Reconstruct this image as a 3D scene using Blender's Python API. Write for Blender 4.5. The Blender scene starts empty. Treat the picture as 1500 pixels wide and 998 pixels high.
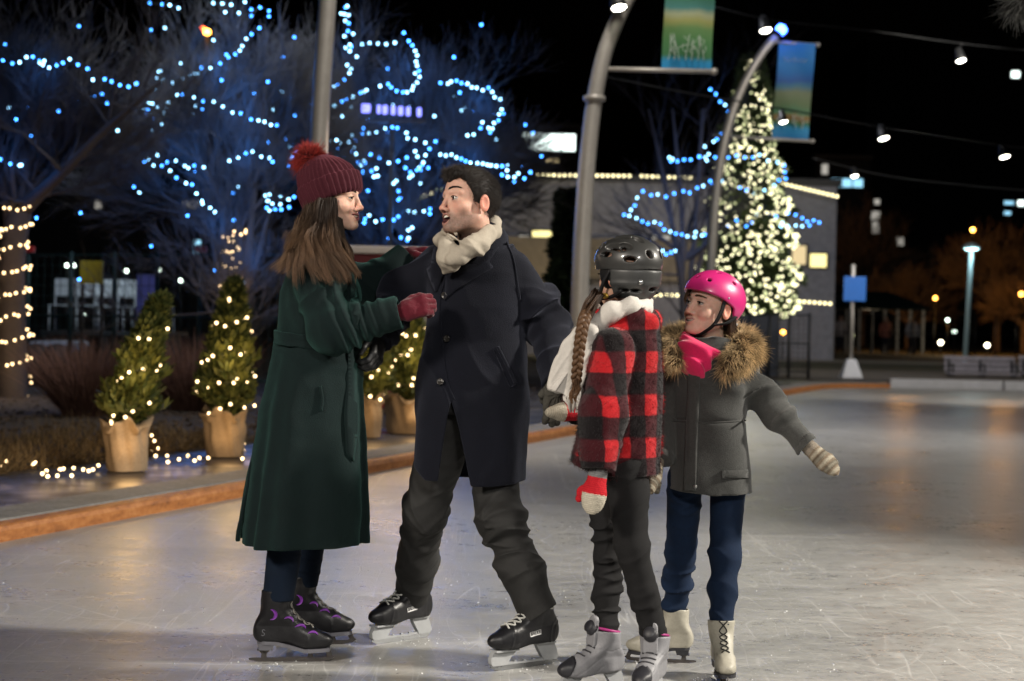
import bpy, bmesh, math, random
import numpy as np
from mathutils import Vector, Matrix
from mathutils.geometry import delaunay_2d_cdt
random.seed(7)
RNG = np.random.default_rng(11)
C = bpy.context.scene.collection
SC = bpy.context.scene
PI = math.pi

# ------------------------------------------------------------------ camera model
FPX = 2500.0
CAMH = 1.25
ROLL = math.radians(1.2)
PITCH = math.atan(29 / FPX)
CAM = np.array([0.0, 0.0, CAMH])
FW = np.array([0, math.cos(PITCH), -math.sin(PITCH)])
UP0 = np.array([0, math.sin(PITCH), math.cos(PITCH)])
X0 = np.array([1.0, 0, 0])
CR = math.cos(ROLL) * X0 + math.sin(ROLL) * UP0
CU = -math.sin(ROLL) * X0 + math.cos(ROLL) * UP0

def J(px, py, d):
    a = (px - 750) * d / FPX
    b = (py - 499) * d / FPX
    return CAM + a * CR - b * CU + d * FW

def G(px, py, z=0.0):
    r = (px - 750) / FPX * CR - (py - 499) / FPX * CU + FW
    t = (z - CAMH) / r[2]
    return CAM + t * r

def norm(v):
    v = np.asarray(v, float)
    return v / np.linalg.norm(v)

# ------------------------------------------------------------------ objects
def tag(o, label=None, cat=None, group=None, kind=None):
    if label: o['label'] = label
    if cat: o['category'] = cat
    if group: o['group'] = group
    if kind: o['kind'] = kind
    return o

def empty(name, loc, label, cat, group=None):
    o = bpy.data.objects.new(name, None)
    o.location = [float(x) for x in loc]
    o.empty_display_size = 0.1
    C.objects.link(o)
    return tag(o, label, cat, group)

def root_loc(parent):
    l = np.zeros(3)
    while parent is not None:
        l = l + np.array(parent.location)
        parent = parent.parent
    return l

def mesh_np(name, V, faces, mat, parent=None, smooth=True, col=None, loc=None):
    """V (n,3) world coordinates; faces = list of int arrays (m,k)."""
    V = np.asarray(V, np.float64)
    off = root_loc(parent)
    if loc is not None:
        off = off + np.asarray(loc, float)
    me = bpy.data.meshes.new(name)
    faces = [np.asarray(f, np.int32) for f in faces if len(f)]
    me.vertices.add(len(V))
    me.vertices.foreach_set('co', (V - off).astype(np.float32).ravel())
    nl = sum(f.size for f in faces); npoly = sum(len(f) for f in faces)
    me.loops.add(nl); me.polygons.add(npoly)
    me.loops.foreach_set('vertex_index', np.concatenate([f.ravel() for f in faces]))
    tot = np.concatenate([np.full(len(f), f.shape[1], np.int32) for f in faces])
    st = np.concatenate([[0], np.cumsum(tot)[:-1]]).astype(np.int32)
    me.polygons.foreach_set('loop_start', st)
    me.polygons.foreach_set('loop_total', tot)
    me.polygons.foreach_set('use_smooth', np.full(npoly, bool(smooth)))
    me.update(calc_edges=True)
    me.validate()
    if col is not None:
        a = me.attributes.new('Col', 'FLOAT_COLOR', 'POINT')
        c = np.ones((len(V), 4), np.float32); c[:, :3] = col
        a.data.foreach_set('color', c.ravel())
    me.materials.append(mat)
    o = bpy.data.objects.new(name, me)
    if loc is not None:
        o.location = [float(x) for x in loc]
    C.objects.link(o)
    if parent is not None:
        o.parent = parent
    return o

class MB:
    """collects plain pieces into one mesh"""
    def __init__(s): s.V = []; s.F = {}; s.n = 0; s.C = []
    def add(s, V, faces, col=None):
        V = np.asarray(V, float)
        for f in faces:
            f = np.asarray(f, np.int32)
            if f.ndim == 1: f = f[None]
            s.F.setdefault(f.shape[1], []).append(f + s.n)
        s.V.append(V); s.n += len(V)
        c = np.ones((len(V), 3)) * (np.array(col) if col is not None else 1.0)
        s.C.append(c)
        return s
    def box(s, c, size, R=None, col=None, bev=0.0):
        c = np.asarray(c, float); h = np.asarray(size, float) / 2
        v = np.array([[x, y, z] for x in (-1, 1) for y in (-1, 1) for z in (-1, 1)], float) * h
        f = [[0, 1, 3, 2], [4, 6, 7, 5], [0, 4, 5, 1], [2, 3, 7, 6], [0, 2, 6, 4], [1, 5, 7, 3]]
        if bev > 0:
            bm = bmesh.new()
            bv = [bm.verts.new(x) for x in v]
            for q in f: bm.faces.new([bv[i] for i in q])
            bmesh.ops.bevel(bm, geom=bm.edges[:], offset=bev, segments=2, profile=0.6, affect='EDGES')
            bm.verts.index_update()
            v = np.array([x.co[:] for x in bm.verts])
            f = [[w.index for w in q.verts] for q in bm.faces]
            bm.free()
        if R is not None: v = v @ np.asarray(R).T
        return s.add(v + c, f, col)
    def tube(s, pts, r, k=8, cap=True, col=None):
        P = np.asarray(pts, float); n = len(P)
        r = np.broadcast_to(np.asarray(r, float), (n,))
        T = np.gradient(P, axis=0); T /= np.linalg.norm(T, axis=1)[:, None] + 1e-12
        ref = np.array([0, 0, 1.0]) if abs(T[0][2]) < 0.9 else np.array([1.0, 0, 0])
        u = np.cross(T[0], ref); u /= np.linalg.norm(u)
        rings = []
        for i in range(n):
            u = u - T[i] * np.dot(u, T[i]); u /= np.linalg.norm(u) + 1e-12
            w = np.cross(T[i], u)
            a = np.arange(k) * 2 * PI / k
            rings.append(P[i] + r[i] * (np.cos(a)[:, None] * u + np.sin(a)[:, None] * w))
        V = np.concatenate(rings)
        i, j = np.meshgrid(np.arange(n - 1), np.arange(k), indexing='ij')
        a = i * k + j; b = i * k + (j + 1) % k
        Q = np.stack([a, b, b + k, a + k], -1).reshape(-1, 4)
        fs = [Q]
        if cap:
            fs += [np.arange(k)[::-1][None], (np.arange(k) + (n - 1) * k)[None]]
        return s.add(V, fs, col)
    def prism(s, outline, a0, a1, frame, col=None):
        """outline (x,z) polygon in the frame's x/z, extruded along frame y from a0 to a1; frame(pts)->world"""
        o = np.asarray(outline, float); n = len(o)
        v = np.concatenate([np.stack([o[:, 0], np.full(n, a), o[:, 1]], 1) for a in (a0, a1)])
        fs = [np.arange(n)[None], (np.arange(n)[::-1] + n)[None]]
        i = np.arange(n); j = (i + 1) % n
        fs.append(np.stack([j, i, i + n, j + n], 1))
        return s.add(frame(v), fs, col)
    def lathe(s, prof, c, k=24, R=None, col=None):
        """profile [(r,z)] about z at c"""
        p = np.asarray(prof, float); n = len(p)
        a = np.arange(k) * 2 * PI / k
        V = np.stack([p[:, None, 0] * np.cos(a), p[:, None, 0] * np.sin(a), np.repeat(p[:, 1:2], k, 1)], -1).reshape(-1, 3)
        if R is not None: V = V @ np.asarray(R).T
        i, j = np.meshgrid(np.arange(n - 1), np.arange(k), indexing='ij')
        A = i * k + j; B = i * k + (j + 1) % k
        return s.add(V + np.asarray(c, float), [np.stack([A, B, B + k, A + k], -1).reshape(-1, 4), np.arange(k)[::-1][None], (np.arange(k) + (n - 1) * k)[None]], col)
    def build(s, name, mat, parent=None, smooth=False, usecol=False):
        V = np.concatenate(s.V)
        F = [np.concatenate(f) for f in s.F.values()]
        return mesh_np(name, V, F, mat, parent, smooth, np.concatenate(s.C) if usecol else None)

def segs_mesh(A, B, ra, rb, k=4):
    """many tapered prisms at once"""
    A = np.asarray(A, float); B = np.asarray(B, float); ra = np.asarray(ra, float); rb = np.asarray(rb, float)
    T = B - A; T /= np.linalg.norm(T, axis=1)[:, None] + 1e-9
    ref = np.where(np.abs(T[:, 2:3]) < 0.9, np.array([[0, 0, 1.0]]), np.array([[1.0, 0, 0]]))
    u = np.cross(T, ref); u /= np.linalg.norm(u, axis=1)[:, None]
    w = np.cross(T, u)
    a = np.arange(k) * 2 * PI / k
    d = np.cos(a)[None, :, None] * u[:, None] + np.sin(a)[None, :, None] * w[:, None]
    V = np.concatenate([A[:, None] + ra[:, None, None] * d, B[:, None] + rb[:, None, None] * d], 1).reshape(-1, 3)
    n = len(A); base = np.arange(n)[:, None] * 2 * k
    j = np.arange(k); jn = (j + 1) % k
    Q = np.stack([base + j, base + jn, base + jn + k, base + j + k], -1).reshape(-1, 4)
    return V, Q

# ------------------------------------------------------------------ noise
def _hash(ix, iy, iz):
    h = (ix.astype(np.int64) * 374761393 + iy.astype(np.int64) * 668265263 + iz.astype(np.int64) * 2147483647) & 0xFFFFFFFF
    h = ((h ^ (h >> 13)) * 1274126177) & 0xFFFFFFFF
    h = h ^ (h >> 16)
    return (h & 0xFFFF).astype(np.float32) / 32767.5 - 1.0

def vnoise(P):
    P = np.asarray(P, np.float32)
    i = np.floor(P); f = P - i; i = i.astype(np.int64)
    f = f * f * (3 - 2 * f)
    r = 0
    for dx in (0, 1):
        for dy in (0, 1):
            for dz in (0, 1):
                w = (f[:, 0] if dx else 1 - f[:, 0]) * (f[:, 1] if dy else 1 - f[:, 1]) * (f[:, 2] if dz else 1 - f[:, 2])
                r = r + w * _hash(i[:, 0] + dx, i[:, 1] + dy, i[:, 2] + dz)
    return r

# ------------------------------------------------------------------ signed-distance modelling
def smin(a, b, k):
    h = np.clip(0.5 + 0.5 * (b - a) / k, 0, 1)
    return b + (a - b) * h - k * h * (1 - h)
def smax(a, b, k): return -smin(-a, -b, k)

def sd_cap(P, a, b, ra, rb):
    a = np.asarray(a, np.float32); b = np.asarray(b, np.float32)
    ab = b - a
    t = np.clip(((P - a) @ ab) / (ab @ ab + 1e-12), 0, 1)
    return np.linalg.norm(P - a - t[:, None] * ab, axis=1) - (ra + (rb - ra) * t)

def sd_chain(P, pts, rs, k=0.02):
    d = None
    for i in range(len(pts) - 1):
        e = sd_cap(P, pts[i], pts[i + 1], rs[i], rs[i + 1])
        d = e if d is None else smin(d, e, k)
    return d

def sd_ell(P, c, r, R=None):
    q = P - np.asarray(c, np.float32)
    if R is not None: q = q @ np.asarray(R, np.float32)      # columns of R = local axes
    r = np.asarray(r, np.float32)
    k0 = np.linalg.norm(q / r, axis=1); k1 = np.linalg.norm(q / (r * r), axis=1) + 1e-9
    return k0 * (k0 - 1) / k1

def sd_box(P, c, h, R=None, r=0.0):
    q = P - np.asarray(c, np.float32)
    if R is not None: q = q @ np.asarray(R, np.float32)
    q = np.abs(q) - (np.asarray(h, np.float32) - r)
    return np.linalg.norm(np.maximum(q, 0), axis=1) + np.minimum(q.max(1), 0) - r

class Loft:
    """stack of ellipses along z; sections (z, cx, cy, rx, ry)"""
    def __init__(s, secs, fold=None, power=2.0):
        a = np.array(sorted(secs)); s.z = a[:, 0]; s.a = a
        s.fold = fold; s.pw = power
    def __call__(s, P, inset=0.0, cap0=None, cap1=None):
        z = np.clip(P[:, 2], s.z[0], s.z[-1])
        cx, cy, rx, ry = [np.interp(z, s.z, s.a[:, i]) for i in (1, 2, 3, 4)]
        dx = P[:, 0] - cx; dy = P[:, 1] - cy
        m = 1.0
        if s.fold is not None:
            m = 1.0 + s.fold(np.arctan2(dy, dx), z)
        rx = rx * m - inset; ry = ry * m - inset
        k0 = ((np.abs(dx) / rx) ** s.pw + (np.abs(dy) / ry) ** s.pw) ** (1 / s.pw)
        rr = np.sqrt(dx * dx + dy * dy) + 1e-6
        d = rr * (1 - 1 / np.maximum(k0, 1e-3))
        d = np.where(k0 < 0.2, -np.minimum(rx, ry) * 0.8, d)
        lo = s.z[0] if cap0 is None else cap0; hi = s.z[-1] if cap1 is None else cap1
        return np.maximum(d, np.maximum(lo - P[:, 2], P[:, 2] - hi))

def surfnets(f, lo, hi, h, coarse=4, band=1.6, axes=None):
    if axes is None:
        axes = [np.arange(lo[i] - 2 * h, hi[i] + 2.5 * h, h).astype(np.float32) for i in range(3)]
    axes = [np.asarray(a, np.float32) for a in axes]
    n = [len(a) for a in axes]
    ca = [np.array([a[i:i + coarse].mean() for i in range(0, len(a), coarse)], np.float32) for a in axes]
    cs = [np.array([a[min(i + coarse, len(a) - 1)] - a[i] for i in range(0, len(a), coarse)], np.float32) for a in axes]
    g = np.stack(np.meshgrid(*ca, indexing='ij'), -1).reshape(-1, 3)
    hs = np.stack(np.meshgrid(*cs, indexing='ij'), -1).reshape(-1, 3)
    dc = np.concatenate([f(g[i:i + 400000]) for i in range(0, len(g), 400000)]).reshape([len(a) for a in ca])
    lim = (np.linalg.norm(hs, axis=1) * 0.5 * band + 0.006).reshape(dc.shape)
    act = np.abs(dc) < lim
    def up(x):
        for ax in range(3):
            x = np.repeat(x, coarse, axis=ax)
        return x[:n[0], :n[1], :n[2]]
    D = up(np.where(dc < 0, -1.0, 1.0).astype(np.float32)).copy()
    m = up(act)
    ii = np.nonzero(m)
    pts = np.stack([axes[k][ii[k]] for k in range(3)], -1)
    D[ii] = np.concatenate([f(pts[i:i + 400000]) for i in range(0, len(pts), 400000)]) if len(pts) else 0
    D[D == 0] = 1e-6
    ins = D < 0
    cnt = np.zeros([k - 1 for k in n], np.int8)
    for dx in (0, 1):
        for dy in (0, 1):
            for dz in (0, 1):
                cnt += ins[dx:n[0] - 1 + dx, dy:n[1] - 1 + dy, dz:n[2] - 1 + dz]
    ac = (cnt > 0) & (cnt < 8)
    ci = np.stack(np.nonzero(ac), -1)
    corner = np.array([[x, y, z] for x in (0, 1) for y in (0, 1) for z in (0, 1)])
    vals = np.stack([D[ci[:, 0] + c[0], ci[:, 1] + c[1], ci[:, 2] + c[2]] for c in corner], 1)
    acc = np.zeros((len(ci), 3)); num = np.zeros(len(ci))
    for a in range(8):
        for b in range(a + 1, 8):
            if np.abs(corner[a] - corner[b]).sum() != 1: continue
            va, vb = vals[:, a], vals[:, b]
            x = (va < 0) != (vb < 0)
            t = np.where(x, va / np.where(x, va - vb, 1), 0)
            p = corner[a] + t[:, None] * (corner[b] - corner[a])
            acc += np.where(x[:, None], p, 0); num += x
    loc = acc / num[:, None]
    V = np.stack([axes[k][ci[:, k]] + loc[:, k] * (axes[k][ci[:, k] + 1] - axes[k][ci[:, k]]) for k in range(3)], -1)
    idx = np.full(ac.shape, -1, np.int32); idx[tuple(ci.T)] = np.arange(len(ci))
    quads = []
    for ax in range(3):
        b, c = (ax + 1) % 3, (ax + 2) % 3
        s0 = [slice(None)] * 3; s1 = [slice(None)] * 3
        s0[ax] = slice(0, n[ax] - 1); s1[ax] = slice(1, n[ax])
        A = ins[tuple(s0)]; B = ins[tuple(s1)]
        e = np.stack(np.nonzero(A != B), -1)
        e = e[(e[:, b] > 0) & (e[:, c] > 0) & (e[:, b] < n[b] - 1) & (e[:, c] < n[c] - 1)]
        if not len(e): continue
        fl = A[tuple(e.T)]
        def cell(db, dc_):
            q = e.copy(); q[:, b] -= db; q[:, c] -= dc_
            return idx[tuple(q.T)]
        Q = np.stack([cell(1, 1), cell(0, 1), cell(0, 0), cell(1, 0)], 1)
        Q[~fl] = Q[~fl][:, ::-1]
        quads.append(Q[(Q >= 0).all(1)])
    return V, np.concatenate(quads)

def sdf_obj(name, f, lo, hi, h, mat, parent=None, colf=None, axes=None, band=1.6, smooth_it=0):
    V, Q = surfnets(f, lo, hi, h, axes=axes, band=band)
    for _ in range(smooth_it):
        S = np.zeros_like(V); N = np.zeros(len(V))
        for i in range(4):
            a = Q[:, i]; b = Q[:, (i + 1) % 4]
            np.add.at(S, a, V[b]); np.add.at(N, a, 1); np.add.at(S, b, V[a]); np.add.at(N, b, 1)
        V = 0.5 * V + 0.5 * S / np.maximum(N, 1)[:, None]
    return mesh_np(name, V, [Q], mat, parent, True, colf(V) if colf else None)

def bounds(*pts, pad=0.1):
    a = np.array(pts, float).reshape(-1, 3)
    return a.min(0) - pad, a.max(0) + pad

def grad(f, P, e=0.004):
    P = np.asarray(P, np.float32)
    g = np.stack([f(P + np.eye(3, dtype=np.float32)[i] * e) - f(P - np.eye(3, dtype=np.float32)[i] * e) for i in range(3)], 1)
    return g / (np.linalg.norm(g, axis=1)[:, None] + 1e-9)

def project(f, pix, d0=5.0, d1=7.2, origin=None, dirs=None):
    """first hit of the ray through each pixel with field f"""
    pix = np.asarray(pix, float)
    r = (pix[:, 0:1] - 750) / FPX * CR - (pix[:, 1:2] - 499) / FPX * CU + FW
    r /= np.linalg.norm(r, axis=1)[:, None]
    t = np.full(len(pix), d0); hit = np.zeros(len(pix), bool)
    for _ in range(150):
        P = CAM + t[:, None] * r
        d = f(P.astype(np.float32))
        hit |= d < 0.0015
        t = np.where(hit, t, t + np.maximum(d, 0.001) * 0.6)
    bad = ~hit | (t > d1)
    if bad.any() and (~bad).any():
        t[bad] = np.median(t[~bad])
    return CAM + t[:, None] * r

def smooth_poly(pts, n):
    P = np.asarray(pts, float)
    t = np.concatenate([[0], np.cumsum(np.linalg.norm(np.diff(P, axis=0), axis=1))]); t /= t[-1]
    # catmull-rom resample
    out = []
    Q = np.concatenate([2 * P[:1] - P[1:2], P, 2 * P[-1:] - P[-2:-1]])
    for s in np.linspace(0, 1, n):
        i = min(np.searchsorted(t, s, side='right') - 1, len(P) - 2)
        u = (s - t[i]) / (t[i + 1] - t[i] + 1e-12)
        p0, p1, p2, p3 = Q[i], Q[i + 1], Q[i + 2], Q[i + 3]
        out.append(0.5 * (2 * p1 + (p2 - p0) * u + (2 * p0 - 5 * p1 + 4 * p2 - p3) * u ** 2 + (3 * p1 - p0 - 3 * p2 + p3) * u ** 3))
    return np.array(out)

def patch(name, f, outline, mat, parent, lift=0.004, step=5.0, smooth_outline=False, d0=5.0, d1=7.2, col=None):
    """cloth piece lying on the surface of field f, outlined as seen in the photo"""
    o = np.asarray(outline, float)
    pts = []
    n = len(o)
    for i in range(n):
        a, b = o[i], o[(i + 1) % n]
        k = max(1, int(np.linalg.norm(b - a) / step))
        pts += [a + (b - a) * j / k for j in range(k)]
    nb = len(pts)
    mn, mx = o.min(0), o.max(0)
    from mathutils.geometry import intersect_point_line
    def inside(p):
        c = False
        for i in range(n):
            a, b = o[i], o[i - 1]
            if (a[1] > p[1]) != (b[1] > p[1]) and p[0] < (b[0] - a[0]) * (p[1] - a[1]) / (b[1] - a[1]) + a[0]: c = not c
        return c
    for x in np.arange(mn[0] + step / 2, mx[0], step):
        for y in np.arange(mn[1] + step / 2, mx[1], step):
            if inside((x, y)) and min(np.hypot(q[0] - x, q[1] - y) for q in pts[:nb]) > step * 0.4:
                pts.append(np.array([x, y]))
    e = [(i, (i + 1) % nb) for i in range(nb)]
    r = delaunay_2d_cdt([Vector((p[0], p[1])) for p in pts], e, [list(range(nb))], 1, 1e-4)
    v2 = np.array([v[:] for v in r[0]]); tris = np.array([list(t) for t in r[2] if len(t) == 3], np.int32)
    P = project(f, v2, d0, d1)
    N = grad(f, P)
    top = P + N * lift; bot = P - N * 0.004
    # boundary edges
    cnt = {}
    for t in tris:
        for i in range(3):
            k = (int(t[i]), int(t[(i + 1) % 3])); cnt[k] = cnt.get(k, 0) + 1
    bd = [k for k in cnt if (k[1], k[0]) not in cnt]
    m = len(P)
    # orient towards the camera
    a, b, c = top[tris[:, 0]], top[tris[:, 1]], top[tris[:, 2]]
    nn = np.cross(b - a, c - a)
    flip = np.sum(nn * (CAM - a), 1) < 0
    tris[flip] = tris[flip][:, ::-1]
    q = np.array([[x, y, y + m, x + m] for x, y in bd], np.int32)
    return mesh_np(name, np.concatenate([top, bot]), [tris, q], mat, parent, True)

def seam(name, f, line, r, mat, parent, n=40, lift=0.0, d0=5.0, d1=7.2, k=6):
    L = smooth_poly(line, n)
    P = project(f, L, d0, d1)
    P = P + grad(f, P) * lift
    P[1:-1] = (P[:-2] + 2 * P[1:-1] + P[2:]) / 4
    return MB().tube(P, r, k).build(name, mat, parent, True)

# ------------------------------------------------------------------ strands
def strands(roots, paths_fn, n, segs, r0, colf=None, k=3, flat=1.0, tip=0.12):
    """paths_fn(i array, t) -> (n,3). Returns V, Q, Col"""
    ts = np.linspace(0, 1, segs + 1)
    P = np.stack([paths_fn(t) for t in ts], 1)         # n, s, 3
    T = np.gradient(P, axis=1); T /= np.linalg.norm(T, axis=2)[..., None] + 1e-9
    ref = np.array([0.31, 0.52, 0.79])
    u = np.cross(T, ref); u /= np.linalg.norm(u, axis=2)[..., None] + 1e-9
    w = np.cross(T, u)
    r = np.asarray(r0).reshape(-1, 1) * (1 - (1 - tip) * ts ** 1.5)[None]
    a = np.arange(k) * 2 * PI / k
    V = P[:, :, None] + r[:, :, None, None] * (np.cos(a)[:, None] * u[:, :, None] + flat * np.sin(a)[:, None] * w[:, :, None])
    N = len(P)
    base = (np.arange(N) * (segs + 1) * k)[:, None, None] + (np.arange(segs) * k)[None, :, None]
    j = np.arange(k)[None, None]; jn = (j + 1) % k
    Q = np.stack([base + j, base + jn, base + jn + k, base + j + k], -1).reshape(-1, 4)
    col = None
    if colf is not None:
        c = np.stack([colf(t, N) for t in ts], 1)
        col = np.repeat(c[:, :, None], k, 2).reshape(-1, 3)
    return V.reshape(-1, 3), Q, col

def fur_on(V, Q, n, length, r, dirfn, colf, segs=3, droop=0.3, spread=0.5, seed=1):
    """fur growing from a surface mesh"""
    rg = np.random.default_rng(seed)
    a, b, c = V[Q[:, 0]], V[Q[:, 1]], V[Q[:, 2]]
    ar = np.linalg.norm(np.cross(b - a, c - a), axis=1); ar /= ar.sum()
    ix = rg.choice(len(Q), n, p=ar)
    w = rg.random((n, 2)); w[w.sum(1) > 1] = 1 - w[w.sum(1) > 1]
    root = a[ix] + w[:, :1] * (b - a)[ix] + w[:, 1:] * (c - a)[ix]
    nn = np.cross(b - a, c - a)[ix]; nn /= np.linalg.norm(nn, axis=1)[:, None] + 1e-9
    d = dirfn(root, nn) + rg.normal(0, spread, (n, 3)) * 0.5
    d /= np.linalg.norm(d, axis=1)[:, None]
    L = length * (0.5 + rg.random(n))[:, None]
    bend = rg.normal(0, 0.25, (n, 3)) + np.array([0, 0, -droop])
    sh = rg.random((n, 1))
    return strands(root, lambda t: root + d * L * t + bend * L * t * t, n, segs, np.full(n, r), lambda t, N: colf(t, sh, root))

# ------------------------------------------------------------------ materials
class NT:
    def __init__(s, name):
        s.m = bpy.data.materials.new(name); s.m.use_nodes = True
        s.t = s.m.node_tree; s.n = s.t.nodes; s.n.clear()
        s.out = s.n.new('ShaderNodeOutputMaterial')
    def add(s, typ, **kw):
        n = s.n.new(typ)
        for k, v in kw.items():
            if k.startswith('_'): setattr(n, k[1:], v)
        for k, v in kw.items():
            if not k.startswith('_'):
                i = n.inputs[int(k[1:])] if k[0] == 'i' and k[1:].isdigit() else n.inputs[k.replace('__', ' ')]
                s.set(i, v)
        return n
    def set(s, i, v):
        if isinstance(v, bpy.types.NodeSocket): s.t.links.new(v, i)
        elif isinstance(v, tuple) and i.type == 'RGBA': i.default_value = (*v[:3], 1)
        else: i.default_value = v
    def math(s, op, a, b=None, c=None):
        n = s.n.new('ShaderNodeMath'); n.operation = op
        s.set(n.inputs[0], a)
        if b is not None: s.set(n.inputs[1], b)
        if c is not None: s.set(n.inputs[2], c)
        return n.outputs[0]
    def obj(s): return s.add('ShaderNodeTexCoord').outputs['Object']
    def noise(s, scale, vec=None, detail=3, rough=.55, dist=0.0):
        n = s.add('ShaderNodeTexNoise'); n.inputs['Scale'].default_value = scale
        n.inputs['Detail'].default_value = detail; n.inputs['Roughness'].default_value = rough; n.inputs['Distortion'].default_value = dist
        if vec is not None: s.t.links.new(vec, n.inputs['Vector'])
        return n.outputs['Fac']
    def mapping(s, vec, scale=(1, 1, 1), rot=(0, 0, 0)):
        n = s.add('ShaderNodeMapping'); n.inputs['Scale'].default_value = scale; n.inputs['Rotation'].default_value = rot
        s.t.links.new(vec, n.inputs['Vector']); return n.outputs[0]
    def ramp(s, fac, stops, interp='LINEAR'):
        n = s.add('ShaderNodeValToRGB'); r = n.color_ramp; r.interpolation = interp
        while len(r.elements) > 1: r.elements.remove(r.elements[-1])
        for i, (p, c) in enumerate(stops):
            e = r.elements[0] if i == 0 else r.elements.new(p)
            e.position = p
            e.color = (*c, 1) if isinstance(c, tuple) else (c, c, c, 1)
        s.t.links.new(fac, n.inputs[0]); return n.outputs[0]
    def mix(s, fac, a, b, mode='MIX'):
        n = s.add('ShaderNodeMix'); n.data_type = 'RGBA'; n.blend_type = mode
        s.set(n.inputs[0], fac); s.set(n.inputs[6], a); s.set(n.inputs[7], b)
        return n.outputs[2]
    def bump(s, h, strength=.3, dist=.01, nrm=None):
        n = s.add('ShaderNodeBump'); n.inputs['Strength'].default_value = strength; n.inputs['Distance'].default_value = dist
        s.t.links.new(h, n.inputs['Height'])
        if nrm is not None: s.t.links.new(nrm, n.inputs['Normal'])
        return n.outputs[0]
    def pr(s, col, rough=.7, **kw):
        n = s.add('ShaderNodeBsdfPrincipled')
        s.set(n.inputs['Base Color'], col); s.set(n.inputs['Roughness'], rough)
        for k, v in kw.items(): s.set(n.inputs[k.replace('__', ' ')], v)
        s.t.links.new(n.outputs[0], s.out.inputs[0]); s.p = n
        return s.m

def fabric(name, col, rough=.9, scale=260, bump=.35, dist=.0015, var=.35, big=9, sheen=0.0, attr=False, spec=.25, sheencol=None):
    t = NT(name); o = t.obj()
    base = col if not attr else t.add('ShaderNodeAttribute', _attribute_name='Col').outputs['Color']
    n1 = t.noise(scale, o, 2); n2 = t.math('ADD', t.math('MULTIPLY', t.noise(big, o, 4), .5), t.math('MULTIPLY', t.noise(85, o, 3, .7), .5))
    f = t.math('MULTIPLY', t.math('ADD', n1, t.math('MULTIPLY', n2, 1.2)), 1 / 1.1)
    f = t.math('ADD', t.math('MULTIPLY', t.math('SUBTRACT', f, 1.0), var * 1.6), 1.0)
    c = t.mix(1.0, base, t.add('ShaderNodeCombineXYZ', i0=f, i1=f, i2=f).outputs[0], 'MULTIPLY')
    kw = dict(Normal=t.bump(n1, bump, dist), Specular__IOR__Level=spec)
    if sheen:
        kw['Sheen__Weight'] = sheen; kw['Sheen__Roughness'] = .45
        if sheencol: kw['Sheen__Tint'] = sheencol
    return t.pr(c, rough, **kw)

def plain(name, col, rough=.5, metal=0.0, bump=0.0, scale=60, var=.2, attr=False, coat=0.0, spec=.5, big=6):
    t = NT(name); o = t.obj()
    base = col if not attr else t.add('ShaderNodeAttribute', _attribute_name='Col').outputs['Color']
    n = t.noise(scale, o, 4); n2 = t.noise(big, o, 4)
    f = t.math('ADD', t.math('MULTIPLY', t.math('SUBTRACT', t.math('ADD', n, n2), 1.0), var * 1.5), 1.0)
    c = t.mix(1.0, base, t.add('ShaderNodeCombineXYZ', i0=f, i1=f, i2=f).outputs[0], 'MULTIPLY')
    r = t.math('ADD', t.math('MULTIPLY', n2, .25), rough - .12)
    kw = dict(Metallic=metal, Specular__IOR__Level=spec, Coat__Weight=coat)
    if bump: kw['Normal'] = t.bump(n, bump, .004)
    return t.pr(c, r, **kw)

def emit(name, col, s):
    t = NT(name)
    e = t.add('ShaderNodeEmission', Color=col, Strength=s)
    t.t.links.new(e.outputs[0], t.out.inputs[0])
    t.m.cycles.emission_sampling = 'NONE'
    return t.m

M = {}
# skin: pigment per vertex, soft subsurface
t = NT('skin'); o = t.obj()
c = t.add('ShaderNodeAttribute', _attribute_name='Col').outputs['Color']
nz = t.noise(90, o, 4); n2 = t.noise(420, o, 2)
f = t.math('ADD', t.math('MULTIPLY', t.math('SUBTRACT', nz, .5), .32), 1.0)
c = t.mix(1.0, c, t.add('ShaderNodeCombineXYZ', i0=f, i1=f, i2=f).outputs[0], 'MULTIPLY')
M['skin'] = t.pr(c, .58, Subsurface__Weight=.22, Subsurface__Scale=.014, Specular__IOR__Level=.28, Normal=t.bump(t.noise(230, o, 4, .7), .35, .0012))
t = NT('eye'); M['eye'] = t.pr(t.add('ShaderNodeAttribute', _attribute_name='Col').outputs['Color'], .08, Specular__IOR__Level=.6)
M['teeth'] = plain('teeth', (.75, .7, .6), .25)
# hair: pigment per vertex
t = NT('hair'); c = t.add('ShaderNodeAttribute', _attribute_name='Col').outputs['Color']
M['hair'] = t.pr(c, .55, Specular__IOR__Level=.3)
t = NT('fur'); c = t.add('ShaderNodeAttribute', _attribute_name='Col').outputs['Color']
M['fur'] = t.pr(c, .7, Specular__IOR__Level=.2)
M['green_wool'] = fabric('green_wool', (.0011, .0066, .0072), scale=300, bump=.8, dist=.003, sheen=.16, sheencol=(.25, .7, .6), var=.6)
M['navy_wool'] = fabric('navy_wool', (.0017, .0024, .0068), scale=300, bump=.8, dist=.003, sheen=.12, sheencol=(.6, .65, .9), var=.6)
M['grey_wool'] = fabric('grey_wool', (.046, .047, .045), scale=330, bump=.7, sheen=.18, var=.7, dist=.002)
M['jeans'] = fabric('jeans', (.004, .013, .036), scale=500, bump=.3, var=.5, big=22)
M['dark_jeans'] = fabric('dark_jeans', (.0022, .0075, .019), scale=500, bump=.3, var=.4, big=22)
M['charcoal_cotton'] = fabric('charcoal_cotton', (.018, .0178, .0175), scale=400, bump=.3, var=.5, big=25, rough=.75, spec=.35)
M['black_cotton'] = fabric('black_cotton', (.010, .0098, .0105), scale=400, bump=.3, var=.5, big=25)
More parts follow.
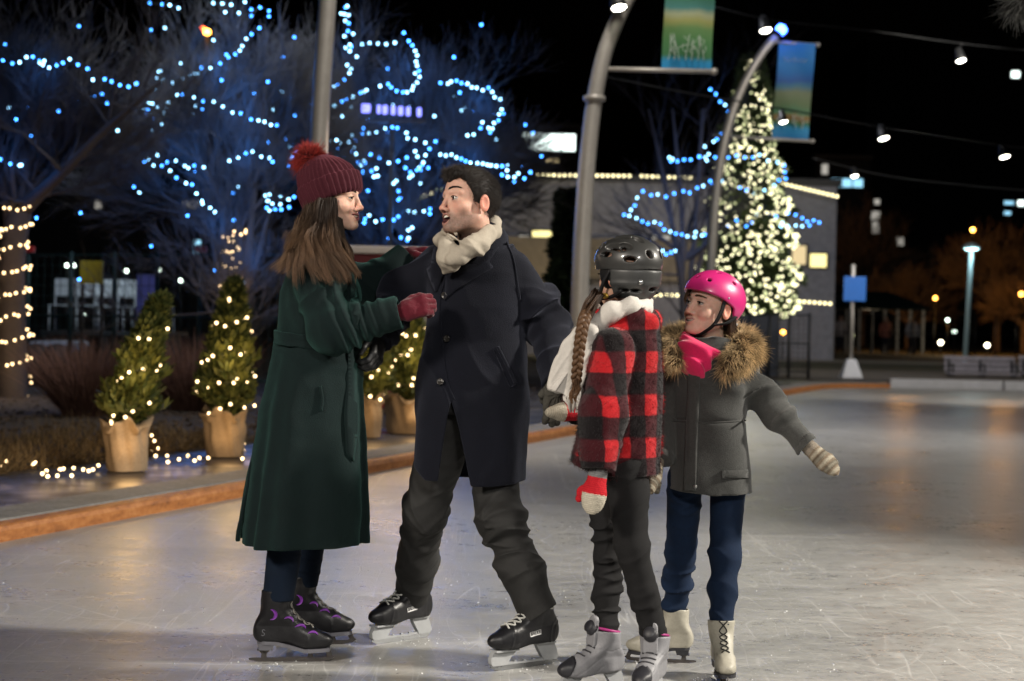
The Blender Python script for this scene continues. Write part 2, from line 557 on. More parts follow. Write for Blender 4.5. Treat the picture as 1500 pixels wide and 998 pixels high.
M['burgundy_knit'] = fabric('burgundy_knit', (.040, .0045, .010), scale=300, bump=.6, dist=.003, sheen=.2, sheencol=(.9, .3, .4))
M['burgundy_glove'] = fabric('burgundy_glove', (.085, .005, .013), scale=260, bump=.8, dist=.003, sheen=.2)
M['grey_knit'] = fabric('grey_knit', (.065, .062, .053), scale=240, bump=.9, dist=.003, var=.5)
M['dark_glove'] = fabric('dark_glove', (.010, .010, .011), scale=300, bump=.5, rough=.5, spec=.5)
M['beige_scarf'] = fabric('beige_scarf', (.36, .32, .26), scale=380, bump=.5, var=.25)
M['white_scarf'] = fabric('white_scarf', (.55, .52, .48), scale=300, bump=.6, var=.2)
M['pink_fleece'] = fabric('pink_fleece', (.62, .015, .10), scale=350, bump=.5, sheen=.3)
M['mitten'] = fabric('mitten', (1, 1, 1), attr=True, scale=240, bump=.9, dist=.003)
M['horn_button'] = plain('horn_button', (.02, .018, .016), .3)
M['pink_shell'] = plain('pink_shell', (.50, .018, .155), .36, spec=.5, coat=.25, var=.05)
M['black_shell'] = plain('black_shell', (.032, .032, .031), .38, coat=.5, var=.1)
M['grey_shell'] = plain('grey_shell', (.035, .036, .036), .42, var=.15)
M['black_strap'] = fabric('black_strap', (.008, .008, .009), scale=500, bump=.3, rough=.6)
M['gold'] = plain('gold', (.45, .28, .05), .4, .6)
M['black_leather'] = plain('black_leather', (.007, .007, .009), .42, bump=.15, scale=160, var=.4)
M['purple'] = plain('purple', (.17, .03, .30), .5)
M['grey_sole'] = plain('grey_sole', (.13, .13, .15), .5)
M['dark_steel'] = plain('dark_steel', (.10, .09, .085), .42, .7)
M['steel'] = plain('steel', (.35, .36, .37), .28, .9)
M['white_lace'] = fabric('white_lace', (.5, .5, .47), scale=900, bump=.4)
M['grey_lace'] = fabric('grey_lace', (.22, .21, .19), scale=900, bump=.4)
M['dark_lace'] = fabric('dark_lace', (.03, .03, .028), scale=900, bump=.4)
M['holder_plastic'] = plain('holder_plastic', (.36, .37, .38), .38, var=.15)
M['label_white'] = plain('label_white', (.6, .6, .6), .5)
M['cream_leather'] = plain('cream_leather', (.36, .34, .28), .5, bump=.12, scale=120, var=.25)
M['pale_boot'] = plain('pale_boot', (.22, .22, .235), .55, bump=.15, scale=160, var=.2)
M['dark_trim'] = plain('dark_trim', (.02, .02, .025), .5)
M['magenta'] = plain('magenta', (.30, .012, .14), .5)
M['black_rubber'] = plain('black_rubber', (.012, .012, .012), .6)

# buffalo plaid (the cloth's own pattern)
def plaid_mat(name):
    t = NT(name); o = t.obj()
    n = t.add('ShaderNodeTexNoise'); n.inputs['Scale'].default_value = 14; n.inputs['Detail'].default_value = 3
    t.t.links.new(o, n.inputs['Vector'])
    w = t.add('ShaderNodeVectorMath', _operation='MULTIPLY_ADD')
    t.t.links.new(n.outputs['Color'], w.inputs[0]); w.inputs[1].default_value = (.02, .02, .02); t.t.links.new(o, w.inputs[2])
    s = t.add('ShaderNodeSeparateXYZ'); t.t.links.new(w.outputs[0], s.inputs[0])
    u = t.math('ADD', s.outputs[0], t.math('MULTIPLY', s.outputs[1], .55))
    def band(x, per, off):
        f = t.math('FRACT', t.math('ADD', t.math('DIVIDE', x, per), off))
        return t.ramp(f, [(0.0, 0.0), (.04, 1.0), (.48, 1.0), (.54, 0.0)])
    a = band(u, .125, .1); b = band(s.outputs[2], .142, .30)
    k = t.math('MULTIPLY', t.math('ADD', a, b), .5)
    c = t.ramp(k, [(0.0, (.006, .004, .005)), (.45, (.040, .005, .008)), (.55, (.045, .005, .008)), (1.0, (.40, .012, .016))])
    f2 = t.noise(260, o, 2)
    f = t.math('ADD', t.math('MULTIPLY', t.math('SUBTRACT', f2, .5), .7), 1.0)
    c = t.mix(1.0, c, t.add('ShaderNodeCombineXYZ', i0=f, i1=f, i2=f).outputs[0], 'MULTIPLY')
    return t.pr(c, .95, Specular__IOR__Level=.15, Sheen__Weight=.15, Normal=t.bump(f2, .7, .003))
M['plaid'] = plaid_mat('plaid_fleece')

# ------------------------------------------------------------------ heads
class Head:
    """head-local frame: x = person's right, y = forwards, z = up, origin between the eyes' level and the ears"""
    def __init__(s, o, fwd, roll=0.0, scale=1.0, mouth='smile', child=False, fem=False, stubble=False, skin=(.42, .24, .17), lid=.0055):
        f = norm(fwd); r = norm(np.cross(f, [0, 0, 1])); u = np.cross(r, f)
        r2 = math.cos(roll) * r + math.sin(roll) * u; u2 = -math.sin(roll) * r + math.cos(roll) * u
        s.o = np.asarray(o, float); s.R = np.stack([r2, f, u2], 1); s.s = scale
        s.mouth = mouth; s.child = child; s.fem = fem; s.st = stubble; s.skin = skin; s.lid = lid
    def loc(s, P): return ((P - s.o) @ s.R / s.s).astype(np.float32)
    def w(s, p): return s.o + (np.asarray(p, float) * s.s) @ s.R.T
    def sd(s, P):
        p = s.loc(P); q = p.copy(); q[:, 0] = np.abs(q[:, 0])
        ch = s.child
        d = sd_ell(p, (0, -.006, .030), (.074, .097, .087))
        d = smin(d, sd_ell(p, (0, .030, -.034), (.058 if not ch else .061, .060, .074)), .02)
        jw = .046 if not s.fem else .041
        d = smin(d, sd_cap(q, (jw + .003, .002, -.058), (jw - .028, .066, -.099), .021, .017), .02)
        d = smin(d, sd_ell(p, (0, .081 if not ch else .076, -.100), (.019, .018, .016)), .018)
        ck = .017 if ch else .022
        d = smin(d, sd_ell(q, (.045, .056, -.030), (ck, ck, .019)), .018)        # cheekbone
        if s.mouth == 'smile': d = smin(d, sd_ell(q, (.037, .070, -.043), (.015, .014, .013)), .012)
        d = smin(d, sd_cap(q, (.008, .087, .021), (.046, .070, .020), .010 if not s.fem else .008, .008), .014)
        d = smin(d, sd_ell(p, (0, .062, -.071), (.033, .0305, .030)), .014)           # muzzle behind the lips
        d = smax(d, -sd_ell(q, (.032, .100, -.002), (.020, .019, .013)), .012)       # eye socket
        nb = .0085
        ny = .108 if not ch else .103
        d = smin(d, sd_cap(p, (0, .088, .012), (0, ny, -.034), nb * .8, nb), .010)
        d = smin(d, sd_ell(p, (0, ny + .0015, -.038), (.0105, .0110, .0095)), .007)
        d = smin(d, sd_ell(q, (.0115, ny - .010, -.043), (.0075, .010, .0075)), .006)
        d = smax(d, -sd_ell(q, (.0062, ny - .003, -.0495), (.0036, .0055, .0045)), .003)
        # eyelids
        lidr = .0140
        e = np.linalg.norm(q - np.array([.031, .0765, -.002], np.float32), axis=1)
        lid = np.maximum(e - lidr, -(e - .0115))
        zz = q[:, 2] + .002
        slit = np.maximum(np.abs(zz - .0002) - s.lid * np.clip(1 - ((q[:, 0] - .031) / .0155) ** 2, 0, 1), .078 - q[:, 1])
        lid = np.maximum(lid, -slit)
        d = smin(d, lid, .004)
        d = np.maximum(d, -np.maximum(slit, e - .0165))
        # mouth
        cy = .0985; zc = -.070
        arc = cy - 9.0 * p[:, 0] ** 2
        op = {'smile': .0036 if s.child else .0050, 'open': .0110, 'part': .0022}[s.mouth]
        wd = {'smile': .0235 if s.child else .0265, 'open': .020, 'part': .0205}[s.mouth]
        cur = {'smile': 12.0, 'open': -2.0, 'part': 7.0}[s.mouth] * p[:, 0] ** 2
        lift = np.clip(1 - (p[:, 0] / wd) ** 2, 0, 1) ** .5
        def lip(z0, r):
            return np.sqrt(np.maximum((p[:, 1] - arc + .003) ** 2 + (p[:, 2] - zc - z0 * lift - cur) ** 2, 0) + np.maximum(np.abs(p[:, 0]) - wd * .86, 0) ** 2) - r * (.45 + .55 * lift)
        up = lip(op + .0034, .0047); dn = lip(-op - .0042 - (.006 if s.mouth == 'open' else 0), .0056)
        s_l = np.minimum(up, dn)
        d = smin(d, s_l, .006)
        drop = .006 if s.mouth == 'open' else 0
        hole = sd_ell(np.stack([p[:, 0], p[:, 1], p[:, 2] - cur], 1), (0, .096, zc - drop / 2), (wd * .82, .024, op + drop / 2))
        d = smax(d, -hole, .003)
        # ears
        ex = .0735
        er = sd_ell(q, (ex + .007, -.010, -.012), (.010, .019, .031))
        er = smax(er, -sd_ell(q, (ex + .019, -.006, -.010), (.011, .011, .020)), .004)
        d = smin(d, er, .006)
        d = d * s.s
        return d
    def col(s, V):
        p = s.loc(V); q = p.copy(); q[:, 0] = np.abs(q[:, 0])
        c = np.tile(np.array(s.skin), (len(V), 1))
        def blend(m, k):
            nonlocal c
            m = np.clip(m, 0, 1)[:, None]; c = c * (1 - m) + np.array(k) * m
        sk = np.array(s.skin)
        n1 = vnoise(V * 60) * .5 + vnoise(V * 140) * .5
        # flush on cheeks, nose, ears
        g = np.exp(-((q[:, 0] - .042) ** 2 / .018 ** 2 + (p[:, 2] + .035) ** 2 / .02 ** 2)) * (p[:, 1] > .03)
        blend(g * .40, sk * np.array([1.10, .78, .76]))
        g = np.exp(-((p[:, 0]) ** 2 / .014 ** 2 + (p[:, 2] + .040) ** 2 / .014 ** 2)) * (p[:, 1] > .085)
        blend(g * .6, sk * np.array([1.1, .72, .68]))
        blend((np.abs(p[:, 0]) > .071) * (p[:, 2] < .03) * (p[:, 1] < .02) * .6, sk * np.array([1.15, .66, .6]))
        if s.st:
            m = np.clip((-.040 - p[:, 2]) / .018, 0, 1) * np.clip((p[:, 1] + .0) / .03, 0, 1)
            m = np.maximum(m, np.clip((-.088 - p[:, 2]) / .01, 0, 1) * (p[:, 2] > -.15))
            hollow = np.exp(-((q[:, 0] - .036) ** 2 / .014 ** 2 + (p[:, 2] + .045) ** 2 / .018 ** 2)); m = m * (1 - .75 * hollow)
            blend(m * (.76 + .14 * vnoise(V * 330)), (.115, .075, .06))
        cur = {'smile': 12.0, 'open': -2.0, 'part': 7.0}[s.mouth] * p[:, 0] ** 2
        wd = {'smile': .0235 if s.child else .0265, 'open': .020, 'part': .0205}[s.mouth]
        op = {'smile': .0036 if s.child else .0050, 'open': .0110, 'part': .0022}[s.mouth]
        dr = .006 if s.mouth == 'open' else 0
        zz = p[:, 2] + .070 - cur
        lf = np.clip(1 - (p[:, 0] / wd) ** 2, 0, 1) ** .5
        m = (np.abs(p[:, 0]) < wd) * (p[:, 1] > .076) * (zz < (op + .0076) * lf) * (zz > -(op + .0090 + dr) * lf)
        blend(m * (.95 if s.fem else .7), (.33, .105, .10) if s.fem else ((.34, .16, .13) if s.st else (.44, .22, .19)))
        hole = (np.abs(p[:, 0]) < wd) * (zz < op * lf) * (zz > -(op + dr) * lf) * (p[:, 1] < .0965 - 9 * p[:, 0] ** 2) * (p[:, 1] > .05)
        blend(hole * 1.0, (.06, .012, .012))
        m = np.exp(-((q[:, 0] - .031) ** 2 / .018 ** 2 + (p[:, 2] + .014) ** 2 / .007 ** 2)) * (p[:, 1] > .05)
        blend(m * .28, sk * np.array([.72, .55, .6]))
        m = (np.abs(q[:, 0] - .0062) < .0048) * (np.abs(p[:, 2] + .0485) < .0045) * (p[:, 1] > .085)
        blend(m * (.45 if s.child else .65), (.10, .04, .032))
        return c
    def extras(s, parent, iris=(.05, .025, .012), brow=(.02, .013, .01), browh=.006, gaze=(0, 1, 0), teeth=True, browz=.022):
        gz = norm(gaze)
        for sx in (-1, 1):
            c = np.array([sx * .031, .0765, -.002])
            mb = MB(); k = 28
            # sphere in head space, coloured about the gaze direction
            th = np.linspace(0, PI, 18); ref = norm(np.cross(gz, [0, 0, 1])); r2 = np.cross(gz, ref)
            ph = np.arange(k) * 2 * PI / k
            V = (np.cos(th)[:, None, None] * gz + np.sin(th)[:, None, None] * (np.cos(ph)[None, :, None] * ref + np.sin(ph)[None, :, None] * r2)).reshape(-1, 3)
            ang = np.repeat(th, k)
            cc = np.where((ang < .20)[:, None], (.004, .004, .004), np.where((ang < .50)[:, None], iris, (.45, .41, .38)))
            i, j = np.meshgrid(np.arange(17), np.arange(k), indexing='ij')
            a = i * k + j; b = i * k + (j + 1) % k
            mesh_np('eye', s.w(c + V * .0123), [np.stack([a, a + k, b + k, b], -1).reshape(-1, 4)], M['eye'], parent, True, cc)
        for sx in (-1, 1):
            mb = MB()
            for sg, rr in ((1, .00125), (-1, .0006)):
                x = np.linspace(-.0125, .0135, 22); z = sg * s.lid * (1 - (x / .0155) ** 2)
                y = np.sqrt(np.maximum(.0143 ** 2 - x * x - z * z, 1e-6))
                P = np.stack([sx * (.031 + x), .0765 + y, -.002 + z], 1)
                mb.tube(s.w(P), rr * s.s * (.6 + .4 * np.sin(np.linspace(0, PI, 22))), 5)
            n = 46; x = np.linspace(-.010, .0145, n); z = s.lid * (1 - (x / .0155) ** 2); y = np.sqrt(np.maximum(.0143 ** 2 - x * x - z * z, 1e-6))
            A = np.stack([sx * (.031 + x), .0765 + y, -.002 + z], 1); L = (.0055 if (s.fem or s.child) else .0035) * (.6 + .5 * np.linspace(0, 1, n))
            B = A + np.stack([sx * x * .30, .0 * x + L * .9, L * .45], 1)
            V, Q = segs_mesh(s.w(A), s.w(B), np.full(n, .0005), np.full(n, .0001), 3); mb.add(V, [Q])
            mb.build('eyelash', M['black_strap'], parent, True)
        for sx in (-1, 1):
            n = 170; rg = np.random.default_rng(3)
            t = rg.random(n)
            x = .012 + .036 * t; z = browz + browh * np.sin(t * 2.2) - .003 * t + rg.normal(0, .0016, n) * (1 - .5 * t)
            y0 = np.full(n, .125)
            root = np.stack([sx * x, y0, z], 1)
            # drop onto the skin
            for _ in range(40):
                dd = s.sd(s.w(root).astype(np.float32)) / s.s
                root[:, 1] -= np.maximum(dd, 0) * .8
            d = np.stack([sx * (.6 + .4 * t), -.35 * t + .05, .55 - .8 * t], 1); d /= np.linalg.norm(d, axis=1)[:, None]
            V, Q, cl = strands(root, lambda tt: root + d * .010 * tt + np.array([0, .0012, 0]), n, 2, np.full(n, .0008), lambda tt, N: np.tile(np.array(brow), (N, 1)))
            mesh_np('eyebrow', s.w(V), [Q], M['hair'], parent, True, cl)
        if teeth:
            mb = MB()
            z = -.0668 if s.mouth == 'smile' else -.0625
            n = 8
            for i in range(-3, 3):
                x = (i + .5) * .0056
                mb.box((x, .0912 - 9 * x * x, z + 13 * x * x * (s.mouth == 'smile')), (.0054, .004, .0075), bev=.0012)
            mb.V = [s.w(v) for v in mb.V]
            mb.build('teeth', M['teeth'], parent, True)

# ------------------------------------------------------------------ hands
def hand_field(wrist, fdir, ndir, scale=1.0, curl=(.5, .6, .5), side=1, spread=.04, thick=1.0, tpose=None):
    """gloved hand with five separate fingers. fdir: wrist -> knuckles, ndir: out of the back of the hand,
    side=+1: thumb on +cross(f, n)"""
    f = norm(fdir); n = norm(np.asarray(ndir) - np.dot(ndir, f) * f); l = np.cross(f, n) * side
    R = np.stack([l, f, n], 1)
    W = lambda p: np.asarray(wrist) + (np.asarray(p, float) * scale) @ R.T
    chains = []
    for i, (x, L, y) in enumerate([(.030, .072, .088), (.010, .080, .092), (-.011, .075, .089), (-.030, .058, .081)]):
        p = np.array([x, y, 0.0]); pts = [np.array([x * .8, .045, -.002]), p]; a = 0
        for s_, c in zip((.44, .31, .25), curl):
            a += c
            p = p + L * s_ * np.array([x * spread * 8, math.cos(a), -math.sin(a)]); pts.append(p)
        chains.append(([W(q) for q in pts], [.011 * scale * thick, .0118 * scale * thick, .0108 * scale * thick, .0098 * scale * thick, .0085 * scale * thick]))
    tp = tpose if tpose is not None else [(.026, .018, -.006), (.046, .046, -.018), (.050, .074, -.030), (.046, .094, -.040)]
    chains.append(([W(q) for q in tp], [.016 * scale, .0135 * scale, .012 * scale, .0100 * scale]))
    def fld(P):
        d = sd_box(P, W((0, .052, 0)), np.array([.040, .046, .015]) * scale, R, .013 * scale)
        d = smin(d, sd_cap(P, W((0, -.03, 0)), W((0, .03, 0)), .030 * scale, .030 * scale), .02)
        fd = None
        for pts, rs in chains:
            e = sd_chain(P, pts, rs, .004)
            d2 = smin(d, e, .010) if fd is None else None
            fd = e if fd is None else np.minimum(fd, e)
        return smin(d, fd, .008)
    allp = np.concatenate([np.array(c[0]) for c in chains] + [np.array([W((0, -.04, 0))])])
    return fld, (allp.min(0) - .03, allp.max(0) + .03)

def ribs(P, axis_pt, axis, freq, amp):
    a = norm(axis); q = P - np.asarray(axis_pt)
    r = norm(np.cross(a, [0.3, .2, .9])); u = np.cross(a, r)
    th = np.arctan2(q @ r, q @ u)
    return amp * np.cos(th * freq)

def wr(P, dirv, freq, amp, warp=.5, ns=7.0, sharp=2.0, seed=0.0):
    """bunched cloth creases running across dirv: irregular ridges, stretched sideways"""
    d = norm(dirv).astype(np.float32)
    t = P @ d
    w = vnoise(P * ns * .8 + seed + 17.3)
    q = P * (ns * .55) + d * ((t * (freq * .85 - ns * .55) + w * warp * 1.1))[:, None] + seed * 3.1
    v = vnoise(q) + .45 * vnoise(q * 2.1 + 9.7)
    r = np.clip(1 - np.abs(v) * 1.9, 0, 1) ** 1.5
    m = np.clip(.55 + .9 * vnoise(P * ns * .5 + 31.7 + seed), 0, 1.3)
    return -amp * (r * 1.5 - .45) * m

# ------------------------------------------------------------------ skates
class Foot:
    """local frame: x towards the toe, y to the left, z up, origin on the ice under the middle of the blade"""
    def __init__(s, o, heading, tilt=0.0, pitch=0.0, scale=1.0):
        h = norm([heading[0], heading[1], 0]); l = np.cross([0, 0, 1], h); u = np.array([0, 0, 1.0])
        if pitch: h, u = math.cos(pitch) * h + math.sin(pitch) * u, -math.sin(pitch) * h + math.cos(pitch) * u
        if tilt: l, u = math.cos(tilt) * l + math.sin(tilt) * u, -math.sin(tilt) * l + math.cos(tilt) * u
        s.o = np.asarray(o, float); s.R = np.stack([h, l, u], 1); s.s = scale
    def w(s, p): return s.o + (np.asarray(p, float) * s.s) @ s.R.T
    def loc(s, P): return (((P - s.o) @ s.R) / s.s).astype(np.float32)

def boot_sd(p, z0, zs, top, lean=.02, bulk=1.0, toe=.145, w=.040):
    """p in foot space; z0 ball-of-foot sole height, zs heel height"""
    q = p
    # sole line from heel to toe
    zx = np.interp(q[:, 0], [-.13, -.05, .05, .15], [zs, zs - .003, z0, z0 + .002])
    foot = sd_cap(q, (-.085, 0, zs + .040), (-.02, 0, zs + .050), .042 * bulk, .046 * bulk)
    foot = smin(foot, sd_cap(q, (-.02, 0, zs + .050), (.055, 0, z0 + .046), .046 * bulk, .042 * bulk), .03)
    foot = smin(foot, sd_ell(q, (.075, .002, z0 + .030), (toe - .068, w + .004, .036)), .03)
    shaft = sd_cap(q, (-.062, 0, zs + .07), (-.072 + lean, 0, top + .05), .052 * bulk, .058 * bulk)
    shaft = smin(shaft, sd_ell(q, (-.082, 0, zs + .035), (.045, .036, .05)), .02)
    d = smin(foot, shaft, .045)
    wy = np.interp(q[:, 0], [-.13, -.05, .06, .12, .15], [.030, .031, .042, .034, .02])
    d = smax(d, zx - q[:, 2], .006)
    d = smax(d, np.abs(q[:, 1]) - wy * 1.12 - np.clip(q[:, 2] - zs - .06, 0, .1) * .35, .012)
    d = np.maximum(d, q[:, 2] - top - .08 * (q[:, 0] + .07))
    # open top
    d = np.maximum(d, -sd_cap(q, (-.066, 0, top - .03), (-.072 + lean, 0, top + .08), .042, .053))
    return d

def build_boot(ft, mat, parent, z0, zs, top, name='boot', disp=None, **kw):
    f = lambda P: (boot_sd(ft.loc(P), z0, zs, top, **kw) + (disp(ft.loc(P)) if disp else 0)) * ft.s
    cs = [ft.w((x, y, z)) for x in (-.15, .17) for y in (-.07, .07) for z in (z0 - .02, top + .05)]
    lo, hi = np.min(cs, 0), np.max(cs, 0)
    o = sdf_obj(name, f, lo, hi, .0032, mat, parent)
    return o, f

def top_line(f, ft, xs, z_hi=.4, y=0.0):
    """points on the boot's front ridge, marching backwards/down"""
    out = []
    for x, z in xs:
        p = np.array([x, y, z]); d = norm([-.75, 0, -.65])
        for _ in range(80):
            v = f(ft.w(p)[None].astype(np.float32))[0] / ft.s
            if v < .001: break
            p = p + d * max(v, .0008) * .8
        out.append(p)
    return np.array(out)

def laces(f, ft, parent, mat, eye, w=.017, r=.0022, bow=True, lift=.003, seed=0):
    """criss-cross laces up the tongue; eye = [(x,z)] start points in front of the boot"""
    mb = MB(); L = []
    for sgn in (1, -1):
        pts = []
        for i, e in enumerate(eye):
            y = w * (1 if (i % 2 == 0) else -1) * sgn
            pts.append(top_line(f, ft, [e], y=y)[0] + np.array([lift * .7, 0, lift * .7]))
        P = smooth_poly(np.array(pts), len(pts) * 4)
        # settle on the leather
        W = ft.w(P)
        g = grad(f, W); dd = f(W.astype(np.float32))
        W = W - g * np.minimum(dd - r * .8, .02)[:, None]
        mb.tube(W, r, 5)
    top = top_line(f, ft, [eye[-1]])[0]
    if bow:
        rg = np.random.default_rng(seed)
        for sg in (1, -1):
            a = top + np.array([.006, 0, .002])
            loop = [a, a + (.020, sg * .018, .016), a + (.035, sg * .034, .004), a + (.034, sg * .030, -.022), a + (.020, sg * .014, -.012), a]
            mb.tube(ft.w(smooth_poly(loop, 22)), r, 5)
            tail = [a, a + (.022, sg * .010, -.015), a + (.030, sg * .020, -.050), a + (.034, sg * .022, -.070)]
            mb.tube(ft.w(smooth_poly(tail, 14)), r, 5)
        mb.box(ft.w(top + (.006, 0, .002)), (.011, .011, .009), ft.R, bev=.003)
    return mb.build('lace', mat, parent, True)

def foot_patch(name, f, ft, outline_xz, side, mat, parent, lift=.0012):
    """flat mark on the side of the boot (outline in foot x,z), projected onto the leather from the side"""
    o = smooth_poly(list(outline_xz) + [outline_xz[0]], len(outline_xz) * 3 + 1)[:-1]
    r = delaunay_2d_cdt([Vector(p) for p in o], [(i, (i + 1) % len(o)) for i in range(len(o))], [list(range(len(o)))], 1, 1e-6)
    v = np.array([q[:] for q in r[0]]); tr = np.array([list(q) for q in r[2] if len(q) == 3])
    if not len(tr): return
    P = np.stack([v[:, 0], np.full(len(v), side * .12), v[:, 1]], 1)
    for _ in range(90):
        d = f(ft.w(P).astype(np.float32)) / ft.s
        P[:, 1] -= side * np.maximum(d, 0) * .7
    W = ft.w(P); N = grad(f, W); n = len(W)
    b = np.arange(len(o)); b2 = (b + 1) % len(o)
    mesh_np(name, np.concatenate([W + N * lift, W - N * .003]), [tr, np.stack([b, b2, b2 + n, b + n], 1)], mat, parent, True)

def crescent(cx, cz, R, a0, a1, th, n=7):
    """tapered swoosh outline"""
    t = np.linspace(0, 1, n); a = a0 + (a1 - a0) * t
    w = th * np.sin(PI * np.clip(t, .03, .97)) ** .8
    outer = np.stack([cx + (R + w / 2) * np.cos(a), cz + (R + w / 2) * np.sin(a)], 1)
    inner = np.stack([cx + (R - w / 2) * np.cos(a), cz + (R - w / 2) * np.sin(a)], 1)[::-1]
    return np.concatenate([outer, inner])

def figure_blade(ft, parent, mat, z0, zs, xs=(-.15, .155), L=1.0):
    th = .0021
    mb = MB()
    x0, x1 = xs
    run = [(x0, .006), (x0 + .03, .0005), (0, 0), (x1 - .05, .0005), (x1 - .012, .006), (x1 + .002, .018), (x1 - .004, .022), (x1 - .02, .021), (x1 - .03, .016), (x0 + .01, .014), (x0 - .002, .012)]
    mb.prism(run, -th, th, ft.w)
    # toe stanchion: curved strut from the tip back up to the sole, ball strut, heel strut
    mb.prism([(x1 - .022, .018), (x1 - .004, .020), (x1 - .012, .040), (x1 - .028, z0 + .002), (x1 - .052, z0 + .002), (x1 - .030, .034)], -th, th, ft.w)
    mb.prism([(x1 - .095, .012), (x1 - .072, .012), (x1 - .078, .030), (x1 - .058, z0 + .002), (x1 - .105, z0 + .002), (x1 - .094, .030)], -th, th, ft.w)
    mb.prism([(x0 + .042, .012), (x0 + .064, .012), (x0 + .062, .028), (x0 + .080, zs - .030 + .002), (x0 + .030, zs - .030 + .002), (x0 + .044, .028)], -th, th, ft.w)
    # mounting plates
    mb.box(ft.w(((x1 - .065), 0, z0 - .002)), (.085 * ft.s, .045 * ft.s, .004), ft.R)
    mb.box(ft.w(((x0 + .056), 0, zs - .030)), (.055 * ft.s, .038 * ft.s, .004), ft.R)
    return mb.build('blade', mat, parent)

def figure_sole(ft, parent, mat, z0, zs, toe=.145, heel=True, hh=.028):
    n = 40
    xs_ = np.linspace(-.122, toe - .004, n)
    wy = np.interp(xs_, [-.122, -.115, -.10, -.05, 0, .06, .11, .135, toe], [.004, .018, .031, .031, .030, .042, .036, .022, .004])
    zx = np.interp(xs_, [-.13, -.05, .05, .15], [zs, zs - .003, z0, z0 + .002])
    V = []; 
    for dz in (.004, -.009):
        for s_ in (1, -1):
            V.append(np.stack([xs_, s_ * wy * 1.05, zx + dz], 1))
    V = np.concatenate(V); i = np.arange(n - 1)
    tl, tr, bl, br = 0, n, 2 * n, 3 * n
    F = [np.stack([tl + i, tr + i, tr + i + 1, tl + i + 1], 1), np.stack([bl + i, bl + i + 1, br + i + 1, br + i], 1),
         np.stack([tl + i, tl + i + 1, bl + i + 1, bl + i], 1), np.stack([tr + i, br + i, br + i + 1, tr + i + 1], 1),
         np.array([[tl, bl, br, tr]]), np.array([[tl + n - 1, tr + n - 1, br + n - 1, bl + n - 1]])]
    mb = MB(); mb.add(ft.w(V), F)
    if heel:
        o = [(-.120, zs - .007), (-.060, zs - .009), (-.068, zs - .030), (-.114, zs - .030)]
        mb.prism(o, -.028, .028, ft.w)
    return mb.build('sole', mat, parent, False)

def hockey_holder(ft, parent, matp, mats):
    mb = MB(); th = .010
    tower_f = [(.138, .068), (.150, .045), (.147, .026), (.140, .019), (.080, .019), (.074, .030), (.066, .042), (.052, .056), (.040, .068)]
    tower_r = [(-.044, .082), (-.054, .060), (-.066, .042), (-.074, .030), (-.078, .019), (-.134, .019), (-.142, .028), (-.134, .055), (-.122, .082)]
    mb.prism(tower_f, -th, th, ft.w); mb.prism(tower_r, -th, th, ft.w)
    mb.prism([(.082, .0185), (.082, .029), (.03, .025), (-.03, .025), (-.080, .029), (-.080, .0185)], -.0065, .0065, ft.w)
    for x in (-.045, -.005, .035):
        mb.prism([(x, .022), (x + .010, .022), (x + .012, .031), (x + .004, .031)], -.005, .005, ft.w)
    mb.box(ft.w((.088, 0, .070)), (.100 * ft.s, .050 * ft.s, .008), ft.R, bev=.003); mb.box(ft.w((-.083, 0, .083)), (.080 * ft.s, .046 * ft.s, .008), ft.R, bev=.003)
    h = mb.build('blade_holder', matp, parent)
    MB().prism([(-.142, .012), (-.12, .002), (-.03, 0), (.03, 0), (.12, .002), (.144, .012), (.146, .019), (-.142, .019)], -.0018, .0018, ft.w).build('blade', mats, parent)

def loft_from(rows, d, fold=None, power=2.2):
    """rows (py, xL, xR, depth_half[, d]) as seen in the photo"""
    s = []
    for r in rows:
        py, xl, xr, ry = r[:4]; dd = r[4] if len(r) > 4 else d
        a, b = J(xl, py, dd), J(xr, py, dd)
        c = (a + b) / 2
        s.append((c[2], c[0], c[1], (b[0] - a[0]) / 2, ry))
    return Loft(s, fold, power)

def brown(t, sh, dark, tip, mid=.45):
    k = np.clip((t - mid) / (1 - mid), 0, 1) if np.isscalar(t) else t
    return (np.array(dark) * (1 - k) + np.array(tip) * k) * (.55 + .9 * sh)

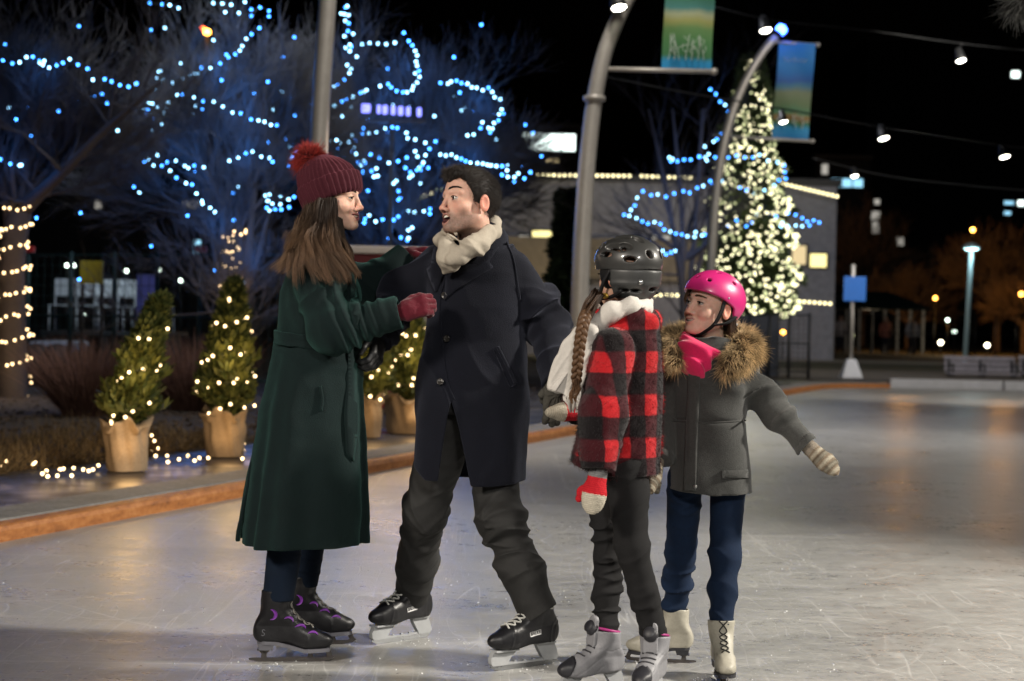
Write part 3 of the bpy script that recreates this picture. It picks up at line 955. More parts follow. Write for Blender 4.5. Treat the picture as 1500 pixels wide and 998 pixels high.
def hair_guides(guides, n, segs, r0, jit, wav, dark, tip, seed=1, mid=.4, flat=.6, locks=0):
    """guides: ordered world polylines; strands gather into locks that wave and taper together"""
    rg = np.random.default_rng(seed)
    Gd = np.array([smooth_poly(g, 24) for g in guides])
    locks = locks or max(6, n // 30)
    lk = rg.integers(0, locks, n)
    def L(*sh): return rg.random((locks,) + sh)
    lu = (np.arange(locks) + L()) / locks * (len(Gd) - 1)
    u = np.clip(lu[lk] + rg.normal(0, .035, n) * (len(Gd) - 1) / 3, 0, len(Gd) - 1.001); i = np.minimum(u.astype(int), len(Gd) - 2); f = (u - i)[:, None]
    lj = rg.normal(0, 1, (locks, 3)) * jit * 1.3
    jj = rg.normal(0, 1, (n, 3)) * jit * .8
    ph = (L(1) * 6.28)[lk] + rg.normal(0, .25, (n, 1)); am = (.25 + .75 * L(1))[lk] * wav; fq = (1.0 + L(1) * 1.2)[lk]
    dv = rg.normal(0, 1, (locks, 3)); dv /= np.linalg.norm(dv, axis=1)[:, None]; dv = dv[lk]
    ln = np.clip((.55 + .45 * L() ** .7)[lk] + rg.normal(0, .03, n), .4, 1)
    sh = np.clip((L(1))[lk] * .8 + .2 * rg.random((n, 1)), 0, 1)
    def path(t):
        s = np.clip(t * ln * 23, 0, 22.999); k = s.astype(int); w = (s - k)[:, None]
        a = Gd[i, k] * (1 - w) + Gd[i, k + 1] * w; b = Gd[i + 1, k] * (1 - w) + Gd[i + 1, k + 1] * w
        return a * (1 - f) + b * f + lj[lk] * (.3 + .9 * t) + jj * (.9 - .55 * t) + dv * am * np.sin(ph + fq * t * 6.28) * t ** .8
    return strands(None, path, n, segs, r0 * (.6 + .8 * rg.random(n)), lambda t, N: brown(t, sh, dark, tip, mid), k=3, flat=flat)
# =================================================================== WOMAN
def make_woman():
    base = G(430, 962); base[2] = 0
    P0 = empty('person', base, 'woman in long dark green belted coat and burgundy bobble hat, on black skates', 'person', 'family of skaters on the ice')
    H = Head(J(488, 291, 6.2), (.955, -.27, .02), scale=.98, mouth='smile', fem=True, skin=(.60, .375, .285), lid=.0040)
    sh_r, el_r, wr_r = J(462, 415, 6.09), J(489, 481, 6.03), J(574, 461, 6.02)
    sh_l, el_l, wr_l = J(492, 408, 6.42), J(545, 418, 6.46), J(590, 378, 6.50)
    FT = [Foot(G(426, 969), (.97, .10, 0)), Foot(G(461, 944), (.97, .16, 0))]
    hipr, knr, anr = J(448, 590, 6.17), J(424, 740, 6.16), FT[0].w((-.052, 0, .20))
    hipl, knl, anl = J(470, 590, 6.38), J(462, 740, 6.48), FT[1].w((-.050, 0, .20))
    neck0, neck1 = H.w((0, -.020, -.07)), J(470, 378, 6.25)
    def body(P):
        d = H.sd(P)
        d = smin(d, sd_cap(P, neck0, neck1, .050, .055), .025)
        t = sd_chain(P, [J(472, 395, 6.25), J(467, 440, 6.25), J(464, 500, 6.25), J(460, 580, 6.25)], [.085, .10, .09, .11], .05)
        d = smin(d, t, .03)
        d = smin(d, sd_chain(P, [sh_r, el_r, wr_r], [.045, .036, .028]), .02)
        d = smin(d, sd_chain(P, [sh_l, el_l, wr_l], [.045, .036, .028]), .02)
        d = smin(d, sd_chain(P, [hipr, knr, anr], [.075, .045, .030]), .02)
        d = smin(d, sd_chain(P, [hipl, knl, anl], [.075, .045, .030]), .02)
        return d
    pts = np.array([H.w((0, 0, .13)), wr_l, wr_r, anr, anl, hipr, J(400, 420, 6.25), H.w((0, .14, 0))])
    lo, hi = pts.min(0) - .09, pts.max(0) + .09
    zh = H.w((0, 0, -.15))[2]
    axes = [np.arange(lo[0], hi[0], .0032), np.arange(lo[1], hi[1], .0034), np.concatenate([np.arange(lo[2], zh, .009), np.arange(zh, hi[2], .0023)])]
    sdf_obj('body', body, None, None, None, M['skin'], P0, H.col, axes=axes)
    H.extras(P0, iris=(.06, .035, .02), brow=(.035, .02, .013), gaze=(.30, .95, .0), browh=.006, browz=.020)
    # coat ----------------------------------------------------------
    zb = J(466, 500, 6.25)[2]; zhem = .425
    def fold(th, z):
        k = np.clip((zb - z) / .75, 0, 1)
        w = np.sin(th * 7 + 1.2 + 1.5 * np.sin(th * 2)) * .5 + np.sin(th * 12 + z * 2.0 + .4 + 2 * np.sin(th * 3)) * .38 + .35 * np.sin(th * 4 + 2.1)
        return k * .115 * w + .012 * np.sin(th * 9 + z * 30) * np.exp(-((z - zb) / .07) ** 2)
    coat = loft_from([(368, 460, 500, .065), (382, 440, 510, .13), (398, 423, 519, .165), (430, 411, 526, .175), (470, 406, 528, .17), (500, 406, 524, .158),
                      (540, 395, 529, .18), (600, 382, 531, .21), (680, 367, 533, .235), (740, 357, 533, .25), (815, 347, 530, .262)], 6.25, fold)
    fdir = norm(wr_r - el_r); udir = norm(el_r - sh_r)
    cuff_r = wr_r + fdir * .030; ldir = norm(wr_l - el_l)
    def arm_r(P):
        d = sd_chain(P, [sh_r, el_r, wr_r + fdir * .05], [.082, .086, .055], .05)
        d = d + wr(P, fdir, 16, .024, .42, 6, 1.6) * np.clip(1.2 - np.abs((P - el_r) @ fdir - .08) / .16, 0, 1) + wr(P, udir, 11, .016, .5, 6, 2, 9)
        t1 = (P - el_r) @ fdir
        d = d - .0085 * np.sin(t1 * 118 + ((P - el_r) @ np.array([.3, .2, 1.0])) * 40 + 2.6 * vnoise(P * 7)) * np.exp(-((t1 - .085) / .085) ** 2)
        d = np.maximum(d, (P - cuff_r) @ fdir)
        return np.maximum(d, -np.maximum(sd_cap(P, el_r, wr_r + fdir * .08, .03, .047), -((P - wr_r) @ fdir + .01)))
    def arm_l(P):
        d = sd_chain(P, [sh_l, el_l, wr_l + ldir * .05], [.08, .070, .052], .05)
        d = d + wr(P, ldir, 14, .010, .45, 6, 1.8, 5)
        return np.maximum(d, (P - wr_l - ldir * .02) @ ldir)
    def coatf(P):
        dw = .0045 * vnoise(P * 11) + .0018 * vnoise(P * 27) + wr(P, norm([.5, .1, .8]), 8, .012, .6, 5, 2, 4) * np.clip((P[:, 2] - zb + .2) / .2, 0, 1) + .006 * vnoise(P * np.array([16, 16, 2.5], np.float32))
        d = np.maximum(coat(P, cap0=zhem - .1) + dw, zhem - P[:, 2] + .004 * vnoise(P * 9))
        th_ = P[:, 2] < zb - .12
        inner = np.maximum(coat(P, inset=.014, cap0=zhem - .2) + dw, P[:, 2] - zb + .12)
        d = np.maximum(d, -inner)
        # back vent
        v = np.maximum(np.abs(P[:, 1] - 6.17) - .008 - .03 * np.clip((.75 - P[:, 2]) / .35, 0, 1), np.maximum(P[:, 0] - J(372, 700, 6.2)[0], P[:, 2] - .72))
        d = smax(d, -v, .006)
        d = smin(d, arm_r(P), .020)
        d = smin(d, arm_l(P), .022)
        # side seam
        return d
    lo, hi = bounds(J(340, 470, 6.3), J(545, 365, 6.3), (J(430, 600, 5.95)), J(430, 600, 6.55), cuff_r, wr_l, pad=.07); lo[2] = zhem - .02
    sdf_obj('coat', coatf, lo, hi, .0050, M['green_wool'], P0)
    # belt
    bdir = norm([.10, 0, 1])
    bc = J(466, 501, 6.25)
    def belt(P):
        return np.maximum(np.maximum(coat(P) - .009, -(coat(P) + .004)), np.abs((P - bc) @ bdir) - .024) + .002 * vnoise(P * 30)
    lo2, hi2 = bounds(J(398, 520, 6.25), J(532, 485, 6.25), J(466, 500, 6.03), J(466, 500, 6.47), pad=.02)
    sdf_obj('belt', belt, lo2, hi2, .004, M['green_wool'], P0)
    patch('belt_end', coat, [(507, 512), (521, 512), (520, 570), (523, 620), (516, 676), (508, 664), (505, 610), (508, 560)], M['green_wool'], P0, .010, 6)
    patch('lapel', coatf, [(509, 408), (517, 416), (526, 452), (526, 486), (519, 478), (509, 440)], M['green_wool'], P0, .010, 5)
    seam('pocket_welt', coat, [(469, 566), (472, 585), (470, 602)], .006, M['green_wool'], P0, 20, .003)
    # stand collar under the hair
    def collar(P):
        a = sd_cap(P, J(474, 384, 6.25), J(484, 357, 6.24), .098, .085); b = sd_cap(P, J(474, 400, 6.25), J(488, 346, 6.24), .085, .073)
        up = norm(J(486, 352, 6.24) - J(474, 380, 6.25))
        return np.maximum(np.maximum(a, -b), np.abs((P - J(479, 368, 6.25)) @ up) - .038) + .004 * vnoise(P * 18)
    lo3, hi3 = bounds(J(479, 368, 6.25), pad=.16)
    sdf_obj('collar', collar, lo3, hi3, .004, M['green_wool'], P0)
    # dark turtleneck
    tn = lambda P: np.maximum(sd_cap(P, H.w((0, -.02, -.10)), neck1, .058, .066), (P - H.w((0, .03, -.115))) @ norm(H.R @ np.array([0, -.25, 1.0]))) + ribs(P, neck1, (0, 0, 1), 40, .0012)
    lo3, hi3 = bounds(H.w((0, -.02, -.12)), neck1, pad=.09)
    sdf_obj('turtleneck', tn, lo3, hi3, .0035, M['burgundy_knit'], P0)
    # legs
    for (hp, kn, an, rr, nm) in ((hipr, knr, anr, (.088, .066, .054), 0), (hipl, knl, anl, (.088, .062, .052), 4)):
        dr = norm(an - kn)
        lf = lambda P: sd_chain(P, [hp, kn, an + dr * .06], rr, .04) + wr(P, dr, 22, .010, .4, 8, 2, nm)
        l2, h2 = bounds(kn, an + dr * .06, pad=.1); h2[2] = .62
        lf2 = lambda P: np.maximum(lf(P), np.maximum(P[:, 2] - .62, .222 - P[:, 2]))
        sdf_obj('trouser_leg', lf2, l2, h2, .0042, M['dark_jeans'], P0)
    # gloves: right grips his sleeve, left lies on his shoulder
    f1, b1 = hand_field(wr_r + fdir * .035, norm(fdir + np.array([0, -.05, .1])), (.35, -.85, .45), .98, (.75, 1.0, .7), side=-1, thick=1.08)
    g1 = lambda P: f1(P) + .0014 * vnoise(P * 90)
    sdf_obj('glove', g1, *b1, .0028, M['burgundy_glove'], P0)
    f2, b2 = hand_field(wr_l + ldir * .02, norm([.85, -.10, .12]), (-.1, .3, 1), .90, (.25, .45, .35), side=1, thick=1.08)
    sdf_obj('glove', lambda P: f2(P) + .0014 * vnoise(P * 90), *b2, .003, M['burgundy_glove'], P0)
    # hat --------------------------------------------------------------
    ax = norm(H.R @ np.array([0, -.36, 1.0])); hc = H.w((0, -.012, .035))
    crown_top = hc + ax * .125
    def hat(P):
        q = P - hc; z = q @ ax
        d = sd_ell(P, hc + ax * .012, (.094, .112, .106), np.stack([H.R[:, 0], np.cross(ax, H.R[:, 0]), ax], 1))
        d = smin(d, sd_ell(P, hc + ax * .066 - H.R[:, 1] * .03, (.058, .062, .05), np.stack([H.R[:, 0], np.cross(ax, H.R[:, 0]), ax], 1)), .05)
        rib = ribs(P, hc, ax, 34, .0028)
        d = d + rib * np.clip((.115 - z) / .05, .25, 1)
        d = np.maximum(d, -(z + .035))
        d = np.maximum(d, -sd_ell(P, hc, (.086, .104, .112), H.R))
        # turned-up brim
        b = sd_ell(P, hc + ax * .012, (.103, .121, .140), np.stack([H.R[:, 0], np.cross(ax, H.R[:, 0]), ax], 1)) + ribs(P, hc, ax, 34, .0032)
        b = smax(b, np.abs(z + .006) - .040, .012)
        b = np.maximum(b, -sd_ell(P, hc, (.086, .104, .112), H.R))
        return smin(d, b, .004) + .0012 * vnoise(P * 70)
    lo4, hi4 = bounds(hc, crown_top, pad=.15)
    hat_o = sdf_obj('bobble_hat', hat, lo4, hi4, .0027, M['burgundy_knit'], P0)
    pc = J(454, 234, 6.22)
    pm = lambda P: sd_ell(P, pc, (.040, .040, .037))
    V, Q = surfnets(pm, pc - .05, pc + .05, .006)
    fv, fq, fc = fur_on(V, Q, 3600, .027, .0010, lambda r, n: n, lambda t, sh, r: np.array([.075, .008, .012]) * (1 - t) * (.5 + sh) + np.array([.34, .035, .025]) * t * (.4 + sh), 3, .15, .55, 4)
    mesh_np('pompom', np.concatenate([V, fv]), [Q, fq + len(V)], M['fur'], hat_o, True, np.concatenate([np.tile([.05, .006, .01], (len(V), 1)), fc]))
    # hair ---------------------------------------------------------------
    gd = [
        [J(490, 292, 6.13), J(491, 320, 6.10), J(496, 348, 6.07), J(506, 372, 6.03), J(517, 392, 6.02), J(528, 404, 6.06)],
        [J(486, 294, 6.11), J(486, 324, 6.08), J(488, 352, 6.04), J(497, 372, 5.99), J(510, 388, 5.99), J(522, 402, 6.02)],
        [J(479, 294, 6.11), J(477, 325, 6.08), J(474, 352, 6.03), J(482, 372, 5.98), J(496, 390, 5.97), J(510, 416, 5.96)],
        [J(470, 294, 6.11), J(464, 325, 6.08), J(455, 350, 6.03), J(456, 370, 5.98), J(464, 390, 5.96), J(476, 418, 5.945)],
        [J(462, 296, 6.14), J(452, 326, 6.10), J(441, 350, 6.06), J(435, 368, 6.02), J(430, 390, 5.99), J(432, 418, 5.975)],
        [J(456, 298, 6.18), J(445, 326, 6.15), J(433, 350, 6.12), J(422, 372, 6.08), J(413, 390, 6.07), J(404, 402, 6.08)],
        [J(456, 298, 6.26), J(446, 328, 6.26), J(436, 352, 6.25), J(428, 376, 6.22), J(418, 392, 6.2), J(408, 400, 6.2)]]
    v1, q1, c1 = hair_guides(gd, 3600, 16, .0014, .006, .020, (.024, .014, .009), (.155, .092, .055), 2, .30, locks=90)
    front = [[J(500, 322, 6.12), J(503, 342, 6.11), J(512, 362, 6.10), J(519, 382, 6.08), J(526, 398, 6.08), J(530, 412, 6.10)],
             [J(493, 318, 6.10), J(497, 342, 6.09), J(504, 364, 6.06), J(511, 384, 6.03), J(520, 400, 6.03), J(518, 418, 6.05)]]
    v2, q2, c2 = hair_guides(front, 480, 16, .0012, .0025, .012, (.030, .018, .011), (.20, .125, .075), 5, .3, locks=14)
    fly = [[J(455, 303, 6.2), J(440, 328, 6.15), J(424, 350, 6.1), J(412, 372, 6.1), J(405, 392, 6.08)], [J(458, 302, 6.1), J(450, 330, 6.08), J(440, 355, 6.04), J(426, 380, 6.02), J(416, 398, 6.02)]]
    v3, q3, c3 = hair_guides(fly, 320, 12, .0008, .014, .034, (.05, .03, .018), (.22, .13, .07), 9, .2)
    def mass(P):
        d = sd_cap(P, J(480, 300, 6.2), J(470, 345, 6.17), .076, .088)
        d = smin(d, sd_ell(P, J(466, 375, 6.14), (.105, .10, .05)), .05)
        f = (P - J(484, 330, 6.12)) @ norm(J(520, 330, 6.12) - J(484, 330, 6.12))
        return np.maximum(d, f) + .003 * np.sin(P[:, 0] * 400 + 3 * vnoise(P * 20))
    lo5, hi5 = bounds(J(470, 300, 6.2), J(468, 385, 6.16), pad=.15)
    v0, q0 = surfnets(mass, lo5, hi5, .006)
    vs = [v0, v1, v2, v3]; o = np.cumsum([0] + [len(v) for v in vs])
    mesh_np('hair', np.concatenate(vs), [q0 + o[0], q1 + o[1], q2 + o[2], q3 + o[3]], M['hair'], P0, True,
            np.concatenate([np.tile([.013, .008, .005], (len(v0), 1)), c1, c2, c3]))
    # skates ---------------------------------------------------------------
    for sd, ft in enumerate(FT):
        sk = bpy.data.objects.new('ice_skate', None); C.objects.link(sk); sk.parent = P0
        sk.location = [float(x) for x in (ft.o - root_loc(P0))]
        bo, bf = build_boot(ft, M['black_leather'], sk, .046, .075, .262, lean=.022, disp=lambda p: .0012 * vnoise(p * 45))
        figure_sole(ft, sk, M['grey_sole'], .046, .075)
        figure_blade(ft, sk, M['dark_steel'], .046, .075)
        laces(bf, ft, sk, M['grey_lace'], [(.13, .17), (.11, .19), (.09, .21), (.07, .23), (.05, .25), (.04, .28), (.03, .30), (.03, .33)], seed=sd, r=.0028, w=.019)
        marks = [crescent(-.075, .178, .019, -1.6, 1.5, .012), crescent(-.012, .150, .018, .0, 2.4, .008), crescent(.030, .112, .026, .5, 2.3, .008), crescent(.075, .090, .024, .5, 2.3, .007)]
        for mk in marks: foot_patch('flourish', bf, ft, mk, -1, M['purple'], sk)
        if sd == 0:
            S = [(-.093, .118), (-.099, .121), (-.103, .117), (-.101, .111), (-.096, .108), (-.096, .102), (-.101, .099), (-.106, .102)]
            P = np.array([[x, -.1, z] for x, z in smooth_poly(S, 24)])
            for _ in range(80):
                P[:, 1] += np.maximum(bf(ft.w(P).astype(np.float32)), 0) * .7
            MB().tube(ft.w(P), .0014, 5).build('emblem', M['grey_sole'], sk, True)
make_woman()

# =================================================================== MAN
MAN_HAND = {}
def make_man():
    base = G(690, 962); base[2] = 0
    P0 = empty('person', base, 'man in navy overcoat and beige scarf, mouth open, losing his balance on hockey skates', 'person', 'family of skaters on the ice')
    H = Head(J(687, 297, 6.12), (-.80, -.58, .10), roll=-.10, scale=1.04, mouth='open', stubble=True, skin=(.52, .31, .235), lid=.0066)
    sh_l, el_l, wr_l = J(748, 398, 6.26), J(802, 478, 6.30), J(814, 556, 6.14)
    sh_r, el_r, wr_r = J(645, 395, 6.36), J(592, 428, 6.40), J(556, 492, 6.24)
    FT = [Foot(G(588, 939), (-.72, -.69, 0), scale=1.03), Foot(G(768, 978), (-.80, -.58, 0), scale=1.03)]
    hipr, knr, anr = J(656, 630, 6.39), J(622, 752, 6.42), FT[0].w((-.048, 0, .185))
    hipl, knl, anl = J(715, 630, 6.36), J(733, 758, 6.23), FT[1].w((-.045, 0, .205))
    neck0, neck1 = H.w((0, -.025, -.07)), J(694, 372, 6.24)
    def body(P):
        d = H.sd(P)
        d = smin(d, sd_cap(P, neck0, neck1, .056, .062), .025)
        d = smin(d, sd_chain(P, [J(695, 400, 6.28), J(696, 460, 6.3), J(694, 530, 6.34), J(690, 585, 6.38)], [.11, .12, .10, .06], .05), .03)
        for ch, r in (([sh_r, el_r, wr_r], [.05, .042, .033]), ([sh_l, el_l, wr_l], [.05, .042, .033]), ([hipr, knr, anr], [.06, .05, .035]), ([hipl, knl, anl], [.06, .05, .035])):
            d = smin(d, sd_chain(P, ch, r), .02)
        return d
    pts = np.array([H.w((0, 0, .13)), wr_l, wr_r, anr, anl, hipr, sh_l, sh_r, H.w((0, .14, 0))])
    lo, hi = pts.min(0) - .09, pts.max(0) + .09
    zh = H.w((0, 0, -.15))[2]
    axes = [np.arange(lo[0], hi[0], .0034), np.arange(lo[1], hi[1], .0034), np.concatenate([np.arange(lo[2], zh, .009), np.arange(zh, hi[2], .0023)])]
    sdf_obj('body', body, None, None, None, M['skin'], P0, H.col, axes=axes)
    H.extras(P0, iris=(.03, .016, .010), brow=(.012, .009, .008), gaze=(-.05, .95, .0), browh=.009, browz=.0295)
    # hair
    def hairf(P):
        p = H.loc(P); q = p.copy(); q[:, 0] = np.abs(q[:, 0])
        d = sd_ell(p, (0, -.012, .032), (.0800, .1020, .091))
        d = smin(d, sd_ell(p, (0, .048, .088), (.054, .050, .028)), .03)         # swept-up top
        # clear the face and the area round the ear
        hl = .062 + .018 * np.clip(q[:, 0] / .06, 0, 1) ** 2 - .012 * np.exp(-(p[:, 0] / .02) ** 2)
        face = np.minimum(p[:, 1] - (.030 + 0 * q[:, 0]) - np.clip(q[:, 2] - .01, 0, .2) * .55, hl + .004 - p[:, 2])
        d = smax(d, face, .010)
        side = np.minimum(p[:, 1] - .026, .004 - p[:, 2] + .1)
        d = smax(d, -(p[:, 2] + .085), .01)
        below = np.minimum(p[:, 1] + .038, -.010 - p[:, 2])           # in front of / below the ear
        burns = np.minimum(p[:, 1] - .004, -.010 - p[:, 2])
        d = smax(d, np.minimum(below, 1.0) * 1.0, .006)
        ear = sd_ell(q, (.085, -.010, -.012), (.020, .023, .034))
        d = smax(d, -ear, .005)
        g = np.sin(p[:, 0] * 330 + 4 * vnoise(p * 30)) * .5 + vnoise(np.stack([p[:, 0] * 190, p[:, 1] * 45, p[:, 2] * 60], 1))
        return (d + .0013 * g) * H.s
    lo1, hi1 = bounds(H.w((0, 0, .04)), pad=.17)
    V, Q = surfnets(hairf, lo1, hi1, .0030)
    def dirs(r, n):
        p = H.loc(r)
        fw = np.stack([.25 * np.sign(p[:, 0]), -.9 + 1.5 * np.clip((p[:, 1] + .0) / .09, 0, 1) * np.clip(p[:, 2] / .09, 0, 1), .35 + 0 * p[:, 0] - 1.4 * np.clip(-p[:, 1] / .06, 0, 1)], 1)
        g = fw @ H.R.T; g = g - n * np.sum(g * n, 1)[:, None]; g /= np.linalg.norm(g, axis=1)[:, None] + 1e-6
        return g + n * .22
    fv, fq, fc = fur_on(V, Q, 11000, .017, .0008, dirs, lambda t, sh, r: np.tile([.020, .016, .014], (len(sh), 1)) * (.4 + 2.0 * sh * (.5 + t)), 3, .05, .16, 6)
    mesh_np('hair', np.concatenate([V, fv]), [Q, fq + len(V)], M['hair'], P0, True, np.concatenate([np.tile([.011, .009, .008], (len(V), 1)), fc]))
    zhem = J(700, 712, 6.2)[2]
    zw = J(690, 520, 6.3)[2]
    def fold(th, z):
        k = np.clip((zw - z) / .45, 0, 1)
        return .022 * k * (np.sin(th * 5 + .6 + np.sin(th * 2)) + .5 * np.sin(th * 9 + 2)) + .006 * np.sin(th * 4 + z * 16)
    coat = loft_from([(344, 660, 728, .08, 6.26), (356, 648, 745, .12, 6.27), (372, 632, 762, .145, 6.28), (400, 624, 769, .165, 6.29), (450, 625, 770, .17, 6.30), (500, 620, 771, .165, 6.32),
                      (560, 613, 774, .17, 6.33), (620, 608, 774, .18, 6.33), (680, 604, 771, .19, 6.33), (716, 602, 770, .195, 6.33)], 6.3, fold, 2.35)
    COAT = coat
    # dark jumper inside the coat
    sdf_obj('jumper', lambda P: np.maximum(COAT(P, inset=.032, cap0=J(690, 606, 6.3)[2], cap1=J(690, 372, 6.3)[2]), -1), *bounds(J(600, 610, 6.3), J(780, 365, 6.3), J(690, 450, 6.0), J(690, 450, 6.6), pad=.02), .008, M['black_cotton'], P0)
    # trousers
    for hp, kn, an, rr, sd in ((hipr, knr, anr, (.096, .078, .071, .067), 2), (hipl, knl, anl, (.096, .080, .073, .068), 8)):
        mid = kn * .45 + an * .55
        d1 = norm(kn - hp); d2 = norm(an - kn)
        def lf(P, hp=hp, kn=kn, an=an, rr=rr, sd=sd, d1=d1, d2=d2, mid=mid):
            d = sd_chain(P, [hp, kn, mid, an + d2 * .05], rr, .05)
            kk = np.exp(-(((P - kn) @ d2) / .13) ** 2)
            d = d + wr(P, d2 + np.array([.25, 0, .1]), 19, .015, .6, 7, 2, sd) * (.35 + .8 * kk) + wr(P, d2 + np.array([-.4, .2, .1]), 13, .013, .7, 6, 2.4, sd + 3)
            d = smin(d, sd_cap(P, J(662, 605, 6.37), J(710, 605, 6.35), .112, .112), .05)
            d = np.maximum(d, (P - an) @ norm(d2 + np.array([.25 if sd == 8 else 0, 0, 0])) - .030)
            d = np.maximum(d, -np.maximum(sd_cap(P, an - d2 * .1, an + d2 * .1, .05, .056), -((P - an) @ d2 + .01)))
            return np.maximum(d, P[:, 2] - J(690, 560, 6.3)[2])
        l2, h2 = bounds(hp, kn, an, J(660, 605, 6.37), J(712, 605, 6.35), pad=.15)
        sdf_obj('trouser_leg', lf, l2, h2, .0045, M['charcoal_cotton'], P0, band=2.4)
    # overcoat ------------------------------------------------------------
    ud = norm(el_l - sh_l); fd = norm(wr_l - el_l); ur = norm(el_r - sh_r); fr = norm(wr_r - el_r)
    def arm_l(P):
        d = sd_chain(P, [sh_l, el_l, wr_l + fd * .05], [.088, .086, .056], .05)
        t1 = (P - el_l) @ fd
        d = d + wr(P, fd, 13, .022, .45, 6, 1.8, 3) * np.clip(1.1 - np.abs(t1 - .05) / .2, 0, 1) + wr(P, ud + np.array([.3, 0, .3]), 8, .018, .55, 5, 2, 7)
        d = d - .005 * np.sin(t1 * 105 + ((P - el_l) @ np.array([1.0, .2, .3])) * 45 + 2.6 * vnoise(P * 7)) * np.exp(-((t1 - .04) / .09) ** 2)
        d = np.maximum(d, (P - wr_l) @ fd - .025)
        return np.maximum(d, -np.maximum(sd_cap(P, el_l, wr_l + fd * .1, .03, .046), -((P - wr_l) @ fd + .02)))
    def arm_r(P):
        d = sd_chain(P, [sh_r, el_r, wr_r + fr * .04], [.090, .080, .056], .05)
        d = d + wr(P, fr, 12, .010, .5, 6, 2, 13) + wr(P, ur, 9, .010, .5, 6, 2, 17)
        return np.maximum(d, (P - wr_r) @ fr - .03)
    # line of the closure, seen from in front
    A, B_, C_ = J(652, 400, 6.1), J(660, 585, 6.1), J(664, 730, 6.05)
    def coatf(P):
        dw = wr(P, norm([.55, 0, .8]), 7, .022, .7, 5, 2.2, 21) * np.clip((P[:, 2] - zw + .1) / .2, 0, 1) + wr(P, norm([.9, 0, .25]), 6, .012, .5, 4, 2, 33) * np.clip((zw + .1 - P[:, 2]) / .2, 0, 1) + .0035 * vnoise(P * 10) + .0015 * vnoise(P * 25)
        d = np.maximum(coat(P, cap0=zhem - .1) + dw, zhem - P[:, 2])
        d = np.maximum(d, -np.maximum(coat(P, inset=.013, cap0=zhem - .3) + dw, P[:, 2] - zw + .05))
        # the flaps fall open below the last button
        zt = J(660, 588, 6.1)[2]
        k = np.clip((zt - P[:, 2]) / (zt - zhem), 0, 1)
        xm = np.interp(P[:, 2], [C_[2], B_[2]], [C_[0], B_[0]])
        wdg = np.maximum(np.maximum(np.abs(P[:, 0] - xm) - .062 * k ** .8 + .002, P[:, 1] - 6.33), P[:, 2] - zt)
        d = smax(d, -wdg, .006)
        # right-hand flap hangs a little lower, left one is rounded off
        hl = np.where(P[:, 0] < xm, zhem + .016 + .9 * np.clip(J(625, 600, 6.2)[0] - P[:, 0], 0, .1), zhem + .10 * np.clip((P[:, 0] - J(720, 600, 6.2)[0]), 0, .3))
        d = smax(d, hl - P[:, 2], .004)
        a = smin(arm_l(P), 9.0, .001)
        d = smin(d, a, .018)
        d = smin(d, arm_r(P), .03)
        return d
    lo, hi = bounds(J(595, 540, 6.3), J(850, 345, 6.3), J(690, 500, 6.05), J(690, 500, 6.55), wr_r, wr_l, el_l, el_r, pad=.08); lo[2] = zhem - .02
    sdf_obj('overcoat', coatf, lo, hi, .0050, M['navy_wool'], P0)
    for i, (x, y) in enumerate(((652, 433), (655, 496), (645, 560))):
        p = project(coatf, [(x, y)])[0]; n = grad(coatf, [p])[0]
        r_ = norm(np.cross(n, [0, 0, 1])); R = np.stack([r_, np.cross(n, r_), n], 1)
        mb = MB(); mb.lathe([(.0001, .004), (.004, .0035), (.0075, .0045), (.0105, .0065), (.0125, .005), (.0125, -.002)], p + n * .003, 20, R)
        mb.build('button', M['horn_button'], P0, True)
    seam('front_edge', coatf, [(655, 402), (645, 440), (648, 500), (656, 560), (666, 586)], .0035, M['navy_wool'], P0, 50, .001)
    patch('lapel', coatf, [(640, 350), (648, 362), (652, 400), (640, 428), (633, 410), (628, 395), (634, 390)], M['navy_wool'], P0, .009, 5)
    patch('lapel', coatf, [(716, 352), (731, 362), (716, 384), (722, 392), (668, 425), (652, 440), (655, 405), (690, 385)], M['navy_wool'], P0, .009, 5)
    seam('chest_pocket', coatf, [(694, 401), (705, 394)], .004, M['navy_wool'], P0, 10, .002)
    seam('pocket_welt', coatf, [(729, 508), (742, 534), (755, 562)], .0065, M['navy_wool'], P0, 24, .001)
    seam('pocket_edge', coatf, [(723, 513), (735, 540), (748, 567), (755, 562)], .0025, M['navy_wool'], P0, 30, .0)
    seam('shoulder_seam', coatf, [(742, 356), (752, 380), (757, 410), (762, 440)], .0035, M['navy_wool'], P0, 30, .001)
    # coat collar behind the scarf
    cc = J(696, 352, 6.24)
    def collar(P):
        a = sd_cap(P, J(698, 366, 6.25), J(706, 330, 6.22), .128, .098); b = sd_cap(P, J(696, 372, 6.25), J(706, 318, 6.22), .105, .085)
        n = norm([.25, .25, 1])
        front = (P - J(690, 352, 6.17)) @ norm([-.75, -.6, 0])
        return np.maximum(np.maximum(np.maximum(a, -b), np.abs((P - cc) @ n) - .045), front) + .003 * vnoise(P * 14)
    lo3, hi3 = bounds(cc, pad=.19)
    sdf_obj('collar', collar, lo3, hi3, .0045, M['navy_wool'], P0)
    # scarf
    def scarf(P):
        c0 = J(693, 349, 6.20)
        tube = None
        ring = [J(653, 358, 6.06), J(674, 376, 6.02), J(704, 358, 6.05), J(722, 338, 6.16), J(722, 328, 6.28), J(700, 330, 6.36), J(668, 340, 6.30), J(648, 350, 6.18), J(653, 358, 6.06)]
        d = sd_chain(P, ring, [.028, .033, .033, .030, .030, .032, .032, .026, .028], .02)
        d = smin(d, sd_chain(P, [J(716, 338, 6.10), J(690, 364, 6.02), J(662, 380, 6.02)], [.026, .030, .030], .02), .008)
        d = smin(d, sd_chain(P, [J(652, 362, 6.05), J(654, 378, 6.06), J(650, 399, 6.09)], [.030, .040, .014], .02), .010)
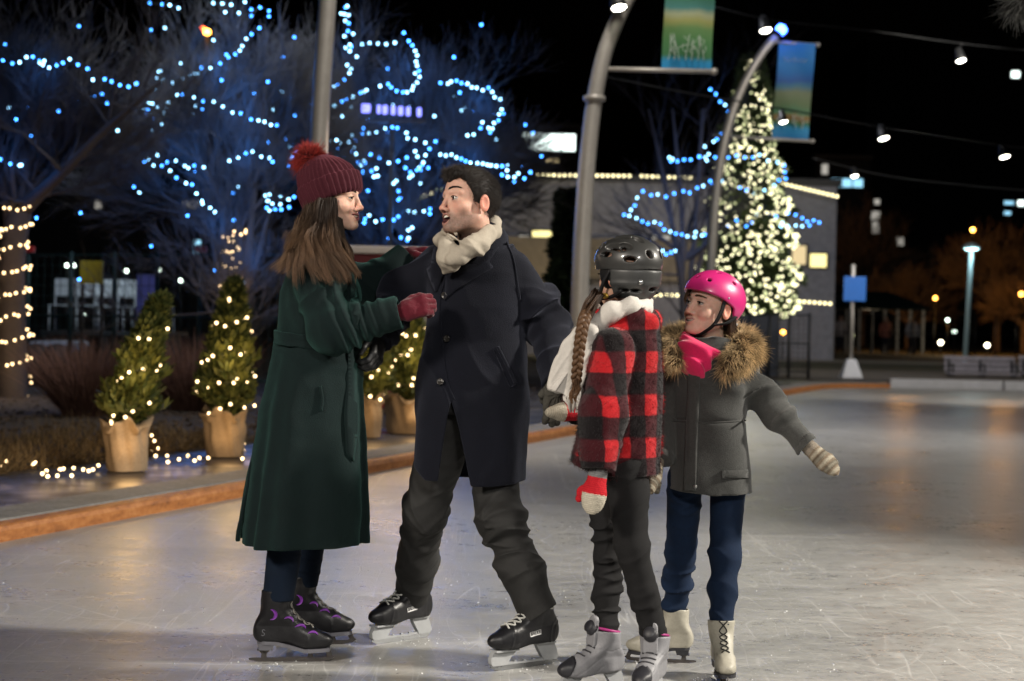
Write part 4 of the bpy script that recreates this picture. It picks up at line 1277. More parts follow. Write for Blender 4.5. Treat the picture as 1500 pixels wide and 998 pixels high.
        d = smin(d, sd_chain(P, [J(678, 372, 6.03), J(662, 388, 6.07), J(651, 400, 6.10)], [.030, .030, .012], .02), .010)
        f1 = wr(P, norm([.60, 0, .80]), 26, .013, .35, 6, 1.4, 40)
        neck = sd_cap(P, J(690, 320, 6.17), J(694, 380, 6.25), .053, .056)
        return np.maximum(d + f1 * .9, -neck) + .001 * vnoise(P * 80)
    lo3, hi3 = bounds(J(690, 352, 6.2), J(650, 402, 6.08), pad=.19)
    sdf_obj('scarf', scarf, lo3, hi3, .0036, M['beige_scarf'], P0)
    # gloves
    f1, b1 = hand_field(wr_l + fd * .015, norm([.0, -.10, -1]), norm([.12, -1, .25]), 1.06, (.25, .75, .95), side=1, thick=1.12,
                        tpose=[(.026, .018, -.010), (.042, .040, -.030), (.036, .058, -.052), (.024, .070, -.064)])
    ax = fd
    g1 = lambda P: f1(P) + ribs(P, wr_l, ax, 15, .0016) + .0012 * vnoise(P * 90)
    sdf_obj('glove', g1, *b1, .0028, M['grey_knit'], P0)
    MAN_HAND['l'] = wr_l + fd * .015
    f2, b2 = hand_field(wr_r + fr * .01, norm([-.05, -.55, -.8]), norm([.9, -.3, .1]), 1.0, (.5, .8, .6), side=1, thick=1.1)
    sdf_obj('glove', f2, *b2, .003, M['dark_glove'], P0)
    # hockey skates
    for sd, ft in enumerate(FT):
        sk = bpy.data.objects.new('ice_skate', None); C.objects.link(sk); sk.parent = P0
        sk.location = [float(x) for x in (ft.o - root_loc(P0))]
        def disp(p):
            e = 0
            for (cx, cz, R) in ((-.02, .11, .075), (-.02, .11, .092)):
                e = e - .0016 * np.exp(-((np.hypot(p[:, 0] + .16 - cx, p[:, 2] - cz) - R) / .0025) ** 2)
            return e - .0022 * np.exp(-((p[:, 0] - .088 + .2 * (p[:, 2] - .07)) / .003) ** 2) + .0007 * vnoise(p * 60)
        bo, bf = build_boot(ft, M['black_leather'], sk, .074, .087, .235, lean=.035, bulk=1.03, toe=.150, w=.045, disp=disp)
        hockey_holder(ft, sk, M['holder_plastic'], M['steel'])
        laces(bf, ft, sk, M['white_lace'], [(.135, .19), (.118, .205), (.10, .22), (.085, .235), (.07, .25), (.058, .27), (.05, .29)], w=.026, r=.0036, bow=False)
        # white maker's plate with lettering on the outer side
        sgn = 1
        o = [(-.052, .118), (.010, .112), (.013, .132), (-.049, .139)]
        foot_patch('maker_plate', bf, ft, [(-.044, .119), (-.02, .1165), (.006, .114), (.0075, .122), (.0085, .130), (-.018, .133), (-.042, .136), (-.043, .128)], sgn, M['label_white'], sk)
        cu = bpy.data.curves.new('letters', 'FONT'); cu.body = 'BAUER'; cu.size = .016; cu.extrude = .0006; cu.align_x = 'CENTER'; cu.align_y = 'CENTER'
        to = bpy.data.objects.new('tmp_text', cu); C.objects.link(to)
        bpy.context.view_layer.update()
        me = to.to_mesh(); v = np.array([x.co[:] for x in me.vertices]); fs = [list(p.vertices) for p in me.polygons]
        to.to_mesh_clear(); bpy.data.objects.remove(to)
        L = np.stack([-.018 - v[:, 0] * .98, np.full(len(v), sgn * .12), .1255 + v[:, 1] + v[:, 0] * .09], 1)
        for _ in range(90):
            L[:, 1] -= sgn * np.maximum(bf(ft.w(L).astype(np.float32)) / ft.s, 0) * .7
        W = ft.w(L); W = W + grad(bf, W) * (.0018 + v[:, 2:3])
        mb = MB()
        for f_ in fs: mb.F.setdefault(len(f_), []).append(np.array([f_]))
        mb.V = [W]; mb.n = len(W); mb.C = [np.ones((len(W), 3))]
        mb.build('lettering', M['black_rubber'], sk)
        # lace wrapped round the ankle
        if sd == 1:
            a = np.linspace(0, 2 * PI, 40)
            P = np.stack([-.045 + .066 * np.cos(a), .058 * np.sin(a), .215 + .012 * np.cos(a)], 1)
            MB().tube(ft.w(P), .0032, 5).build('ankle_lace', M['white_lace'], sk, True)
make_man()

def strap_tube(pts, w, th, R_hint=None):
    """flat strap along a line"""
    P = smooth_poly(pts, 30); T = np.gradient(P, axis=0); T /= np.linalg.norm(T, axis=1)[:, None]
    mb = MB(); V, Q = [], []
    return P

# =================================================================== GIRL IN PLAID
def make_plaid_girl():
    base = G(915, 1012); base[2] = 0
    P0 = empty('person', base, 'girl seen from behind in red and black plaid jacket, black helmet and white scarf', 'person', 'family of skaters on the ice')
    H = Head(J(916, 404, 5.82), (-.72, .69, .03), scale=.97, mouth='part', child=True, skin=(.46, .27, .19))
    D = 5.8
    sh_n, el_n, wr_n = J(898, 512, 5.66), J(884, 606, 5.575), J(877, 684, 5.54)
    sh_f, el_f, wr_f = J(880, 510, 5.96), J(858, 572, 6.05), J(843, 606, 6.10)
    FT = [Foot(G(868, 1011), (-.86, -.50, 0), scale=.86), Foot(G(952, 1022), (-.36, -.93, 0), scale=.86)]
    hn, kn, an = J(917, 690, 5.72), J(926, 800, 5.70), FT[1].w((-.055, 0, .215))
    hf, kf, af = J(893, 690, 5.86), J(890, 815, 5.88), FT[0].w((-.055, 0, .215))
    neck0, neck1 = H.w((0, -.02, -.07)), J(917, 475, 5.82)
    def body(P):
        d = H.sd(P)
        d = smin(d, sd_cap(P, neck0, neck1, .046, .050), .025)
        d = smin(d, sd_chain(P, [J(914, 500, D), J(910, 570, D), J(908, 680, D)], [.08, .085, .085], .05), .03)
        for ch, r in (([sh_n, el_n, wr_n], [.038, .032, .025]), ([sh_f, el_f, wr_f], [.038, .032, .025]), ([hn, kn, an], [.055, .036, .028]), ([hf, kf, af], [.055, .036, .028])):
            d = smin(d, sd_chain(P, ch, r), .02)
        return d
    pts = np.array([H.w((0, 0, .13)), wr_n, wr_f, an, af, H.w((0, .13, 0)), J(960, 600, D)])
    lo, hi = pts.min(0) - .09, pts.max(0) + .09
    zh = H.w((0, 0, -.15))[2]
    axes = [np.arange(lo[0], hi[0], .004), np.arange(lo[1], hi[1], .004), np.concatenate([np.arange(lo[2], zh, .009), np.arange(zh, hi[2], .003)])]
    sdf_obj('body', body, None, None, None, M['skin'], P0, H.col, axes=axes)
    H.extras(P0, teeth=False)
    # jacket -----------------------------------------------------------
    zhem = J(900, 692, D)[2]
    fold = lambda th, z: .03 * np.clip((J(0, 600, D)[2] - z) / .25, 0, 1) * np.sin(th * 4 + .8 + np.sin(2 * th)) + .012 * np.sin(th * 3 + z * 14)
    coat = loft_from([(452, 888, 945, .075), (464, 872, 958, .11), (480, 864, 966, .128), (510, 858, 969, .135), (550, 858, 970, .135), (600, 852, 969, .14), (650, 842, 968, .15), (700, 832, 967, .158)], D, fold, 2.3)
    fn, ff = norm(wr_n - el_n), norm(wr_f - el_f)
    def jacket(P):
        d = coat(P, cap0=zhem - .05)
        # hem climbs at the front (left in the picture)
        hz = zhem + .30 * np.clip(J(880, 690, D)[0] - P[:, 0], 0, .2)
        d = np.maximum(d, hz - P[:, 2])
        d = np.maximum(d, -np.maximum(coat(P, inset=.016, cap0=zhem - .2), P[:, 2] - zhem - .12))
        a = sd_chain(P, [sh_n, el_n, wr_n + fn * .05], [.074, .070, .060], .05) + wr(P, fn, 9, .016, .5, 6, 2, 3)
        a = np.maximum(a, (P - wr_n) @ fn - .012)
        d = smin(d, a, .005)
        b = sd_chain(P, [sh_f, el_f, wr_f + ff * .02], [.074, .064, .055], .05)
        b = np.maximum(b, (P - wr_f) @ ff - .01)
        d = smin(d, b, .02)
        # fleece collar rolled down
        col_ = sd_chain(P, [J(952, 474, 5.72), J(930, 462, 5.70), J(900, 458, 5.72), J(878, 464, 5.80), J(890, 456, 5.94), J(930, 455, 5.96), J(955, 468, 5.84), J(952, 474, 5.72)], [.030, .028, .026, .026, .026, .026, .03, .030], .02)
        d = smin(d, col_, .018)
        return d + .005 * vnoise(P * 13) + .0022 * vnoise(P * 45)
    lo, hi = bounds(J(815, 700, D), J(975, 440, D), J(900, 600, 5.5), J(900, 600, 6.1), wr_f, wr_n, pad=.07)
    V, Q = surfnets(jacket, lo, hi, .0052)
    fv, fq, _ = fur_on(V, Q, 18000, .009, .0006, lambda r, n: n + np.array([0, 0, -.5]), lambda t, sh, r: r * 0, 2, .3, .9, 8)
    mesh_np('jacket', np.concatenate([V, fv]), [Q, fq + len(V)], M['plaid'], P0, True)
    # leggings
    for hp, k_, a_, rr, sd in ((hn, kn, an, (.078, .054, .046, .040), 3), (hf, kf, af, (.070, .050, .044, .040), 11)):
        dr = norm(a_ - k_); md = (k_ + a_) / 2; d1 = norm(k_ - hp)
        lf = lambda P, hp=hp, k_=k_, a_=a_, md=md, rr=rr, dr=dr, sd=sd, d1=d1: sd_chain(P, [hp, k_, md, a_ + dr * .04], rr, .03) + wr(P, dr + .15, 24, .009, .45, 8, 2.2, sd) + wr(P, d1 + np.array([.3, 0, .1]), 15, .009, .5, 7, 2, sd)
        l2, h2 = bounds(hp, k_, a_ + dr * .06, pad=.09)
        lf3 = lambda P, lf=lf: np.maximum(lf(P), .186 - P[:, 2])
        sdf_obj('legging', lf3, l2, h2, .0042, M['black_cotton'], P0, band=2.4)
    # scarf
    def scarf(P):
        ring = [J(876, 476, 5.70), J(896, 456, 5.68), J(925, 450, 5.69), J(946, 452, 5.76), J(944, 446, 5.90), J(908, 446, 5.98), J(876, 460, 5.88), J(868, 474, 5.76), J(876, 476, 5.70)]
        d = sd_chain(P, ring, [.030, .032, .028, .024, .026, .028, .03, .03, .030], .02)
        tail = [J(880, 464, 5.70), J(860, 488, 5.68), J(844, 515, 5.67), J(834, 545, 5.68), J(828, 566, 5.70)]
        ax2 = norm(tail[-1] - tail[0]); 
        q = P.copy(); t2 = sd_chain(P, tail, [.028, .040, .048, .055, .056], .03)
        ey = np.abs((P - tail[2]) @ norm([.25, 1, .1])) - .016
        d = smin(d, smax(t2, ey, .012), .02)
        n = norm(np.cross(ax2, [.25, 1, .1]))
        fd = wr(P, n, 30, .010, .3, 7, 1.5, 3) * .9
        neck = sd_cap(P, neck0, neck1, .052, .056)
        d = np.maximum(d, (P - tail[-1]) @ ax2 - .03)
        return np.maximum(d + fd + .002 * vnoise(P * 40), -neck)
    lo3, hi3 = bounds(J(940, 440, 5.8), J(826, 590, 5.7), J(900, 450, 6.02), pad=.09)
    sc_ = sdf_obj('scarf', scarf, lo3, hi3, .004, M['white_scarf'], P0)
    # fringe of the scarf
    mb = MB(); rg = np.random.default_rng(4)
    for i in range(26):
        u = i / 25; x = 812 + 42 * u; a = J(823 + 26 * u, 562 + 8 * u, 5.69 + .02 * math.sin(i))
        b = J(814 + 38 * u + rg.normal(0, 2), 578 + 14 * u, 5.68 + .02 * math.cos(i * 2)); c = J(822 + 30 * u + rg.normal(0, 3), 598 + 8 * u + rg.normal(0, 3), 5.68)
        a = J(826 + 24 * u, 556 + 6 * u, 5.69)
        mb.tube(smooth_poly([a, (a + b) / 2 + .004, b, c] if u > .35 else [J(836 + 4 * u, 540, 5.68), J(824 + 8 * u, 552, 5.67), J(806 + 20 * u, 570 + 10 * u, 5.66)], 8), [.0052] * 6 + [.0045, .0028], 5)
    mb.build('fringe', M['white_scarf'], sc_, True)
    # braid
    bl = smooth_poly([J(866, 448, 5.72), J(856, 468, 5.62), J(850, 500, 5.585), J(846, 535, 5.58), J(844, 560, 5.59)], 90)
    mb = MB(); tn = np.gradient(bl, axis=0); tn /= np.linalg.norm(tn, axis=1)[:, None]
    sx = np.cross(tn, [0, 1, 0]); sx /= np.linalg.norm(sx, axis=1)[:, None]; sy = np.cross(tn, sx)
    t = np.linspace(0, 1, 90); cols = []
    for k_ in range(3):
        ph = t * 2 * PI * 5.0 + k_ * 2 * PI / 3
        P = bl + sx * (.012 * np.sin(ph))[:, None] + sy * (.007 * np.sin(2 * ph))[:, None]
        mb.tube(P, .0115 * (1 - .35 * t), 8, True, (.085, .043, .020))
    gd = [[J(843, 556, 5.59), J(841, 570, 5.59), J(834, 580, 5.59), J(838, 588, 5.59)], [J(846, 556, 5.58), J(848, 572, 5.58), J(846, 584, 5.58), J(852, 592, 5.58)]]
    v2, q2, c2 = hair_guides(gd, 220, 8, .0014, .005, .006, (.05, .024, .011), (.16, .08, .035), 5, .2)
    gd = [[J(872, 426, 5.74), J(866, 440, 5.69), J(860, 455, 5.64), J(856, 468, 5.61)], [J(882, 432, 5.72), J(874, 442, 5.68), J(866, 456, 5.64), J(858, 470, 5.62)]]
    v3, q3, c3 = hair_guides(gd, 260, 8, .0016, .006, .004, (.03, .015, .008), (.08, .04, .02), 6, .2)
    mb.add(v2, [q2]); mb.C[-1] = c2; mb.add(v3, [q3]); mb.C[-1] = c3
    mb.build('braid', M['hair'], P0, True, True)
    # hair mass under the helmet, seen at the temple
    hm = lambda P: sd_ell(H.loc(P), (0, -.022, -.012), (.079, .088, .085)) * H.s + .003 * np.sin(P[:, 2] * 260 + 3 * vnoise(P * 20))
    l5, h5 = bounds(H.o, pad=.13)
    V, Q = surfnets(lambda P: np.maximum(hm(P), H.loc(P)[:, 1] - .035), l5, h5, .005)
    mesh_np('hair', V, [Q], M['hair'], P0, True, np.tile([.012, .007, .005], (len(V), 1)))
    # helmet --------------------------------------------------------------
    hp = bpy.data.objects.new('helmet', None); C.objects.link(hp); hp.parent = P0; hp.location = [float(x) for x in (H.o - base)]
    def shell_up(P):
        p = H.loc(P); q = p.copy(); q[:, 0] = np.abs(q[:, 0])
        d = sd_ell(p, (0, -.012, .050), (.104, .132, .094))
        d = np.maximum(d, -(p[:, 2] - .018 - .12 * np.clip(-p[:, 1] - .08, 0, .1)))
        # ridges running front to back
        for x, w in ((.040, .012), (.078, .012)):
            d = smax(d, -sd_ell(q, (x + .006, -.002 - .02 * (x > .05), .150 - x * .72), (.010, .050, .020)), .004)
        # vents
        for (x, y, z, rx, ry, rz) in ((.062, .062, .102, .013, .024, .018), (.030, .052, .136, .010, .026, .02), (.075, -.060, .100, .012, .030, .016), (.030, -.075, .128, .011, .030, .02),
                                      (.094, .010, .070, .02, .030, .009), (.080, -.085, .056, .02, .022, .010), (.030, -.122, .075, .012, .03, .014)):
            d = smax(d, -sd_ell(q, (x, y, z), (rx, ry, rz)), .003)
        d = np.maximum(d, -sd_ell(p, (0, -.010, .045), (.088, .114, .080)))
        return d * H.s
    l4, h4 = bounds(H.w((0, 0, .05)), pad=.17)
    sdf_obj('shell', shell_up, l4, h4, .0030, M['black_shell'], hp)
    def shell_low(P):
        p = H.loc(P); q = p.copy(); q[:, 0] = np.abs(q[:, 0])
        d = sd_ell(p, (0, -.016, .012), (.100, .126, .125))
        cut = np.maximum(p[:, 2] - .022, -(p[:, 2] + .082 - .10 * np.clip(-p[:, 1] - .09, 0, .1)))
        cut = np.maximum(cut, p[:, 1] + .012 - .25 * np.clip(-p[:, 2] + .0, 0, .1) * 0)
        d = smax(d, cut, .008)
        d = d - .0035 * np.exp(-((p[:, 2] + .030) / .010) ** 2)
        for (x, y, z, rx, ry, rz) in ((.090, -.062, -.052, .03, .024, .008), (.060, -.108, -.052, .022, .03, .008), (.0, -.13, -.045, .018, .03, .008)):
            d = smax(d, -sd_ell(q, (x, y, z), (rx, ry, rz)), .003)
        d = np.maximum(d, -sd_ell(p, (0, -.014, .010), (.087, .112, .112)))
        return d * H.s
    sdf_obj('rear_shell', shell_low, l4, h4, .0030, M['grey_shell'], hp)
    # padding ring and ear pad, strap with oval badge
    pad = lambda P: (np.maximum(sd_ell(H.loc(P), (0, -.006, .012), (.092, .112, .090)), np.maximum(np.abs(H.loc(P)[:, 2] + .040) - .066, -sd_ell(H.loc(P), (0, -.006, .01), (.078, .098, .08)))) ) * H.s
    sdf_obj('padding', lambda P: np.maximum(pad(P), (H.loc(P)[:, 1] - .052) * H.s), l4, h4, .004, M['black_strap'], hp)
    mb = MB()
    for a in ([(-.092, -.010, .02), (-.094, .020, -.03), (-.080, .045, -.085), (-.030, .065, -.118)], [(-.098, -.070, -.052), (-.090, -.02, -.075), (-.078, .04, -.085)]):
        mb.tube(H.w(smooth_poly(a, 14)), .0065, 6)
        mb.tube(H.w(smooth_poly([(-x, y, z) for x, y, z in a], 14)), .0065, 6)
    mb.build('chin_strap', M['black_strap'], hp, True)
    n_ = norm(H.R @ np.array([-1, .05, -.1])); r_ = norm(H.R @ np.array([0, -1, 0])); R = np.stack([r_, np.cross(n_, r_), n_], 1)
    mb = MB(); mb.lathe([(.001, .004), (.012, .004), (.016, .002), (.017, -.003)], (0, 0, 0), 24)
    v = mb.V[0] * np.array([1, .62, 1]); mb.V[0] = v @ R.T + H.w((-.098, .008, -.074)); mb.build('badge', M['gold'], hp, True)
    mb = MB()
    for p_ in ((-.060, -.118, -.022),): mb.lathe([(.001, .005), (.007, .005), (.009, .002), (.009, -.006)], H.w(p_), 16, np.stack([r_, np.cross(n_, r_), n_], 1))
    mb.build('clip', M['steel'], hp, True)
    # mittens: cream tip, red band, grey cuff
    def mit(name, w, dr, nr, L, sc=1.0, thumb=1):
        f = norm(dr); n = norm(np.asarray(nr) - np.dot(nr, f) * f); l = np.cross(f, n) * thumb
        Wp = lambda p: np.asarray(w) + (np.asarray(p, float) * sc) @ np.stack([l, f, n])
        R = np.stack([l, f, n], 1)
        def fl(P):
            d = sd_ell(P, Wp((0, .088, 0)), np.array([.043, .058, .026]) * sc, R)
            d = smin(d, sd_cap(P, Wp((0, 0, 0)), Wp((0, .07, 0)), .034 * sc, .036 * sc), .02)
            d = smin(d, sd_chain(P, [Wp((.024, .045, -.006)), Wp((.048, .072, -.014)), Wp((.056, .100, -.018))], np.array([.017, .0165, .013]) * sc, .01), .012)
            d = smax(d, -((P - Wp((0, -.03, 0))) @ f), .006)
            return d + .0010 * np.sin(((P - w) @ f) * 900) + .001 * vnoise(P * 80)
        def cf(V):
            y = (V - w) @ f / sc; th = ((V - w) @ l / sc) > .042
            c = np.where((y > .072)[:, None], (.46, .42, .34), np.where((y > .012)[:, None], (.42, .010, .018), (.16, .16, .16)))
            return np.where(th[:, None], (.42, .010, .018), c) * (1 + .2 * np.sin(y * 900))[:, None]
        lo_, hi_ = bounds(Wp((0, -.03, 0)), Wp((0, .15, 0)), pad=.085)
        sdf_obj(name, fl, lo_, hi_, .0030, M['mitten'], P0, cf)
    mit('mitten', J(876, 694, 5.535), norm([-.16, -.05, -1]), norm([-.3, -1, 0]), 1, .92, 1)
    mit('mitten', J(851, 603, 6.02), norm([-1, -.35, -.02]), norm([.1, -.2, -1]), 1, .92, -1)
    # boots
    for sd, ft in enumerate(FT):
        sk = bpy.data.objects.new('ice_skate', None); C.objects.link(sk); sk.parent = P0
        sk.location = [float(x) for x in (ft.o - root_loc(P0))]
        def disp(p):
            e = .0010 * vnoise(p * 40)
            a = p[:, 2] + .55 * p[:, 0]
            for c_ in (.085, .125, .165): e = e + .0022 * np.exp(-((a - c_) / .0022) ** 2) * (p[:, 0] > -.03)
            e = e + .0022 * np.exp(-((p[:, 2] - .155 - .25 * np.abs(p[:, 0] + .06)) / .0022) ** 2) * (p[:, 0] < .0)
            return e
        bo, bf = build_boot(ft, M['pale_boot'], sk, .060, .072, .232, lean=.022, bulk=1.10, toe=.152, w=.048, disp=disp)
        hockey_holder(ft, sk, M['holder_plastic'], M['steel'])
        tc = lambda P: np.maximum(boot_sd(ft.loc(P), .060, .072, .232, lean=.022, bulk=1.10, toe=.152, w=.048) * ft.s - .003, np.minimum((.122 - ft.loc(P)[:, 0] - .5 * (ft.loc(P)[:, 2] - .08)), 9) * ft.s)
        cs = [ft.w((x, y, z)) for x in (.05, .17) for y in (-.07, .07) for z in (.04, .14)]
        sdf_obj('toe_cap', tc, np.min(cs, 0), np.max(cs, 0), .0035, M['dark_trim'], sk)
        # magenta piping at the opening
        a = np.linspace(0, 2 * PI, 60); P = np.stack([-.058 + .052 * np.cos(a), .050 * np.sin(a), .237 + .012 * np.cos(a)], 1)
        MB().tube(ft.w(P), .0052, 6).build('piping', M['magenta'], sk, True)
        # tongue
        tg = lambda P: np.maximum(sd_cap(ft.loc(P), (.012, 0, .19), (.000, 0, .272), .030, .026), np.abs(ft.loc(P)[:, 0] + .10 * (ft.loc(P)[:, 2] - .19) - .008) - .010) * ft.s
        cs = [ft.w((x, y, z)) for x in (-.03, .05) for y in (-.05, .05) for z in (.15, .32)]
        sdf_obj('tongue', tg, np.min(cs, 0), np.max(cs, 0), .0035, M['pale_boot'], sk)
        # closure dial
        n_ = ft.R @ norm([.85, .0, .5]); r_ = norm(np.cross(n_, [0, 0, 1])); R = np.stack([r_, np.cross(n_, r_), n_], 1)
        c_ = top_line(bf, ft, [(.08, .30)])[0]
        MB().lathe([(.001, .016), (.018, .016), (.021, .013), (.021, 0), (.026, -.002), (.026, -.010)], ft.w(c_ + np.array([.004, 0, .012])), 24, R).build('dial', M['dark_trim'], sk, True)
        # cable over the instep
        mb = MB()
        for x, z in ((.125, .20), (.105, .22), (.085, .235)):
            P = np.array([top_line(bf, ft, [(x, z)], y=y)[0] for y in np.linspace(-.03, .03, 7)])
            mb.tube(ft.w(P), .0035, 5)
        mb.build('cable', M['dark_trim'], sk, True)
make_plaid_girl()

# =================================================================== GIRL IN GREY
def make_grey_girl():
    base = G(1030, 985); base[2] = 0
    P0 = empty('person', base, 'girl in pink helmet, pink neck warmer and grey fur-collared coat, one arm held out', 'person', 'family of skaters on the ice')
    D = 6.2
    H = Head(J(1041, 450, 6.19), (-.79, -.59, .19), roll=.05, scale=.97, mouth='smile', child=True, fem=False, skin=(.62, .39, .30), lid=.0052)
    sh_l, el_l, wr_l = J(1080, 545, 6.2), J(1138, 607, 6.17), J(1183, 653, 6.12)
    sh_r, el_r, wr_r = J(1003, 540, 6.22), J(974, 612, 6.22), J(962, 672, 6.12)
    FT = [Foot(G(968, 970), (-.98, .10, 0), scale=.86), Foot(G(1058, 996), (.03, -1, 0), scale=.86)]
    hr, kr, ar = J(1004, 700, 6.22), J(997, 815, 6.26), FT[0].w((-.055, 0, .205))
    hl, kl, al = J(1066, 700, 6.2), J(1062, 815, 6.12), FT[1].w((-.055, 0, .205))
    neck0, neck1 = H.w((0, -.02, -.07)), J(1042, 520, 6.22)
    def body(P):
        d = H.sd(P)
        d = smin(d, sd_cap(P, neck0, neck1, .043, .050), .025)
        d = smin(d, sd_chain(P, [J(1042, 550, D), J(1041, 610, D), J(1038, 690, D)], [.085, .09, .085], .05), .03)
        for ch, r in (([sh_l, el_l, wr_l], [.036, .030, .024]), ([sh_r, el_r, wr_r], [.036, .030, .024]), ([hr, kr, ar], [.05, .036, .028]), ([hl, kl, al], [.05, .036, .028])):
            d = smin(d, sd_chain(P, ch, r), .02)
        return d
    pts = np.array([H.w((0, 0, .13)), wr_l, wr_r, ar, al, H.w((0, .13, 0)), sh_l, sh_r])
    lo, hi = pts.min(0) - .09, pts.max(0) + .09
    zh = H.w((0, 0, -.15))[2]
    axes = [np.arange(lo[0], hi[0], .0032), np.arange(lo[1], hi[1], .0032), np.concatenate([np.arange(lo[2], zh, .009), np.arange(zh, hi[2], .0022)])]
    sdf_obj('body', body, None, None, None, M['skin'], P0, H.col, axes=axes)
    H.extras(P0, iris=(.04, .022, .012), brow=(.10, .06, .035), browh=.003, gaze=(-.1, .95, .15), browz=.022)
    # coat
    zhem = J(1040, 722, 6.1)[2]
    fold = lambda th, z: .014 * np.sin(th * 5 + z * 9) * np.clip((J(0, 560, D)[2] - z) / .2, 0, 1) + .008 * np.sin(th * 3 + z * 21)
    coat = loft_from([(496, 1010, 1078, .085), (512, 996, 1092, .11), (535, 985, 1098, .128), (570, 984, 1097, .13), (616, 985, 1093, .125), (660, 984, 1096, .135), (700, 981, 1099, .145), (728, 980, 1101, .15)], D, fold, 2.4)
    fl_, ul_, fr_ = norm(wr_l - el_l), norm(el_l - sh_l), norm(wr_r - el_r)
    zbelt = J(1040, 617, 6.1)[2]
    def coatf(P):
        d = coat(P, cap0=zhem)
        d = np.maximum(d, -np.maximum(coat(P, inset=.014, cap0=zhem - .2), P[:, 2] - zhem - .14))
        d = d + .006 * np.exp(-((P[:, 2] - zbelt) / .007) ** 2)
        a = sd_chain(P, [sh_l, el_l, wr_l + fl_ * .05], [.066, .059, .050], .04) + wr(P, fl_, 14, .017, .45, 7, 1.8, 3) + wr(P, ul_ + np.array([0, .3, .2]), 9, .007, .5, 6, 2, 5)
        a = np.maximum(a, (P - wr_l) @ fl_ - .008)
        a = np.maximum(a, -np.maximum(sd_cap(P, el_l, wr_l + fl_ * .1, .025, .040), -((P - wr_l) @ fl_ + .02)))
        b = sd_chain(P, [sh_r, el_r, wr_r + fr_ * .02], [.066, .058, .050], .04) + wr(P, fr_, 12, .010, .5, 7, 2, 8)
        b = np.maximum(b, (P - wr_r) @ fr_ - .008)
        d = smin(smin(d, a, .018), b, .018)
        return d + wr(P, norm([.2, .1, 1]), 7, .011, .6, 6, 2, 11) + .003 * vnoise(P * 14)
    lo, hi = bounds(J(950, 730, D), J(1110, 490, D), J(1040, 600, 5.98), J(1040, 600, 6.42), wr_l, pad=.07); lo[2] = zhem - .02
    sdf_obj('winter_coat', coatf, lo, hi, .0048, M['grey_wool'], P0)
    patch('placket', coatf, [(1010, 545), (1026, 545), (1023, 620), (1019, 719), (1003, 719), (1006, 620)], M['grey_wool'], P0, .007, 6)
    seam('waist_seam', coatf, [(985, 616), (1010, 618), (1050, 619), (1092, 616)], .0035, M['grey_wool'], P0, 40, 0)
    patch('pocket_flap', coatf, [(1056, 690), (1094, 688), (1095, 700), (1057, 702)], M['grey_wool'], P0, .006, 5)
    p = project(coatf, [(1019, 713)])[0]; n = grad(coatf, [p])[0]
    mb = MB(); r_ = norm(np.cross(n, [0, 0, 1])); mb.lathe([(.001, .003), (.006, .002), (.007, -.002)], p + n * .008, 14, np.stack([r_, np.cross(n, r_), n], 1)); mb.build('snap', M['steel'], P0, True)
    # fur collar
    ring = [J(990, 530, 6.08), J(982, 512, 6.12), J(986, 496, 6.22), J(1018, 490, 6.34), J(1060, 492, 6.36), J(1088, 500, 6.26), J(1092, 512, 6.12), J(1078, 526, 6.05), J(1066, 540, 6.03)]
    rr = [.024, .034, .036, .036, .038, .041, .043, .038, .024]
    fur = lambda P: sd_chain(P, ring, rr, .02)
    l2, h2 = bounds(np.array(ring), pad=.08)
    V, Q = surfnets(fur, l2, h2, .008)
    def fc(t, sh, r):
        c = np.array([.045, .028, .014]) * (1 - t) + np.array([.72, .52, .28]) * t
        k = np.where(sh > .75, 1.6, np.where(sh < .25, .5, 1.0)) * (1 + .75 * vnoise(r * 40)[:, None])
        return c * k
    ctr = J(1042, 500, 6.2)
    ctr = ctr
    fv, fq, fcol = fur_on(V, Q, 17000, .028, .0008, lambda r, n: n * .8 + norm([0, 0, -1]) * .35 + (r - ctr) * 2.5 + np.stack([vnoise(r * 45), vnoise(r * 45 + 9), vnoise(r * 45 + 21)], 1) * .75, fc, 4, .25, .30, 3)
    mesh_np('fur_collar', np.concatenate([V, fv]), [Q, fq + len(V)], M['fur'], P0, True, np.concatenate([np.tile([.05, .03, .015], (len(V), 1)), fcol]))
    # neck warmer
    nw0, nw1 = J(1020, 528, 6.12), J(1040, 482, 6.20)
    def warmer(P):
        a = norm(nw1 - nw0)
        d = sd_chain(P, [J(1019, 534, 6.10), J(1024, 516, 6.13), J(1040, 494, 6.20)], [.055, .078, .078], .03)
        t = (P - nw0) @ a
        d = d + .006 * np.sin(t * 130 + 3.2 * vnoise(P * 10) + 14 * (P[:, 0] - nw0[0])) + .003 * np.sin(t * 60 + P[:, 0] * 40)
        lip = norm([.38, -.25, 1.0])
        d = smax(d, (P - J(1026, 505, 6.10)) @ lip - .010, .008)
        return np.maximum(d, -sd_chain(P, [J(1024, 518, 6.15), H.w((0, -.01, -.06))], [.052, .066], .02))
    l3, h3 = bounds(nw0, nw1, pad=.13)
    sdf_obj('neck_warmer', warmer, l3, h3, .0036, M['pink_fleece'], P0)
    # hair behind the ear
    gd = [[H.w((-.070, -.03, -.01)), H.w((-.074, -.045, -.05)), H.w((-.072, -.060, -.09)), H.w((-.070, -.070, -.12))], [H.w((-.060, -.06, -.01)), H.w((-.062, -.075, -.05)), H.w((-.06, -.09, -.09)), H.w((-.06, -.10, -.115))],
          [H.w((.0, -.09, -.01)), H.w((.0, -.10, -.05)), H.w((.0, -.105, -.09)), H.w((.0, -.11, -.12))], [H.w((.06, -.06, -.01)), H.w((.062, -.075, -.05)), H.w((.06, -.09, -.09)), H.w((.06, -.10, -.115))]]
